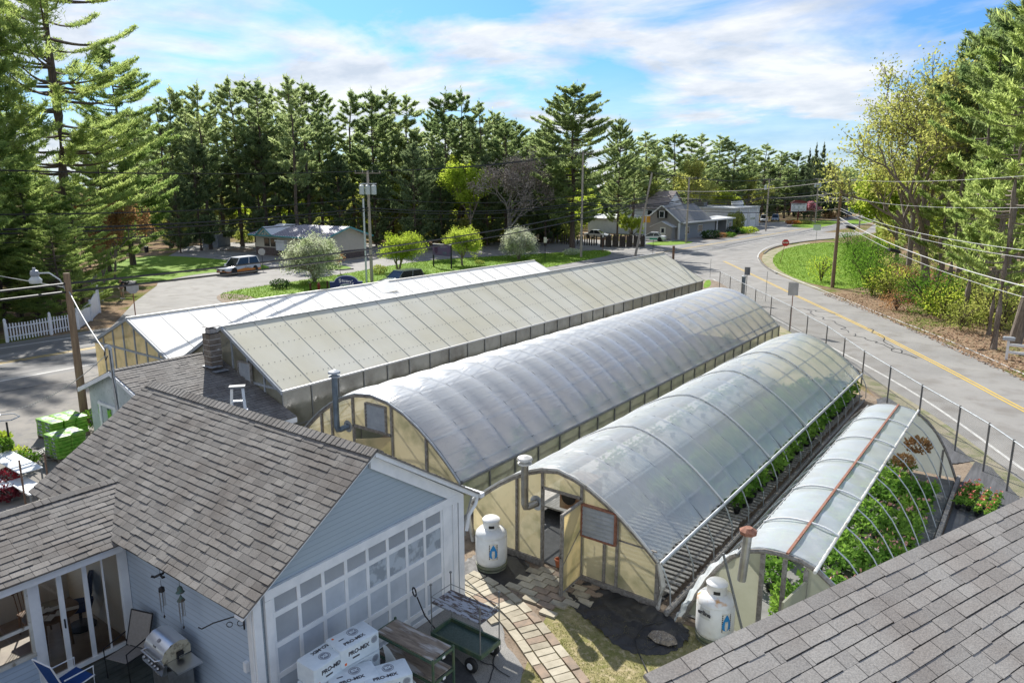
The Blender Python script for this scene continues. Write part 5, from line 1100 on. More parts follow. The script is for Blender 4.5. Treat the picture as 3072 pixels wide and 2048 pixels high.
for (u, v, r, h, m, lab) in ((840, 866, 1.0, .75, LEAFD, 'dark round shrub on the grass verge left of the blue sign'), (1439, 792, .65, .4, LEAFO, 'small brown shrub on the grass right of the purple sign'), (1715, 766, 1.2, .8, BLOOM, 'low white flowering shrub beside the grey pole'), (1140, 822, .9, .9, LEAFO, 'tuft of tall brown grass beside the transformer pole'),
                         (2130, 716, 1.9, 1.35, LEAFD, 'big round dark shrub at the corner of the grey house porch'), (2165, 712, 1.1, .75, LEAFR, 'low reddish shrub in the flower strip'), (2198, 702, 1.4, 1.3, LEAFD, 'tall dark shrub in the middle of the flower strip'), (2190, 712, 1.2, .8, LEAFG, 'low green shrub in front of the tall dark one'), (2222, 702, 1.2, .9, LEAFG, 'bushy green shrub right of the tall dark one'),
                         (2245, 700, 1.9, 1.2, LEAFY, 'wide yellow green shrub at the right end of the flower strip'), (2380, 672, 2.0, .8, mat('orange_leaf', (.45, .17, .04), .8, trans=.3), 'orange shrub under the white and red sign'), (2410, 672, 2.2, .8, LEAFO, 'brown green shrub under the white and red sign'), (2490, 655, 2.2, 1.6, LEAFR, 'red leaved shrub beyond the far transformer pole'),
                         (1390 + 0, 700, 3, 2, LEAFD, 'dark bush at the forest edge behind the purple sign')):
    o = bush('shrub', lab, u, r, r * .9, h * .6, m, 520, max(.06, r * .10)); place(o, G(u, v)[:2])
# --- right hand side: oak, pines, brush
ok = broad('oak', 'tall half bare oak with fresh yellow leaves leaning out over the road at right', 91, 17.5, m=LEAFO, lv=6, leaf=.12, trunk=.34, forks=3, levels=5, spread=.36, tr_=.34, clump=.42, up=.7); xy, s = treeh(2860, 130, 62, 17.5); place(ok, xy, 1.0, s)
xy, s = treeh(2990, 90, 66, 17.5); dup(ok, (*xy, 0), 3.6, s, 'tall golden leaved oak behind the half bare one')
xy, s = treeh(2800, 205, 70, 17.5); dup(ok, (*xy, 0), 5.2, (s * .8, s * .8, s), 'slender oak on the left of the half bare one')
rp = pine('soft_pine', 'soft crowned pine deep among the right hand trees', 98, 24, base=.22, Rm=.20, dz=1.1, nb=5, dens=13, tl=.30, tw=.05, m=PINEY, rise=.14, skip=.3, trunk_r=.26, bark=BARKG); xy, s = treeh(2960, 240, 72, 24); place(rp, xy, 1.0, s)
for i, (u, v, d, lab) in enumerate(((3010, 80, 47, 'large dark pine rising at the right edge'), (2935, 160, 58, 'dark green pine behind the oaks at right'), (3120, 60, 40, 'pine at the very right edge over the mailbox'), (2870, 380, 60, 'lower pine with broad soft boughs right of the road pole'), (2760, 430, 78, 'small pine at the left end of the right hand trees'), (3060, 330, 44, 'soft green pine in front of the right hand trunks'), (3180, 200, 52, 'pine half outside the right edge of the frame'))):
    xy, s = treeh(u, v, d, 24); rp.location.z = 0; o = dup(rp, (*xy, 0), i * 1.7 + .5, (s * .9, s * .9, s), lab)
# trunks seen low on the right: bare-stemmed tall pines
tp = pine('tall_bare_pine', 'tall bare stemmed pine among the right hand trees', 95, 22, base=.50, Rm=.17, dz=.7, nb=6, dens=10, tl=.34, tw=.05, m=PINE, trunk_r=.27, bark=BARKG, group='bare stemmed pines at right')
for i, (u, v) in enumerate(((2905, 905), (2968, 925), (2870, 875), (2820, 852), (2995, 985), (2935, 870), (3050, 900), (3030, 860), (2765, 840), (2890, 850), (2985, 862))):
    put(tp, G(u, v)[:2], i * 1.1, rt.uniform(.8, 1.0), 'tall bare stemmed pine among the right hand trees', 'bare stemmed pines at right')
nt = pine('near_pine', 'thick pine trunk leaning right beside the white mailbox', 97, 24, base=.45, Rm=.17, dz=.8, nb=5, dens=8, tl=.34, tw=.05, m=PINEY, trunk_r=.30, bark=BARKG); place(nt, G(3043, 1034)[:2]); nt.rotation_euler = (R(4), R(6), 0)
br = [bush('roadside_shrub', 'tangled brown and green roadside shrub below the right hand trees', 101, 1.6, 1.6, 1.0, LEAFY, 1300, .075, group='roadside shrubs at right', stems=14, hollow=.2),
      bush('roadside_shrub', 'tangled brown and green roadside shrub below the right hand trees', 102, 1.5, 1.5, 1.25, LEAFO, 1000, .08, group='roadside shrubs at right', stems=16, hollow=.2),
      bush('roadside_shrub', 'tangled brown and green roadside shrub below the right hand trees', 103, 1.8, 1.8, 1.3, LEAFG, 1200, .085, group='roadside shrubs at right', stems=12, hollow=.2),
      bush('roadside_shrub', 'tangled brown and green roadside shrub below the right hand trees', 104, 1.4, 1.4, .8, LEAFR, 700, .07, group='roadside shrubs at right', stems=16, hollow=.2)]
spots = [(2560, 800), (2600, 790), (2640, 800), (2580, 830), (2640, 840), (2690, 860), (2610, 860), (2680, 900), (2730, 900), (2780, 910), (2740, 860), (2800, 870), (2840, 930), (2880, 940), (2790, 940), (2920, 960), (2960, 980), (2850, 890), (2900, 905), (2990, 1000), (2700, 820), (2650, 770), (2760, 830), (2560, 765), (3010, 970), (2950, 930), (2620, 905 - 20), (2830, 960), (2880, 985), (2700, 930), (2660, 885), (3020, 930), (3050, 980), (2540, 745), (2600, 740), (2680, 745)]
for i, (u, v) in enumerate(spots):
    j = (0, 1, 2, 0, 1, 3)[i % 6]
    if u < 2620: j = 2
    put(br[j], G(u + rt.uniform(-12, 12), v + rt.uniform(-6, 6))[:2], rt.uniform(0, 6), rt.uniform(.75, 1.35), 'tangled brown and green roadside shrub below the right hand trees', 'roadside shrubs at right')
ys = bush('shrub', 'bright yellow green shrub on the corner lawn left of the road pole', 111, 1.5, 1.5, 1.35, LIME_, 900, .08, stems=14, hollow=.15); place(ys, G(2462, 845)[:2])
for i in range(4, 14):
    u = 2560 + i * 40; d = rt.uniform(85, 125); xy, s = treeh(u, rt.uniform(470, 560), d, 13); j = i % 2; o = put(bd[j], xy, i, s * (1 if j == 0 else 13 / 16), 'loose spring leaved tree behind the right hand roadside shrubs', 'spring trees at right')
# far woods that close the view between the nearer trunks
def farwood(name, u0, u1, d0, d1, zt, n, m, seed, lf):
    rg = np.random.default_rng(seed); u = rg.uniform(u0, u1, n); d = rg.uniform(d0, d1, n); a = (u - 1536) / F * d; x = a * cyaw - d * syaw; y = a * syaw + d * cyaw
    hh = zt * (.72 + .28 * np.sin(u * .021 + np.sin(u * .009) * 3) * np.sin(u * .053)); z = hh * rg.uniform(0.02, 1, n) ** .8; C = np.stack([x, y, z], 1); A = unit(rg.normal(0, 1, (n, 3))) * lf * rg.uniform(.6, 1.4, n)[:, None]; B = unit(np.cross(A, rg.normal(0, 1, (n, 3)))) * lf * .5
    return tag(leaves(name, C, A, B, m, None), kind='stuff')
farwood('far_woods', 300, 1900, 178, 196, 13, 26000, PINE, 1, .9)
farwood('far_woods', 300, 1800, 152, 176, 10, 20000, LEAFY, 4, .55)
farwood('far_woods', 1800, 3300, 335, 380, 19, 30000, PINE, 2, 1.3)
farwood('far_woods', 2620, 3300, 110, 150, 8, 16000, LEAFO, 3, .5)
# leaf litter scattered along the right verge
rg = np.random.default_rng(5); n = 5200; t = rg.uniform(0, 1, n); pe_ = np.array([G(2440, 880)[:2], G(2650, 965)[:2], G(2850, 1060)[:2], G(3080, 1165)[:2]]); ii = np.minimum((t * 3).astype(int), 2); f = (t * 3 - ii)[:, None]
C2 = pe_[ii] * (1 - f) + pe_[ii + 1] * f; C2 = C2 + (rg.uniform(.16, 1, n) ** 1.3)[:, None] * np.array([5.2, 2.8]); C3 = np.concatenate([C2, rg.uniform(.02, .07, n)[:, None]], 1)
A = unit(rg.normal(0, 1, (n, 3)) * np.array([1, 1, .35])) * .075; B = unit(np.cross(A, np.array([0, 0, 1.0]) + rg.normal(0, .3, (n, 3)))) * .045
ll = leaves('leaf_litter', C3, A, B, mat('dead_leaf', (.42, .27, .16), .9, (.22, .12, .07), 3), None); tag(ll, kind='stuff')
def tufts(name, poly_fn, n, m, h, w_, seed):
    rg = np.random.default_rng(seed); C = poly_fn(rg, n); C = np.concatenate([C, np.full((len(C), 1), h * .5)], 1); A = unit(rg.normal(0, .5, (len(C), 3)) + np.array([0, 0, 1.0])) * h * .6 * rg.uniform(.5, 1.3, len(C))[:, None]; B = unit(np.cross(A, rg.normal(0, 1, A.shape))) * w_
    return tag(leaves(name, C, A, B, m, None), kind='stuff')
def inpoly(poly):
    def fn(rg, n):
        P_ = np.array(poly); lo, hi = P_.min(0), P_.max(0); q = rg.uniform(lo, hi, (n * 3, 2)); x, y = q[:, 0], q[:, 1]; ins = np.zeros(len(q), bool)
        for (x1, y1), (x2, y2) in zip(poly, poly[1:] + poly[:1]):
            c = ((y1 > y) != (y2 > y)) & (x < (x2 - x1) * (y - y1) / (y2 - y1 + 1e-12) + x1); ins ^= c
        return q[ins][:n]
    return fn
tufts('grass_tufts', inpoly([(-7.0, 12.7), (-4.2, 13.0), (-2.0, 9), (-3, 7), (-6.3, 8), (-6.9, 9.9), (-7.6, 11.2)]), 16000, mat('straw_blade', (.36, .30, .15), .9, (.18, .20, .05), 2.0, trans=.3), .035, .006, 6)
tufts('lawn_blades', inpoly([tuple(q) for q in lawnA]), 16000, mat('lawn_blade', (.11, .22, .02), .9, (.20, .30, .04), .6, trans=.35), .14, .035, 7)
tufts('corner_lawn_blades', inpoly([tuple(q) for q in lawnC]), 9000, MATS['lawn_blade'], .16, .035, 8)
# --- seedlings on the benches
def seedling(name, lab, seed, m, r=.17, h=.34, n=46, leaf=.055, group=None, flower=None):
    rg = np.random.default_rng(seed); t_ = thing(name, lab, 'plant', group=group); W = MB(); W.lathe([(.05, 0), (.075, .11), (.08, .11)], n=10); W.build('pot', BLACK, t_)
    u = unit(rg.normal(0, 1, (n, 3))); C = u * np.array([r, r, h * .42]) * rg.uniform(.3, 1, n)[:, None] + np.array([0, 0, .11 + h * .5]); A = unit(u * np.array([1, 1, .3]) + rg.normal(0, .5, (n, 3))) * leaf * rg.uniform(.7, 1.4, n)[:, None]; B = unit(np.cross(A, np.array([0, 0, 1.0]) + rg.normal(0, .5, (n, 3)))) * leaf * .62
    leaves('foliage', C, A, B, m, t_)
    if flower: k = 6; C = unit(rg.normal(0, 1, (k, 3)) + np.array([0, 0, 1.4])) * r * .9 + np.array([0, 0, .14 + h * .5]); leaves('flower', C, unit(rg.normal(0, 1, (k, 3))) * .035, unit(rg.normal(0, 1, (k, 3))) * .03, flower, t_)
    return t_
SG = leafmat('seedling_green', (.075, .17, .030), (.18, .30, .06), .45); SG2 = leafmat('geranium_green', (.07, .17, .03), (.20, .33, .06), .4)
g1 = 'leafy tomato-like seedling in a black pot on the benches of the clear film tunnel'; gr1 = 'seedlings on the benches of the clear film tunnel'
sa = seedling('seedling', g1, 1, SG, .23, .50, 70, .058, gr1); sb = seedling('seedling', g1, 2, SG, .22, .42, 60, .055, gr1)
y = 17.7; k = 0
while y < 32.8:
    for x in (-8.0, -7.5, -7.0, -6.5, -6.02):
        if y < 18.4 and x > -7.3: continue
        put((sa, sb)[k % 2], (x + rt.uniform(-.07, .07), y + rt.uniform(-.1, .1)), rt.uniform(0, 6), rt.uniform(1.25, 1.65), g1, gr1).location.z = .23; k += 1
    if y > 18 and k % 2 == 0: dup(sa, (-10.0 + rt.uniform(-.2, .2), y, .41), 1, 1.3, 'seedling on the left bench behind the clear film', 'seedlings on the left bench')
    y += .46
g2 = 'low bushy seedling standing in flats on the floor of the small tunnel'; gr2 = 'plants on the floor of the small tunnel'
sc_ = seedling('bedding_plant', g2, 3, SG, .24, .34, 80, .052, gr2); sd_ = seedling('bedding_plant', g2, 4, SG2, .22, .28, 70, .05, gr2, mat('petal_pink', (.75, .35, .30), .6))
y = 14.3; k = 0; j = 0
while y < 24.9:
    row = int((y - 14.3) / .42)
    for i, x in enumerate(np.arange(-4.55, -1.7, .36)):
        if (row % 6 == 5 and x < -2.6) or (-4.0 < x < -3.75): continue
        if y > 23.6 and x > -2.6: continue
        if y < 15.2 and x < -3.0 and not (-3.9 < x < -3.5): continue
        put(sd_ if (row // 3) % 2 and x > -3.0 else sc_, (x + rt.uniform(-.07, .07), y + rt.uniform(-.07, .07)), rt.uniform(0, 6), rt.uniform(.95, 1.45), g2, gr2).location.z = .035
    y += .40
g3 = 'geranium in a tray on the black fabric outside the small tunnel'
sf = seedling('geranium', g3, 5, SG2, .15, .24, 60, .045, 'geraniums on the black fabric', mat('petal_salmon', (.80, .25, .18), .6))
for (u, v) in ((2905, 1478), (2932, 1482), (2960, 1498), (2990, 1512)):
    p0 = G(u, v)
    for i in range(7):
        put(sf, (p0[0] - .02 * i + rt.uniform(-.03, .03), p0[1] - .26 * i), rt.uniform(0, 6), rt.uniform(.85, 1.15), g3, 'geraniums on the black fabric').location.z = .05
hb = bush('leafy_plant', 'tall fresh green plant just inside the doorway of the small tunnel', 121, .30, .30, .42, SG, 420, .06, stems=6, cat='plant'); place(hb, (-3.55, 14.15))
dup(hb, (-3.75, 14.9, 0), 2, .9, 'second fresh green plant deeper in the doorway of the small tunnel')
dup(hb, (-8.75, 14.7, 0), 2, .8, 'green plant below the heater inside the open tunnel door')
hb2 = bush('hanging_basket', 'dark leaved basket of flowers hanging near the end of the small tunnel', 122, .42, .42, .26, LEAFR, 420, .06, stems=4, cat='plant'); place(hb2, (-2.55, 24.4)); hb2.location.z = 1.0
dup(hb2, (-2.8, 23.6, .75), 1, .8, 'lower basket of greenery hanging in front of the dark leaved one')
for i in range(30): dup(sa, (-13.2 - (i % 3) * .6 , 15.5 + i * .85, .1), i, 1.2, 'potted plant dimly seen through the side of the middle tunnel', 'plants inside the middle tunnel')

# tell the trees of a rank apart by what they stand behind
def relabel(group, base, anchors):
    zones = {}
    for o in COL.objects:
        if o.get('group') == group:
            x, y = o.location[0], o.location[1]; fw = -x * syaw + y * cyaw; u = 1536 + F * (x * cyaw + y * syaw) / (fw * math.cos(PITCH))
            for a, txt in anchors:
                if u < a: zones.setdefault(txt, []).append((u, o)); break
    for txt, l in zones.items():
        l.sort(key=lambda q: q[0]); n = len(l)
        for i, (u, o) in enumerate(l): o['label'] = (('' if n == 1 else 'leftmost ' if i == 0 else 'rightmost ' if i == n - 1 else ('middle ' if n == 3 else ('second ', 'third ', 'fourth ', 'fifth ')[min(i - 1, 3)])) + base + ' ' + txt)
relabel('tall pines of the forest behind the kiosk', 'tall front pine of the forest', ((560, 'at its left end'), (700, 'left of the kiosk roof'), (800, 'above the kiosk roof'), (960, 'behind the largest blossoming tree'), (1130, 'left of the transformer pole'), (1260, 'right of the transformer pole'), (1400, 'above the purple sign'), (1500, 'above the lime sapling'), (4000, 'left of the giant lone pine')))
relabel('distant pines on the right skyline', 'distant skyline pine', ((2000, 'above the leaning pole'), (2120, 'above the white two storey house'), (2240, 'above the white garage'), (2380, 'left of the thin spires'), (2520, 'behind the thin spires'), (4000, 'right of the thin spires')))
relabel('bare stemmed pines at right', 'bare stemmed pine', ((2800, 'behind the left roadside shrubs'), (2900, 'behind the middle roadside shrubs'), (2980, 'left of the trunk by the mailbox'), (4000, 'nearest the white mailbox trunk')))
# ================= yard objects =================
TANKW = mat('tank_white', (0.74, 0.74, 0.72), .35, (0.60, 0.60, 0.58), 2.5, c3=(0.42, 0.30, 0.20), s3=5, p3=(.68, .72))
TANKR = mat('tank_rusty', (0.76, 0.75, 0.73), .35, (0.62, 0.61, 0.58), 2.5, c3=(0.55, 0.30, 0.12), s3=3.2, p3=(.56, .64))
OLIVE = mat('olive_foot', (0.12, 0.14, 0.08), .8, (.2, .2, .15), 5)
BLUEL = mat('logo_blue', (.02, .22, .50), .4); DTXT = mat('print_dark', (.05, .05, .06), .6); DTXTG = mat('print_grey', (.22, .24, .28), .6)
def curved(mb, r, a0, a1, z0, z1, off=.003, n=6, fn=None):
    for i in range(n):
        p = a0 + (a1 - a0) * i / n; q = a0 + (a1 - a0) * (i + 1) / n; rr = r + off
        mb.quad((rr * math.cos(p), rr * math.sin(p), z0), (rr * math.cos(q), rr * math.sin(q), z0), (rr * math.cos(q), rr * math.sin(q), z1), (rr * math.cos(p), rr * math.sin(p), z1))
def tank(lab, x, y, top, logo, rr=.38, words=None):
    t_ = thing('propane_tank', lab, 'gas tank', (x, y, .01))
    m_ = MB(); m_.lathe([(.02, .08), (rr * .72, .10), (rr * .95, .18), (rr, .26), (rr, .84), (rr * .985, .85), (rr, .86), (rr * .97, .93), (rr * .80, 1.00), (rr * .5, 1.04), (.02, 1.05)], n=40); m_.build('body', TANKW, t_, smooth=True)
    if top:
        m_ = MB(); m_.lathe([(rr * 1.004, .865), (rr * .975, .932), (rr * .805, 1.003), (rr * .505, 1.044)], n=40); m_.f = m_.f[:-2]; m_.mi = m_.mi[:-2]; m_.build('rusty_shoulder', TANKR, t_, smooth=True)
    m_ = MB(); m_.lathe([(rr * .50, 1.03), (rr * .52, 1.04), (rr * .52, 1.20), (rr * .56, 1.22), (rr * .56, 1.25), (rr * .48, 1.28), (rr * .2, 1.30), (.01, 1.30)], n=32); co = m_.build('collar', TANKR, t_, smooth=True)
    m_ = MB(); a = math.atan2(-y, -x) + .03; curved(m_, rr * .52, a - .33, a + .33, 1.08, 1.15, .004); m_.build('hand_hole', BLACK, co)
    m_ = MB(); m_.lathe([(rr * .75, 0), (rr * .95, .02), (rr * .95, .05), (rr * .80, .06), (rr * .78, .12)], n=32); m_.lathe([(rr * .98, .10), (rr * 1.0, .15), (rr * .9, .16)], n=32); m_.build('foot_ring', OLIVE, t_)
    if logo is not None:
        m_ = MB(); curved(m_, rr, logo - .28, logo + .28, .36, .78, .002); bd_ = m_.build('decal', mat('decal_white', (.72, .70, .64), .5, (.50, .46, .38), 14), t_)
        m_ = MB(); r2 = rr + .006; pts = []
        for q in range(15):
            k = q / 14; wd = .085 * math.sin(math.pi * k ** .6) ** .8; pts.append((wd, .40 + .36 * k))
        for (w1, z1), (w2, z2) in zip(pts[:-1], pts[1:]):
            for s_ in (-1, 1):
                inn = .45 if z1 < .60 else 0; a1, a2 = logo + s_ * w1 / rr * 1.1, logo + s_ * w2 / rr * 1.1; b1, b2 = logo + s_ * w1 / rr * inn, logo + s_ * w2 / rr * inn
                m_.quad((r2 * math.cos(b1), r2 * math.sin(b1), z1), (r2 * math.cos(a1), r2 * math.sin(a1), z1), (r2 * math.cos(a2), r2 * math.sin(a2), z2), (r2 * math.cos(b2), r2 * math.sin(b2), z2))
        m_.build('flame_logo', BLUEL, bd_)
        m_ = MB()
        for q in range(9):
            for s_ in (-1, 1): curved(m_, rr, logo + s_ * .235 - .03, logo + s_ * .235 + .03, .39 + q * .042, .42 + q * .042, .005, 1)
        m_.build('decal_letters', DTXT, bd_)
    if words:
        a = words; m_ = MB(); curved(m_, rr, a - .30, a + .30, .60, .82, .002); wd = m_.build('label_plate', mat('plate_pale', (.55, .55, .53), .5), t_)
        text('erline', .13, DTXT, wd, ((rr + .008) * math.cos(a), (rr + .008) * math.sin(a), .72), (R(90), 0, a + R(90)), bold=.004)
    return t_
ta = math.atan2(-12.6, 9.94)
tank('white propane tank with a blue flame decal between the garage corner and the clear tunnel', -9.94, 12.6, False, ta + .12)
tank('rust stained white propane tank at the small tunnel, lower edge hidden by the grey roof', -4.55, 13.05, True, math.atan2(-13.05, 4.55) + .62, words=math.atan2(-13.05, 4.55) - .58)
# landscape fabric
def rumpled(name, pts, m, z, lab, cat, amp=.02):
    mb = MB(); mb.poly([(p[0], p[1], 0) for p in pts]); o = mb.build(name, m); bm = bmesh.new(); bm.from_mesh(o.data); bmesh.ops.triangulate(bm, faces=bm.faces[:]); bmesh.ops.subdivide_edges(bm, edges=bm.edges[:], cuts=12, use_grid_fill=True)
    for v_ in bm.verts: v_.co.z = z + amp * abs(math.sin(v_.co.x * 6 + 3 * math.sin(v_.co.y * 4) + v_.co.y * 3) * math.sin(v_.co.y * 5 + 2 * math.sin(v_.co.x * 4))) ** 2.2; v_.co.x += .02 * math.sin(v_.co.y * 31); v_.co.y += .02 * math.sin(v_.co.x * 27)
    for f in bm.faces:
        if f.normal.z < 0: f.normal_flip()
    bm.to_mesh(o.data); bm.free(); o.data.polygons.foreach_set('use_smooth', [True] * len(o.data.polygons)); return tag(o, lab, cat)
FAB2 = mat('black_weed_fabric', (0.022, 0.021, 0.021), .6, (0.045, 0.042, 0.040), 2, bump=.8, bscale=5)
rumpled('landscape_fabric', smoothpoly([(-8.0, 13.3), (-7.95, 12.85), (-8.05, 12.5), (-7.4, 12.25), (-6.6, 11.9), (-5.95, 11.6), (-5.5, 11.65), (-5.0, 12.05), (-4.9, 12.9), (-5.5, 13.2), (-6.5, 13.35)], 1), FAB2, .02, 'crumpled black weed fabric on the lawn before the clear tunnel', 'fabric', .08)
rumpled('landscape_fabric', smoothpoly([(-10.6, 13.3), (-10.6, 12.1), (-9.9, 11.7), (-9.3, 11.75), (-8.8, 12.3), (-9.1, 13.3)], 1), FAB2, .03, 'dark weed fabric under the propane tank with the flame decal', 'fabric')
rumpled('landscape_fabric', [(-1.38, 17), (0.9, 19), (0.25, 24.6), (-.7, 27.3), (-1.2, 27.6), (-1.38, 25)], mat('fabric_strip', (.06, .06, .062), .6, (.11, .11, .115), 1.5, stretch=(6, .4, 1)), .03, 'smooth black weed fabric between the small tunnel and the chain link fence', 'fabric', .01)
rumpled('landscape_fabric', [(-5.3, 33.5), (-3.2, 26.3), (-2.2, 26.3), (-1.2, 27.6), (-3, 31), (-5, 34.2)], MATS['fabric_strip'], .03, 'grey black weed fabric behind the far end of the small tunnel', 'fabric', .01)
cf = MB(); 
rk = thing('soil_hole', 'low tan mound standing in for a soil hole in the black fabric by the rusty tank', 'stone', (-5.35, 12.35, .03)); m_ = MB(); m_.lathe([(.20, 0), (.24, .04), (.18, .10), (.02, .12)], n=7, sx=1.35, sy=.9); m_.build('stone', GRAVEL, rk)  # shaped like a stone, stands in for a hole in the fabric showing soil
hs = MB(); hs.tube(smoothline3([(-5.6, 12.9, .08), (-5.9, 12.3, .09), (-5.6, 11.7, .09), (-5.1, 11.2, .06), (-4.8, 10.9, .04)]) if 'smoothline3' in globals() else [(-5.6, 12.9, .08), (-5.85, 12.5, .09), (-5.8, 12.0, .09), (-5.5, 11.6, .08), (-5.1, 11.2, .05), (-4.8, 10.9, .04)], .014, 6); tag(hs.build('garden_hose', BLACK), 'black irrigation hose running off the weed fabric', 'hose')
dp = MB(); dp.tube([(-9.62, 11.9, 1.95), (-9.75, 12.2, 1.0), (-9.85, 12.5, 0)], .02, 6); 
mp_ = MB(); mp_.tube([(-10.6, 11.9, 0), (-10.35, 12.45, 1.95)], .02, 6); tag(mp_.build('steel_rod', DGALV), 'thin steel rod leaning between the garage gutter and the clear tunnel', 'rod')
# bales of growing mix
BALE = mat('bale_plastic', (0.66, 0.72, 0.76), .3, (0.55, 0.62, 0.67), 5, bump=.3, bscale=9); ORG = mat('print_orange', (.75, .16, .04), .5)
def bale(lab, x, y, z, rz, flip=1):
    t_ = thing('peat_bale', lab, 'bale', (x, y, z), rz, 'bales of growing mix by the garage door'); m_ = MB(); m_.rbox((0, 0, .18), (.78, .47, .36), bev=.10); m_.build('wrapper', BALE, t_, smooth=True)
    a = 0 if flip > 0 else math.pi
    text('PRO-MIX', .098, DTXT, t_, (-.05 * flip, -.13 * flip, .362), (0, 0, a), bold=.003, sx=1.05); m_ = MB()
    m_.torus((.05 * flip, .07 * flip, .361), (0, 0, 1), .095, .006, 24, 4); m_.disc((.05 * flip, .07 * flip, .3635), (0, 0, 1), .078, 24); m_.build('round_logo', DTXTG, t_)
    text('BX', .085, BALE, t_, (.05 * flip, .07 * flip, .365), (0, 0, a), bold=.003)
    m_ = MB(); m_.rbox((-.21 * flip, .02 * flip, .3625), (.10, .022, .002)); m_.build('black_strip', DTXT, t_); m_ = MB(); m_.rbox((-.30 * flip, .14 * flip, .3625), (.035, .04, .002)); m_.build('red_square', ORG, t_)
    text('PRO-MIX', .105, DTXT, t_, (-.04, -.2375, .22), (R(90), 0, 0), bold=.004); text('PRO-MIX', .06, DTXT, t_, (.3925, -.0, .24), (R(90), 0, R(90)), bold=.002)
    m_ = MB(); m_.rbox((-.1, -.2365, .12), (.14, .003, .03)); m_.build('black_strip', DTXT, t_); m_ = MB(); m_.rbox((-.31, -.2365, .07), (.04, .003, .045)); m_.build('red_square', ORG, t_)
    m_ = MB(); m_.torus((.28, -.237, .25), (0, 1, 0), .06, .005, 20, 4); m_.disc((.28, -.2375, .25), (0, -1, 0), .05, 20); m_.build('round_logo', DTXTG, t_)
    return t_
bale('white bale with PRO-MIX lettering, upper left of the heap by the garage door', -8.87, 6.75, 1.08, R(90), -1)
bale('white bale with PRO-MIX lettering on top of the heap nearest the wooden trolley', -8.80, 7.30, 1.14, R(84), 1)
bale('white bale lying under the topmost one nearest the trolley', -8.80, 7.31, .77, R(85), 1)
bale('white bale at the right front corner of the heap, lettering up', -8.05, 7.35, .74, R(62), 1)
bale('white bale in the middle of the heap beside the corner one', -8.42, 6.95, .76, R(66), 1)
bale('white bale low at the front of the heap, cut off by the frame', -8.1, 6.55, .60, R(88), 1)
bale('white bale under the upper left one against the garage door', -8.87, 6.74, .70, R(90), 1)
pl = thing('pallet', 'wooden pallet stacked with bales under the heap at the garage door', 'pallet', (-8.5, 6.9, .02)); m_ = MB()
for i in range(8): m_.box(-.7, -.75 + i * .2, .11, .7, -.65 + i * .2, .13)
for x in (-.65, 0, .65): m_.box(x - .045, -.75, .02, x + .045, .75, .11)
m_.build('boards', WOODW, pl)
for k, (x, y) in enumerate(((-8.9, 6.5), (-8.9, 7.2), (-8.3, 6.7), (-8.2, 7.35), (-8.3, 6.3))): bale('white bale hidden low in the heap by the garage door', x, y, .15 + 0.0, R(88)); 
for k, (x, y) in enumerate(((-8.9, 6.45), (-8.9, 7.15), (-8.35, 6.9), (-8.1, 7.3))): bale('white bale hidden low in the heap by the garage door', x, y, .42, R(86))
wrp = MB(); wrp.grid(lambda u, v: (-8.55 + .95 * u + .03 * math.sin(v * 11), 7.78 + .04 * math.sin(u * 9) - .25 * u * (1 - v), .15 + (1.0 - .55 * u) * v + .02 * math.sin(u * 20)), 14, 10); tag(wrp.build('plastic_wrap', FILME, smooth='all'), 'torn clear plastic wrap hanging on the bale heap beside the trolley', 'plastic wrap')
# trolley with two plywood shelves
GRN = mat('green_frame', (.035, .085, .06), .5, (.10, .13, .07), 5); PLY = mat('grey_plywood', (.27, .22, .17), .8, (.13, .10, .08), 2.5, stretch=(1.2, 7, 2), c3=(.40, .38, .36), s3=1.3, p3=(.50, .62))
tr1 = thing('shelf_trolley', 'green framed trolley with two weathered plywood shelves beside the bale heap', 'trolley', (-8.35, 8.3, .02))
for z in (1.03, .62, .2):
    m_ = MB(); m_.rbox((0, 0, z), (1.36, .50, .025)); m_.build('shelf', PLY, tr1); m_ = MB()
    for s_ in (-1, 1): m_.bar((-.72, s_ * .265, z - .03), (.72, s_ * .265, z - .03), .03, .04); m_.bar((s_ * .72, -.265, z - .03), (s_ * .72, .265, z - .03), .03, .04)
    m_.build('shelf_frame', GRN, tr1)
for a in (-.72, .72):
    for b in (-.265, .265): m_ = MB(); m_.bar((a, b, .08), (a, b, 1.06), .035, .035); lg = m_.build('leg', GRN, tr1); m_ = MB(); m_.cyl((a, b - .02, .05), (a, b + .02, .05), .05); m_.build('castor', RUBBER, lg)
m_ = MB(); m_.rbox((.735, .0, .98), (.005, .07, .05)); m_.rbox((.735, .0, .57), (.005, .07, .05)); m_.build('tag', WHITE, tr1)
# garden wagon
wg_ = thing('garden_wagon', 'dark green mesh garden wagon with a flaking plywood top shelf and pull handle', 'wagon', (-8.25, 9.62, .02))
FLK = mat('flaking_plywood', (.10, .075, .065), .8, (.36, .38, .42), 3.2, stretch=(1.5, 5, 1), lo=.47, hi=.53, detail=8)
m_ = MB(); m_.box(-.62, -.30, .34, .62, .30, .355); m_.build('bed', mat('mesh_green', (.03, .06, .055), .5, (.06, .10, .09), 30), wg_)
m_ = MB()
for s_ in (-1, 1): m_.bar((-.62, s_ * .30, .38), (.62, s_ * .30, .38), .04, .09); m_.bar((s_ * .62, -.30, .38), (s_ * .62, .30, .38), .04, .09)
m_.box(-.5, -.04, .24, .5, .04, .32); m_.build('bed_frame', GRN, wg_)
m_ = MB(); m_.rbox((0, 0, 1.06), (1.20, .56, .02)); m_.build('shelf', FLK, wg_)
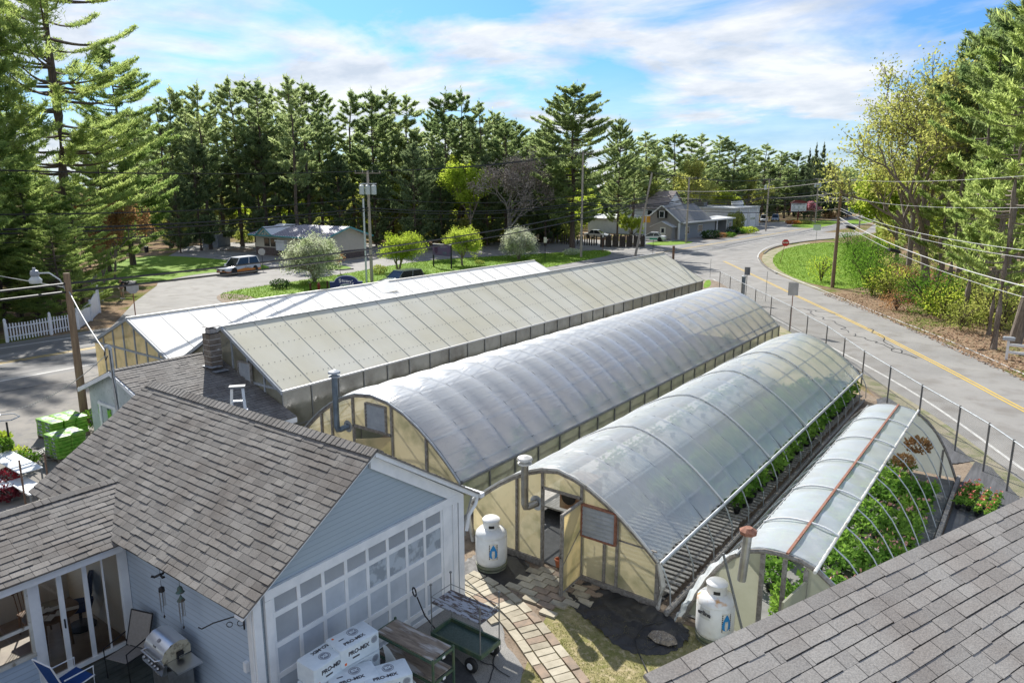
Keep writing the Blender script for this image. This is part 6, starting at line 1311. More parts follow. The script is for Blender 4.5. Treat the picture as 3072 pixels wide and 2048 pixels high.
for a in (-.61, .61):
    for b in (-.29, .29):
        m_ = MB(); tz = 1.42; m_.cyl((a, b, .35), (a, b, tz), .012, None, 6); m_.build('post', DGALV, wg_)
        if b > 0 or a < 0: m_ = MB(); m_.lathe([(.005, -.03), (.028, -.01), (.028, .01), (.005, .03)], (a, b, tz + .02), 10); m_.build('knob', DGALV, wg_)
m_ = MB()
for z in (1.18, 1.05):
    for s_ in (-1, 1): m_.cyl((-.61, s_ * .29, z), (.61, s_ * .29, z), .008, None, 5); m_.cyl((s_ * .61, -.29, z), (s_ * .61, .29, z), .008, None, 5)
m_.build('rail', DGALV, wg_)
for a in (-.42, .42):
    for s_ in (-1, 1):
        m_ = MB(); prof = [(.05, -.045), (.11, -.05), (.14, -.035), (.15, 0), (.14, .035), (.11, .05), (.05, .045)]; m_.lathe(prof, n=20); wl2 = m_.build('wheel', RUBBER, wg_, smooth=True); wl2.rotation_euler = (R(90), 0, 0); wl2.location = (a, s_ * .33, .15)
        m_ = MB(); m_.lathe([(.02, -.055), (.065, -.053), (.07, -.03), (.07, .03), (.065, .053), (.02, .055)], n=16); m_.build('rim', WHITE, wl2)
m_ = MB(); m_.tube([(-.62, -.1, .3), (-.80, -.28, .7), (-.92, -.36, 1.10)], .014, 6); m_.torus((-.96, -.39, 1.21), (.4, 1, 0), .085, .016, 16, 6); m_.build('pull_handle', BLACK, wg_)
# grill
gl = thing('gas_grill', 'stainless gas grill with domed lid on the deck against the blue wall', 'grill', (-11.72, 5.58, .05), R(0)); gl.rotation_euler = (0, 0, R(-3))
m_ = MB(); m_.rbox((0, .05, .38), (.62, .44, .64)); m_.build('cabinet', mat('grill_steel_dull', (.38, .38, .38), .35, (.28, .28, .27), 8, metal=.8), gl)
m_ = MB(); m_.slab([(-.36, -.30, .72), (.36, -.30, .72), (.36, -.23, .88), (-.36, -.23, .88)], .05); m_.box(-.36, -.26, .70, .36, -.2, .86); m_.build('control_panel', CHROME, gl)
for i in range(5):
    m_ = MB(); m_.lathe([(.028, 0), (.030, .02), (.024, .035)], n=14); kn = m_.build('knob', CHROME, gl, smooth=True); kn.rotation_euler = (R(66), 0, 0); kn.location = ((-.29, -.11, 0.0, .11, .22)[i], -.285, .80); m_ = MB(); m_.lathe([(.036, -.002), (.038, .004)], n=14); m_.build('bezel', BLACK, kn)
m_ = MB(); pr = [(-.24, .90), (-.26, 1.00), (-.20, 1.12), (-.08, 1.20), (.08, 1.22), (.20, 1.17), (.25, 1.05), (.25, .92)]
for s_ in (0,):
    vs = [(-.34, a, b) for a, b in pr] + [(.34, a, b) for a, b in pr]; n = len(pr); m_.add(vs, [(i, i + n, i + 1 + n, i + 1) for i in range(n - 1)])
m_.build('lid', mat('lid_steel', (.70, .71, .73), .30, metal=.85), gl, smooth=True)
m_ = MB(); 
for x in (-.342, .342): m_.poly([(x, a, b) for a, b in pr])
m_.build('lid_end', mat('lid_stained', (.52, .48, .36), .45, (.12, .10, .07), 5, metal=.3, lo=.5, hi=.62), gl)
m_ = MB(); m_.tube([(-.27, -.26, .97), (-.25, -.34, .98), (.25, -.34, .98), (.27, -.26, .97)], .016, 8); m_.build('lid_handle', CHROME, gl)
m_ = MB(); m_.lathe([(.035, 0), (.035, .004)], n=20); b_ = m_.build('badge', mat('badge_grey', (.25, .25, .27), .4, metal=.5), gl); b_.location = (.0, -.135, 1.175); b_.rotation_euler = (R(35), 0, 0)
text('Charbroil'[4:] , .05, DTXT, gl, (-.005, -.215, 1.10), (R(62), 0, 0))
m_ = MB(); m_.rbox((.56, .02, .89), (.42, .44, .03)); m_.build('side_shelf', CHROME, gl); m_ = MB(); m_.rbox((-.40, .02, .89), (.10, .40, .03)); m_.build('left_shelf', CHROME, gl)
m_ = MB(); m_.tube([(-.08, -.19, .5), (-.08, -.21, .55), (-.08, -.21, .62), (-.08, -.19, .66)], .010, 6); m_.tube([(.0, -.19, .5), (.0, -.21, .55), (.0, -.21, .62), (.0, -.19, .66)], .010, 6); m_.build('door_handle', CHROME, gl)
m_ = MB(); m_.rbox((.38, .05, 1.0), (.05, .09, .07)); m_.rbox((.37, .0, .96), (.03, .03, .14)); m_.build('bracket', BLACK, gl)
# sling chairs
SLG = mat('sling_taupe', (.24, .22, .20), .8, (.28, .26, .24), 20); SLB = mat('sling_blue', (.012, .06, .23), .7)
def sling(lab, x, y, rz, m, fm):
    t_ = thing('patio_chair', lab, 'chair', (x, y, .05), rz); m_ = MB(); m_.slab([(-.24, -.26, .44), (.24, -.26, .44), (.24, .22, .40), (-.24, .22, .40)], .012); m_.build('seat', m, t_)
    m_ = MB(); m_.slab([(-.24, .22, .42), (.24, .22, .42), (.24, .42, 1.02), (-.24, .42, 1.02)], .012); m_.build('backrest', m, t_)
    m_ = MB()
    for s_ in (-1, 1): m_.tube([(s_ * .255, -.28, .43), (s_ * .255, .22, .39), (s_ * .255, .43, 1.03)], .014, 6); m_.tube([(s_ * .27, -.24, 0), (s_ * .27, -.26, .62), (s_ * .27, .25, .66)], .014, 6); m_.tube([(s_ * .27, .30, 0), (s_ * .26, .24, .5)], .014, 6)
    m_.tube([(-.255, .43, 1.03), (.255, .43, 1.03)], .014, 6); m_.build('frame', fm, t_); return t_
sling('taupe sling patio chair between the sliding door and the grill', -12.95, 5.42, R(18), SLG, BLACK)
sling('blue sling patio chair cut off by the lower edge near the sliding door', -13.0, 4.45, R(-170), SLB, WHITE)
# wind chimes and bracket
def chime(lab, x, y, z, m, bell):
    t_ = thing('wind_chime', lab, 'wind chime', (x, y, z)); m_ = MB(); m_.cyl((0, 0, 0), (0, 0, -.12), .004, None, 4)
    if bell: m_.lathe([(.01, -.12), (.04, -.15), (.055, -.22), (.075, -.24), (.07, -.245)], n=14); m_.lathe([(.01, -.30), (.03, -.34), (.07, -.40)], n=12)
    else:
        for a in range(3): q = R(120 * a); m_.tube([(0, 0, -.13), (.09 * math.cos(q), .09 * math.sin(q), -.16), (.14 * math.cos(q), .14 * math.sin(q), -.13)], .022, 6)
        m_.lathe([(.01, -.36), (.05, -.39), (.055, -.45), (.05, -.46)], n=14)
    m_.cyl((0, 0, -.24), (0, 0, -.40), .004, None, 4); m_.build('top', m, t_)
    z0 = -.42 if bell else -.46
    m_ = MB()
    for a in range(5): q = R(72 * a); m_.cyl((.045 * math.cos(q), .045 * math.sin(q), z0), (.045 * math.cos(q), .045 * math.sin(q), z0 - .26 - .03 * a), .009, None, 6)
    m_.build('tube', CHROME, t_); m_ = MB(); m_.cyl((0, 0, z0), (0, 0, z0 - .46), .003, None, 4); m_.lathe([(.003, z0 - .53), (.02, z0 - .50), (.003, z0 - .46)], n=8); m_.build('clapper', BLACK, t_)
VERD = mat('verdigris', (.05, .13, .12), .7, (.10, .07, .05), 12)
chime('dark wind chime with a winged top, the left one under the garage eave', -12.0, 5.72, 2.40, BLACK, False); chime('verdigris bell wind chime, the right one under the garage eave', -11.35, 5.72, 2.40, VERD, True)
pb = thing('plant_bracket', 'black scrolled hanging bracket on the garage corner post', 'bracket', (-9.83, 5.95, 2.15)); m_ = MB(); m_.box(-.012, -.02, -.22, .012, .0, .1); m_.tube([(0, -.01, .05), (-.12, -.15, .02), (-.30, -.36, -.04), (-.42, -.50, -.12), (-.45, -.54, -.08)], .011, 6)
for c_, r_ in (((-.03, -.05, -.10), .05), ((-.14, -.18, -.10), .045)): m_.torus(c_, (.75, -.65, 0), r_, .007, 14, 5)
m_.build('scroll', BLACK, pb)
# ================= left yard =================
LGR = mat('bag_lime', (.24, .44, .06), .45, (.10, .30, .02), 6); LGR2 = mat('bag_print', (.05, .07, .14), .5, (.45, .50, .50), 7, lo=.5, hi=.56)
def bagstack(lab, x, y, rz, nx, ny, nz):
    t_ = thing('bag_pallet', lab, 'bags of soil', (x, y, .01), rz); m_ = MB()
    for i in range(7): m_.box(-.6, -.6 + i * .19, .11, .6, -.5 + i * .19, .13)
    for a in (-.55, 0, .55): m_.box(a - .04, -.6, 0, a + .04, .68, .11)
    m_.build('pallet', WOODW, t_); wx, wy = 1.2 / nx, 1.25 / ny; r_ = random.Random(int(x * 100))
    for k in range(nz):
        for i in range(nx):
            for j in range(ny):
                b = MB(); cx_, cy_ = -.6 + wx * (i + .5) + r_.uniform(-.015, .015), -.6 + wy * (j + .5) + r_.uniform(-.015, .015); z = .13 + .125 * k
                b.rbox((cx_, cy_, z + .065), (wx * 1.0, wy * 1.0, .125), r_.uniform(-.03, .03), bev=.16); bo = b.build('bag', LGR, t_, smooth=True)
                b = MB(); b.rbox((cx_, cy_, z + .129), (wx * .5, wy * .5, .003)); b.rbox((cx_ - wx * .0, cy_ - wy * .503, z + .065), (wx * .5, .004, .06)); b.build('print', LGR2, bo)
    return t_
bagstack('wide pallet of lime green soil bags standing beside the lamp pole', -28.35, 10.6, R(3), 2, 3, 5)
bagstack('smaller pile of lime green soil bags between the wide pallet and the white shed', -26.0, 9.75, R(4), 2, 2, 6).scale = (.72, .78, 1)
hc = MB()
for i in range(7): hc.torus((-26.6 + .05 * i, 9.55 + .06 * (i % 3), .05 + .03 * i), (.15 * (i % 2), .12 * (i % 3), 1), .42 + .03 * (i % 4), .02, 24, 5)
hc.torus((-27.35, 9.15, .04), (0, 0, 1), .5, .02, 24, 5); tag(hc.build('hose_coil', mat('hose_grey', (.10, .09, .08), .6, (.3, .28, .25), 9)), 'tangled coil of dark hose in front of the lime green bags', 'hose')
def disp_table(lab, x, y, rz, w_, d_, z):
    t_ = thing('display_table', lab, 'table', (x, y, 0), rz); m_ = MB(); m_.rbox((0, 0, z), (w_, d_, .03)); m_.build('table_top', mat('table_white', (.66, .69, .70), .5, (.55, .58, .60), 3), t_)
    for a in (-1, 1):
        for b in (-1, 1): m_ = MB(); m_.bar((a * (w_ / 2 - .04), b * (d_ / 2 - .04), 0), (a * (w_ / 2 - .04), b * (d_ / 2 - .04), z - .016), .04, .04); m_.build('leg', DGALV, t_)
disp_table('white display table with a shadow across it, upper one in the left yard', -24.8, 7.85, 0, 2.4, .62, .72); disp_table('lower white display table nearest the sunroom roof', -23.2, 7.55, 0, 1.6, .5, .45); disp_table('white display table beside the red leaved shrub at the left edge', -24.5, 7.0, 0, 2.0, .55, .45)
for x, y, h, lab in ((-22.9, 8.0, 1.35, 'rusty slotted upright right of the display tables'), (-22.75, 7.3, 1.42, 'rusty slotted upright in front of the display tables')): m_ = MB(); m_.bar((x, y, 0), (x, y, h), .05, .035); [m_.box(x - .035, y - .02, .1 + .09 * i, x + .035, y + .02, .13 + .09 * i) for i in range(14)]; tag(m_.build('slotted_post', mat('post_rust', (.12, .08, .06), .8, (.2, .12, .08), 8)), lab, 'post')
for i, (x, y, z, r_, mm, lab) in enumerate(((-26.1, 8.0, .95, .34, LEAFG, 'hanging basket plant with pale leaves on the arm above the white table'), (-26.9, 8.2, .95, .34, LEAFY, 'yellowish basket plant at the left edge above the white table'), (-25.9, 8.5, .35, .42, LEAFG, 'leafy pot plant on the ground right of the basket post'), (-26.6, 8.4, .35, .45, LEAFY, 'pot plant on the ground at the left edge'), (-24.4, 7.35, .35, .5, mat('leaf_red', (.40, .02, .03), .7, (.20, .02, .03), 6, trans=.3), 'bright red leaved shrub at the left edge'), (-23.6, 7.1, .25, .4, mat('leaf_wine', (.16, .02, .03), .7, trans=.3), 'dark red ground plant right of the bright red shrub'), (-25.6, 11.0, .25, .4, LEAFY, 'low plants with yellow flowers at the foot of the lamp pole'), (-28.2, 11.6, .35, .55, LEAFG, 'green plants behind the wide pallet of bags'), (-27.2, 11.8, .3, .5, mat('leaf_purple', (.20, .12, .22), .7, (.1, .15, .05), 8, trans=.3), 'purple flowering plants behind the lamp pole'))):
    b = bush('garden_plant', lab, 200 + i, r_, r_, r_ * .6, mm, 420, .06, cat='plant', stems=5); b.location = (x, y, z - .2)
pb_ = thing('basket_stand', 'dark post with curved arms for hanging baskets at the left edge', 'stand', (-26.3, 8.25, 0)); m_ = MB(); m_.cyl((0, 0, 0), (0, 0, 1.6), .03, None, 8); m_.tube([(0, 0, .8), (.3, -.1, .85), (.5, -.2, 1.0)], .02, 6); m_.tube([(0, 0, .8), (-.4, .1, .7), (-.8, .1, .72)], .02, 6); m_.build('post', BLACK, pb_); m_ = MB(); pts = [(.28 * math.cos(R(60 * a)) , .28 * math.sin(R(60 * a)), 1.75) for a in range(7)]; m_.tube([(p[0] * 1.6, p[1] * 1.3, p[2]) for p in pts], .02, 5); m_.build('ring', GALV, pb_)
# ================= street lamp pole =================
lp = thing('lamp_pole', 'brown wooden pole with a white street lamp beside the shed at left', 'pole', (*G(257, 1272)[:2], 0)); lx, ly = lp.location[0], lp.location[1]
m_ = MB(); m_.tube([(0, 0, 0), (0, 0, 5.85)], .15, 12, True, .11); m_.build('pole', POLEW, lp)
A_ = Vector(GD(131, 770, 23.0)); hx_, hy_ = G(140, 815, 5.6)[:2]
d_ = Vector((-.75, -.66, 0)); m_ = MB(); m_.tube([tuple(d_ * .05 + Vector((0, 0, 5.1))), tuple(d_ * .25 + Vector((0, 0, 5.6))), tuple(d_ * .6 + Vector((0, 0, 5.86))), tuple(d_ * .98 + Vector((0, 0, 5.85)))], .03, 8); m_.build('arm', GALV, lp)
c_ = d_ * 1.12; m_ = MB(); m_.lathe([(.05, .18), (.06, .10), (.13, .06), (.15, -.02), (.15, -.10), (.10, -.16)], (c_.x, c_.y, 5.88), 18); m_.build('lamp_head', mat('lamp_grey', (.26, .28, .31), .5), lp, smooth=True)
m_ = MB(); m_.lathe([(.10, -.10), (.20, -.22), (.22, -.25), (.20, -.36), (.16, -.38)], (c_.x, c_.y, 5.86), 20); m_.build('lamp_shade', mat('shade_pale', (.70, .68, .62), .3, (.55, .60, .63), 3, trans=.3), lp, smooth=True)
# ================= utility poles and wires =================
poles = {}
def upole(key, lab, u, v, h, m=POLEG, r=.16, lean=(0, 0), arms=0, trans=False, armdir=0.0, group=None):
    x, y, _ = G(u, v); t_ = thing('utility_pole', lab, 'utility pole', (x, y, 0), group=group); m_ = MB(); top = (lean[0], lean[1], h); m_.tube([(0, 0, 0), top], r, 10, True, r * .7); m_.build('pole', m, t_)
    ca, sa_ = math.cos(armdir), math.sin(armdir)
    for k in range(arms):
        z = h - .25 - .9 * k; m_ = MB(); cx_, cy_ = lean[0] * z / h, lean[1] * z / h; m_.bar((cx_ - ca * 1.2, cy_ - sa_ * 1.2, z), (cx_ + ca * 1.2, cy_ + sa_ * 1.2, z), .10, .11); ao = m_.build('crossarm', WOODW, t_); m_ = MB()
        for a in (-1.1, -.45, .45, 1.1): m_.lathe([(.03, 0), (.05, .06), (.03, .12), (.05, .16), (.02, .20)], (cx_ + ca * a, cy_ + sa_ * a, z + .05), 8)
        m_.build('insulator', DWHITE, ao)
    if trans:
        for a in (-1, 0, 1)[:3 if trans == 3 else 1]:
            m_ = MB(); m_.lathe([(.0, 0), (.22, .02), (.24, .08), (.24, .78), (.22, .84), (.05, .88), (.04, 1.05)], (a * ca * .55 + sa_ * .35, a * sa_ * .55 - ca * .35, h - 2.2), 16); m_.build('transformer', mat('transformer_grey', (.45, .50, .50), .5), t_)
        m_ = MB(); m_.bar((-ca * .8, -sa_ * .8, h - 1.2), (ca * .8, sa_ * .8, h - 1.2), .08, .08); m_.build('bracket', GALV, t_)
    poles[key] = (Vector((x, y, 0)), Vector(lean), h); return t_
upole('A', 'brown wooden utility pole with three transformers behind the blue sign', 1116, 848, 10.4, arms=1, trans=3, armdir=R(40))
cdt = thing('conduit_pole', 'pale metal conduit standing close left of the transformer pole', 'pole', (*G(1100, 850)[:2], 0)); m_ = MB(); m_.cyl((0, 0, 0), (.0, 0, 7.9), .09, None, 10); m_.build('conduit', mat('conduit_pale', (.52, .56, .58), .4, metal=.2), cdt)
upole('B', 'tall straight grey utility pole at the end of the grass verge', 1743, 772, 13.2, arms=1, armdir=R(40))
upole('C', 'grey utility pole leaning right behind the far end of the cream greenhouse', 1905, 772, 10.6, lean=(1.5, .9))
upole('D', 'thin dark utility pole in front of the grey house porch', 2058, 729, 10.4, arms=1, armdir=R(10))
upole('E', 'utility pole with one grey can in front of the parked vehicles', 2297, 693, 10.4, arms=1, trans=1, armdir=R(0))
upole('F', 'utility pole with a transformer cluster beside the white and red sign', 2445, 670, 10.8, arms=1, trans=3, armdir=R(0))
upole('G', 'brown utility pole on the corner lawn, nearest on the right side', 2497, 862, 9.7, m=POLEW, r=.17, arms=0)
upole('H', 'utility pole beyond the junction, left of a pair', 2577, 687, 10.6, arms=1, armdir=R(0))
upole('I', 'utility pole beyond the junction, right of a pair', 2594, 658, 10.6, arms=1, armdir=R(0))
for k, (u, v) in enumerate(((2552, 640), (2530, 634), (2608, 636))): upole('J%d' % k, 'small distant utility pole down the far road', u, v, 10.2, arms=1, group='small distant poles')
poles['L'] = (Vector((lx, ly, 0)), Vector((0, 0)), 5.85)
poles['S'] = (Vector((-51.5, 4, 0)), Vector((0, 0)), 10.4); poles['R'] = (Vector((4.0, 31.0, 0)), Vector((0, 0)), 9.5); poles['N'] = (Vector((-24, -30, 0)), Vector((0, 0)), 7)
def pt(key, z, off=(0, 0)):
    b, l, h = poles[key]; return Vector((b.x + l.x * z / h + off[0], b.y + l.y * z / h + off[1], z))
WIRE = mat('wire_black', (.02, .02, .02), .6); WIREL = mat('wire_pale', (.40, .40, .39), .5)
def wire(a, b, sag, r, m, lab, n=18, grp=None):
    P_ = []
    for i in range(n + 1):
        k = i / n; p = a.lerp(b, k); P_.append((p.x, p.y, p.z - sag * 4 * k * (1 - k)))
    mb = MB(); mb.tube(P_, r, 5); tag(mb.build('overhead_wire', m), lab, 'wire', grp)
for k, z in enumerate((5.16, 5.46)):
    wire(pt('L', z), pt('C', 7.1 + k * .7), .9, .045, WIRE, ('lower' if k == 0 else 'upper') + ' thick black cable from the lamp pole to the leaning pole'); wire(pt('L', z), pt('N', 6.2 + .3 * k), .3, .045, WIRE, ('lower' if k == 0 else 'upper') + ' thick black cable leaving the lamp pole at the left edge')
wire(pt('L', 5.2), Vector((-23.85, 10.43, 3.85)), .12, .02, WIREL, 'twisted pale service wire from the lamp pole to the shed mast')
wire(pt('L', 5.3), Vector((-60, 5, 9)), .5, .014, WIREL, 'thin pale wire crossing the road at the far left')
wire(Vector((-23.9, 10.45, 3.7)), Vector((-31, 9, .8)), .5, .012, WIREL, 'thin loose wire drooping from the shed mast over the yard')
gA = 'line wires along the main road'
for (k1, k2, n_) in (('S', 'A', 3), ('A', 'B', 3), ('B', 'D', 2), ('D', 'E', 3), ('E', 'F', 3), ('F', 'H', 2)):
    h1, h2 = poles[k1][2], poles[k2][2]
    for i in range(n_): o_ = (i - 1) * .9; wire(pt(k1, h1 - .05, (o_, 0)), pt(k2, h2 - .05, (o_, 0)), .5, .028, WIRE, 'thin power line between the roadside poles', grp=gA)
    for z, r_ in ((7.9, .04), (7.0, .06), (6.75, .055), (6.2, .035)): wire(pt(k1, z), pt(k2, z), .7, r_, WIRE, 'sagging cable between the roadside poles', grp=gA)
for z1, z2 in ((9.2, 9.9), (7.6, 7.4), (7.0, 6.9)): wire(pt('C', z2), pt('B', z1), .3, .022, WIRE, 'cable between the straight grey pole and the leaning pole', grp='cables on the leaning pole')
for z1, z2 in ((7.9, 8.4), (7.5, 7.7), (6.6, 7.0), (8.6, 9.5)): wire(pt('C', z1), pt('G', z2), .6, .03, WIRE, 'cable from the leaning pole over the junction to the corner lawn pole', grp='cables over the junction')
wire(pt('H', 10.5), pt('G', 9.6), .3, .018, WIREL, 'top wire from the far pair of poles to the corner lawn pole')
Rr = poles['R'][0]
ends = ((9.6, GD(3110, 525, 32)), (8.1, GD(3110, 622, 32)), (7.1, GD(3110, 755, 30)), (6.9, GD(3110, 778, 30)), (6.3, GD(3110, 868, 30)), (6.0, GD(3110, 902, 30)))
for i, (z, e) in enumerate(ends): wire(pt('G', z), Vector(e), (.25, .35, .45, .5, .5, .55)[i], (.009, .009, .015, .012, .026, .014)[i], WIREL, ('topmost thin pale wire from the corner lawn pole to the right edge', 'second thin pale wire below the topmost to the right edge', 'third pale cable down from the corner lawn pole', 'fourth pale cable, just below the third, to the right edge', 'thick pale telephone cable to the right edge', 'lowest thin cable from the corner lawn pole to the right edge')[i])
for i, (u, v) in enumerate(((2552, 683), (2683, 752))):
    p = GD(u, v, 58 - 12 * i); m_ = MB(); m_.tube([(p[0] - .25, p[1] - .3, p[2] + .1), (p[0] + .25, p[1] + .3, p[2] - .1)], .11, 8); tag(m_.build('splice_case', BLACK), ('black splice case on the cable nearest the corner pole', 'black splice case farther along the cable to the right')[i], 'splice case')
# ================= chain link fence =================
FP = [G(*q)[:2] for q in ((2161, 868), (2186, 890), (2212, 912), (2262, 945), (2285, 960), (2318, 985), (2354, 1006), (2399, 1008 + 14), (2455, 1050), (2509, 1080), (2578, 1122), (2651, 1207), (2748, 1262), (2860, 1348), (3019, 1475), (3200, 1620))]
FP = [(-23.3, 62.4), (-21.2, 59.2), (-19.1, 56.0), (-17.0, 52.9), (-14.9, 49.8), (-12.7, 46.6), (-10.9, 43.6), (-9.2, 41.0), (-7.7, 38.2), (-6.3, 35.6), (-4.8, 33.1), (-3.3, 30.6), (-1.85, 28.3), (-.9, 26.7), (-.2, 25.3), (1.3, 22.2), (2.8, 19.2)]
fe_ = thing('chain_link_fence', 'chain link fence with thin grey posts along the curve of the side road', 'fence', (-8, 40, 0))
for x, y in FP: m_ = MB(); m_.cyl((x, y, 0), (x, y, 1.66), .033, None, 8); P(m_, 'post', mat('fence_post', (.14, .14, .14), .5, (.22, .21, .2), 4, metal=.3), fe_)
m_ = MB()
for a, b in zip(FP[:-1], FP[1:]): m_.cyl((a[0], a[1], 1.62), (b[0], b[1], 1.62), .024, None, 6); 
P(m_, 'top_rail', GALV, fe_)
def meshmat():
    m, n, o = newmat('chain_mesh'); L = n.links.new; u = n.nodes.new('ShaderNodeUVMap'); s = n.nodes.new('ShaderNodeSeparateXYZ'); L(u.outputs[0], s.inputs[0]); ws = []
    for sg in (1, -1):
        a = n.nodes.new('ShaderNodeMath'); a.operation = 'MULTIPLY_ADD'; L(s.outputs[0], a.inputs[0]); a.inputs[1].default_value = sg; L(s.outputs[1], a.inputs[2])
        b = n.nodes.new('ShaderNodeMath'); b.operation = 'DIVIDE'; L(a.outputs[0], b.inputs[0]); b.inputs[1].default_value = .075; c = n.nodes.new('ShaderNodeMath'); c.operation = 'FRACT'; L(b.outputs[0], c.inputs[0])
        d = n.nodes.new('ShaderNodeMath'); d.operation = 'LESS_THAN'; L(c.outputs[0], d.inputs[0]); d.inputs[1].default_value = .12; ws.append(d.outputs[0])
    mx = n.nodes.new('ShaderNodeMath'); mx.operation = 'MAXIMUM'; L(ws[0], mx.inputs[0]); L(ws[1], mx.inputs[1])
    t = n.nodes.new('ShaderNodeBsdfTransparent'); d = n.nodes.new('ShaderNodeBsdfDiffuse'); d.inputs[0].default_value = (.22, .22, .21, 1); ms = n.nodes.new('ShaderNodeMixShader'); L(mx.outputs[0], ms.inputs[0]); L(t.outputs[0], ms.inputs[1]); L(d.outputs[0], ms.inputs[2]); L(ms.outputs[0], o.inputs[0]); return m
m_ = MB(); m_.uv = []; uu = 0
for a, b in zip(FP[:-1], FP[1:]): d = math.dist(a, b); m_.quad((a[0], a[1], .03), (b[0], b[1], .03), (b[0], b[1], 1.6), (a[0], a[1], 1.6)); m_.uv.append([(uu, 0), (uu + d, 0), (uu + d, 1.57), (uu, 1.57)]); uu += d
P(m_, 'wire_mesh', meshmat(), fe_)
m_ = MB(); m_.cyl((-23.3, 62.4, 1.6), (-27.8, 57.5, 1.6), .03, None, 6); P(m_, 'return_rail', GALV, fe_)
def signpost(name, lab, u, v, h, w_, hh, face, text_=None, pm=None, lean=(0, 0), cat='sign', rz=None, pr=.03, shape=None, tm=None, ts=.2):
    x, y, _ = G(u, v); a = math.atan2(-x, y) if rz is None else rz; t_ = thing(name, lab, cat, (x, y, 0), a); m_ = MB(); m_.tube([(0, .02, 0), (lean[0], lean[1] + .02, h)], pr, 6); m_.build('post', pm or DGALV, t_)
    m_ = MB(); cz = h - hh / 2 + .05
    if shape == 'oct': m_.slab([(lean[0] + w_ / 2 / math.cos(R(22.5)) * math.cos(R(22.5 + 45 * k)), lean[1] - .02, cz + w_ / 2 / math.cos(R(22.5)) * math.sin(R(22.5 + 45 * k))) for k in range(8)], .008)
    else: m_.rbox((lean[0], lean[1] - .02, cz), (w_, .012, hh))
    po = m_.build('panel', face, t_)
    if text_: text(text_, ts, tm or WHITE, po, (lean[0], lean[1] - .033, cz), (R(90), 0, 0), bold=.008)
    return t_
RED = mat('sign_red', (.50, .012, .02), .4); SGN = mat('sign_back', (.42, .42, .41), .45, (.34, .34, .33), 3, metal=.2)
signpost('stop_sign', 'red stop sign on a leaning post at the road junction', 2341, 789, 2.75, .78, .78, RED, 'STOP', pm=RUST, lean=(.42, 0), shape='oct', ts=.26)
so2 = signpost('stop_sign', 'grey back of a stop sign on a brown post left of the white greenhouse', 408, 960, 2.55, .76, .76, SGN, pm=RUST, shape='oct', pr=.04)
signpost('stop_sign', 'grey back of a stop sign beside the orange and white car', 789, 810, 2.3, .72, .72, SGN, pm=BLACK, shape='oct')
signpost('road_sign', 'grey back of a tall rectangular sign behind the chain link fence', 2370, 990, 3.0, .60, .82, SGN, pm=RUST)
signpost('road_sign', 'small dark backed sign at the fence beside the tall one', 2236, 905, 2.7, .42, .62, mat('sign_dark', (.10, .11, .13), .5, (.2, .2, .2), 3), pm=DGALV)
signpost('road_sign', 'white route sign on a thin post beyond the stop sign', 2447, 733, 3.0, 1.1, .85, mat('sign_pale', (.55, .60, .62), .5))
signpost('road_sign', 'small white sign on a dark post on the grass verge', 1635, 789, 3.0, .35, .65, DWHITE, pm=BLACK)
signpost('road_sign', 'small post sign at the tip of the grass verge', 1808, 757, 2.6, .25, .6, DWHITE, pm=RUST)
signpost('street_name_sign', 'small green street name sign behind the cream greenhouse end', 1958, 768, 2.3, 1.0, .25, mat('sign_green', (.02, .25, .13), .4), pm=BLACK)
signpost('yellow_sign', 'yellow and orange hanging sign on a white post before the grey house', 1935, 735, 4.4, 1.3, 1.0, mat('sign_yellow', (.65, .42, .04), .5, (.60, .22, .03), 3), pm=WHITE, pr=.08)
for u, v, lab in ((2130, 833, 'thin snow marker rod standing left of the fence corner'), (2296, 905, 'thin snow marker rod between the fence and the yellow line')): x, y, _ = G(u, v); m_ = MB(); m_.cyl((x, y, 0), (x, y, 1.9 if u < 2200 else 2.4), .018, None, 5); tag(m_.build('marker_rod', DGALV), lab, 'marker')
ff = MB(); x, y, _ = G(2227, 903); ff.cyl((0, 0, 0), (0, 0, 2.05), .15, None, 14); ft2 = thing('flue_stack', 'short blue grey flue stack with a cap behind the middle tunnel end', 'flue', (x + .2, y - .6, 0)); ff.build('stack', MATS['flue_blue'], ft2); ff = MB(); ff.lathe([(.19, 2.0), (.19, 2.08), (.05, 2.12)], n=14); ff.build('cap', GALV, ft2)
# white picket fence
pfp = [G(22, 1027)[:2], G(155, 1004)[:2], G(236, 988)[:2], G(275, 962)[:2], G(300, 938)[:2]]
pf = thing('picket_fence', 'white picket fence turning into a solid panel beside the driveway mouth', 'fence', (*pfp[1], 0))
def pP(mb, nm, m): return P(mb, nm, m, pf)
m_ = MB()
for a, b in zip(pfp[:2], pfp[1:3]):
    L_ = math.dist(a, b); n = int(L_ / .17)
    for i in range(n): k = (i + .5) / n; x, y = a[0] + (b[0] - a[0]) * k, a[1] + (b[1] - a[1]) * k; h = 1.05 + .12 * abs(k - .5); m_.bar((x, y, .05), (x, y, h), .02, .07)
    for z in (.3, .85): m_.bar((a[0], a[1], z), (b[0], b[1], z), .03, .06)
pP(m_, 'pickets', WHITE)
for (x, y), h in zip(pfp, (1.3, 1.3, 1.3, 1.35, 2.0)): m_ = MB(); m_.bar((x, y, 0), (x, y, h), .13, .13); m_.lathe([(.08, 0), (.09, .05), (.02, .12)], (x, y, h), 8); pP(m_, 'post', WHITE)
m_ = MB()
for a, b in zip(pfp[2:-1], pfp[3:]): m_.slab([(a[0], a[1], .05), (b[0], b[1], .05), (b[0], b[1], 1.25 if b == pfp[3] else 1.75), (a[0], a[1], 1.1 if a == pfp[2] else 1.25)], .04)
pP(m_, 'solid_panel', WHITE)
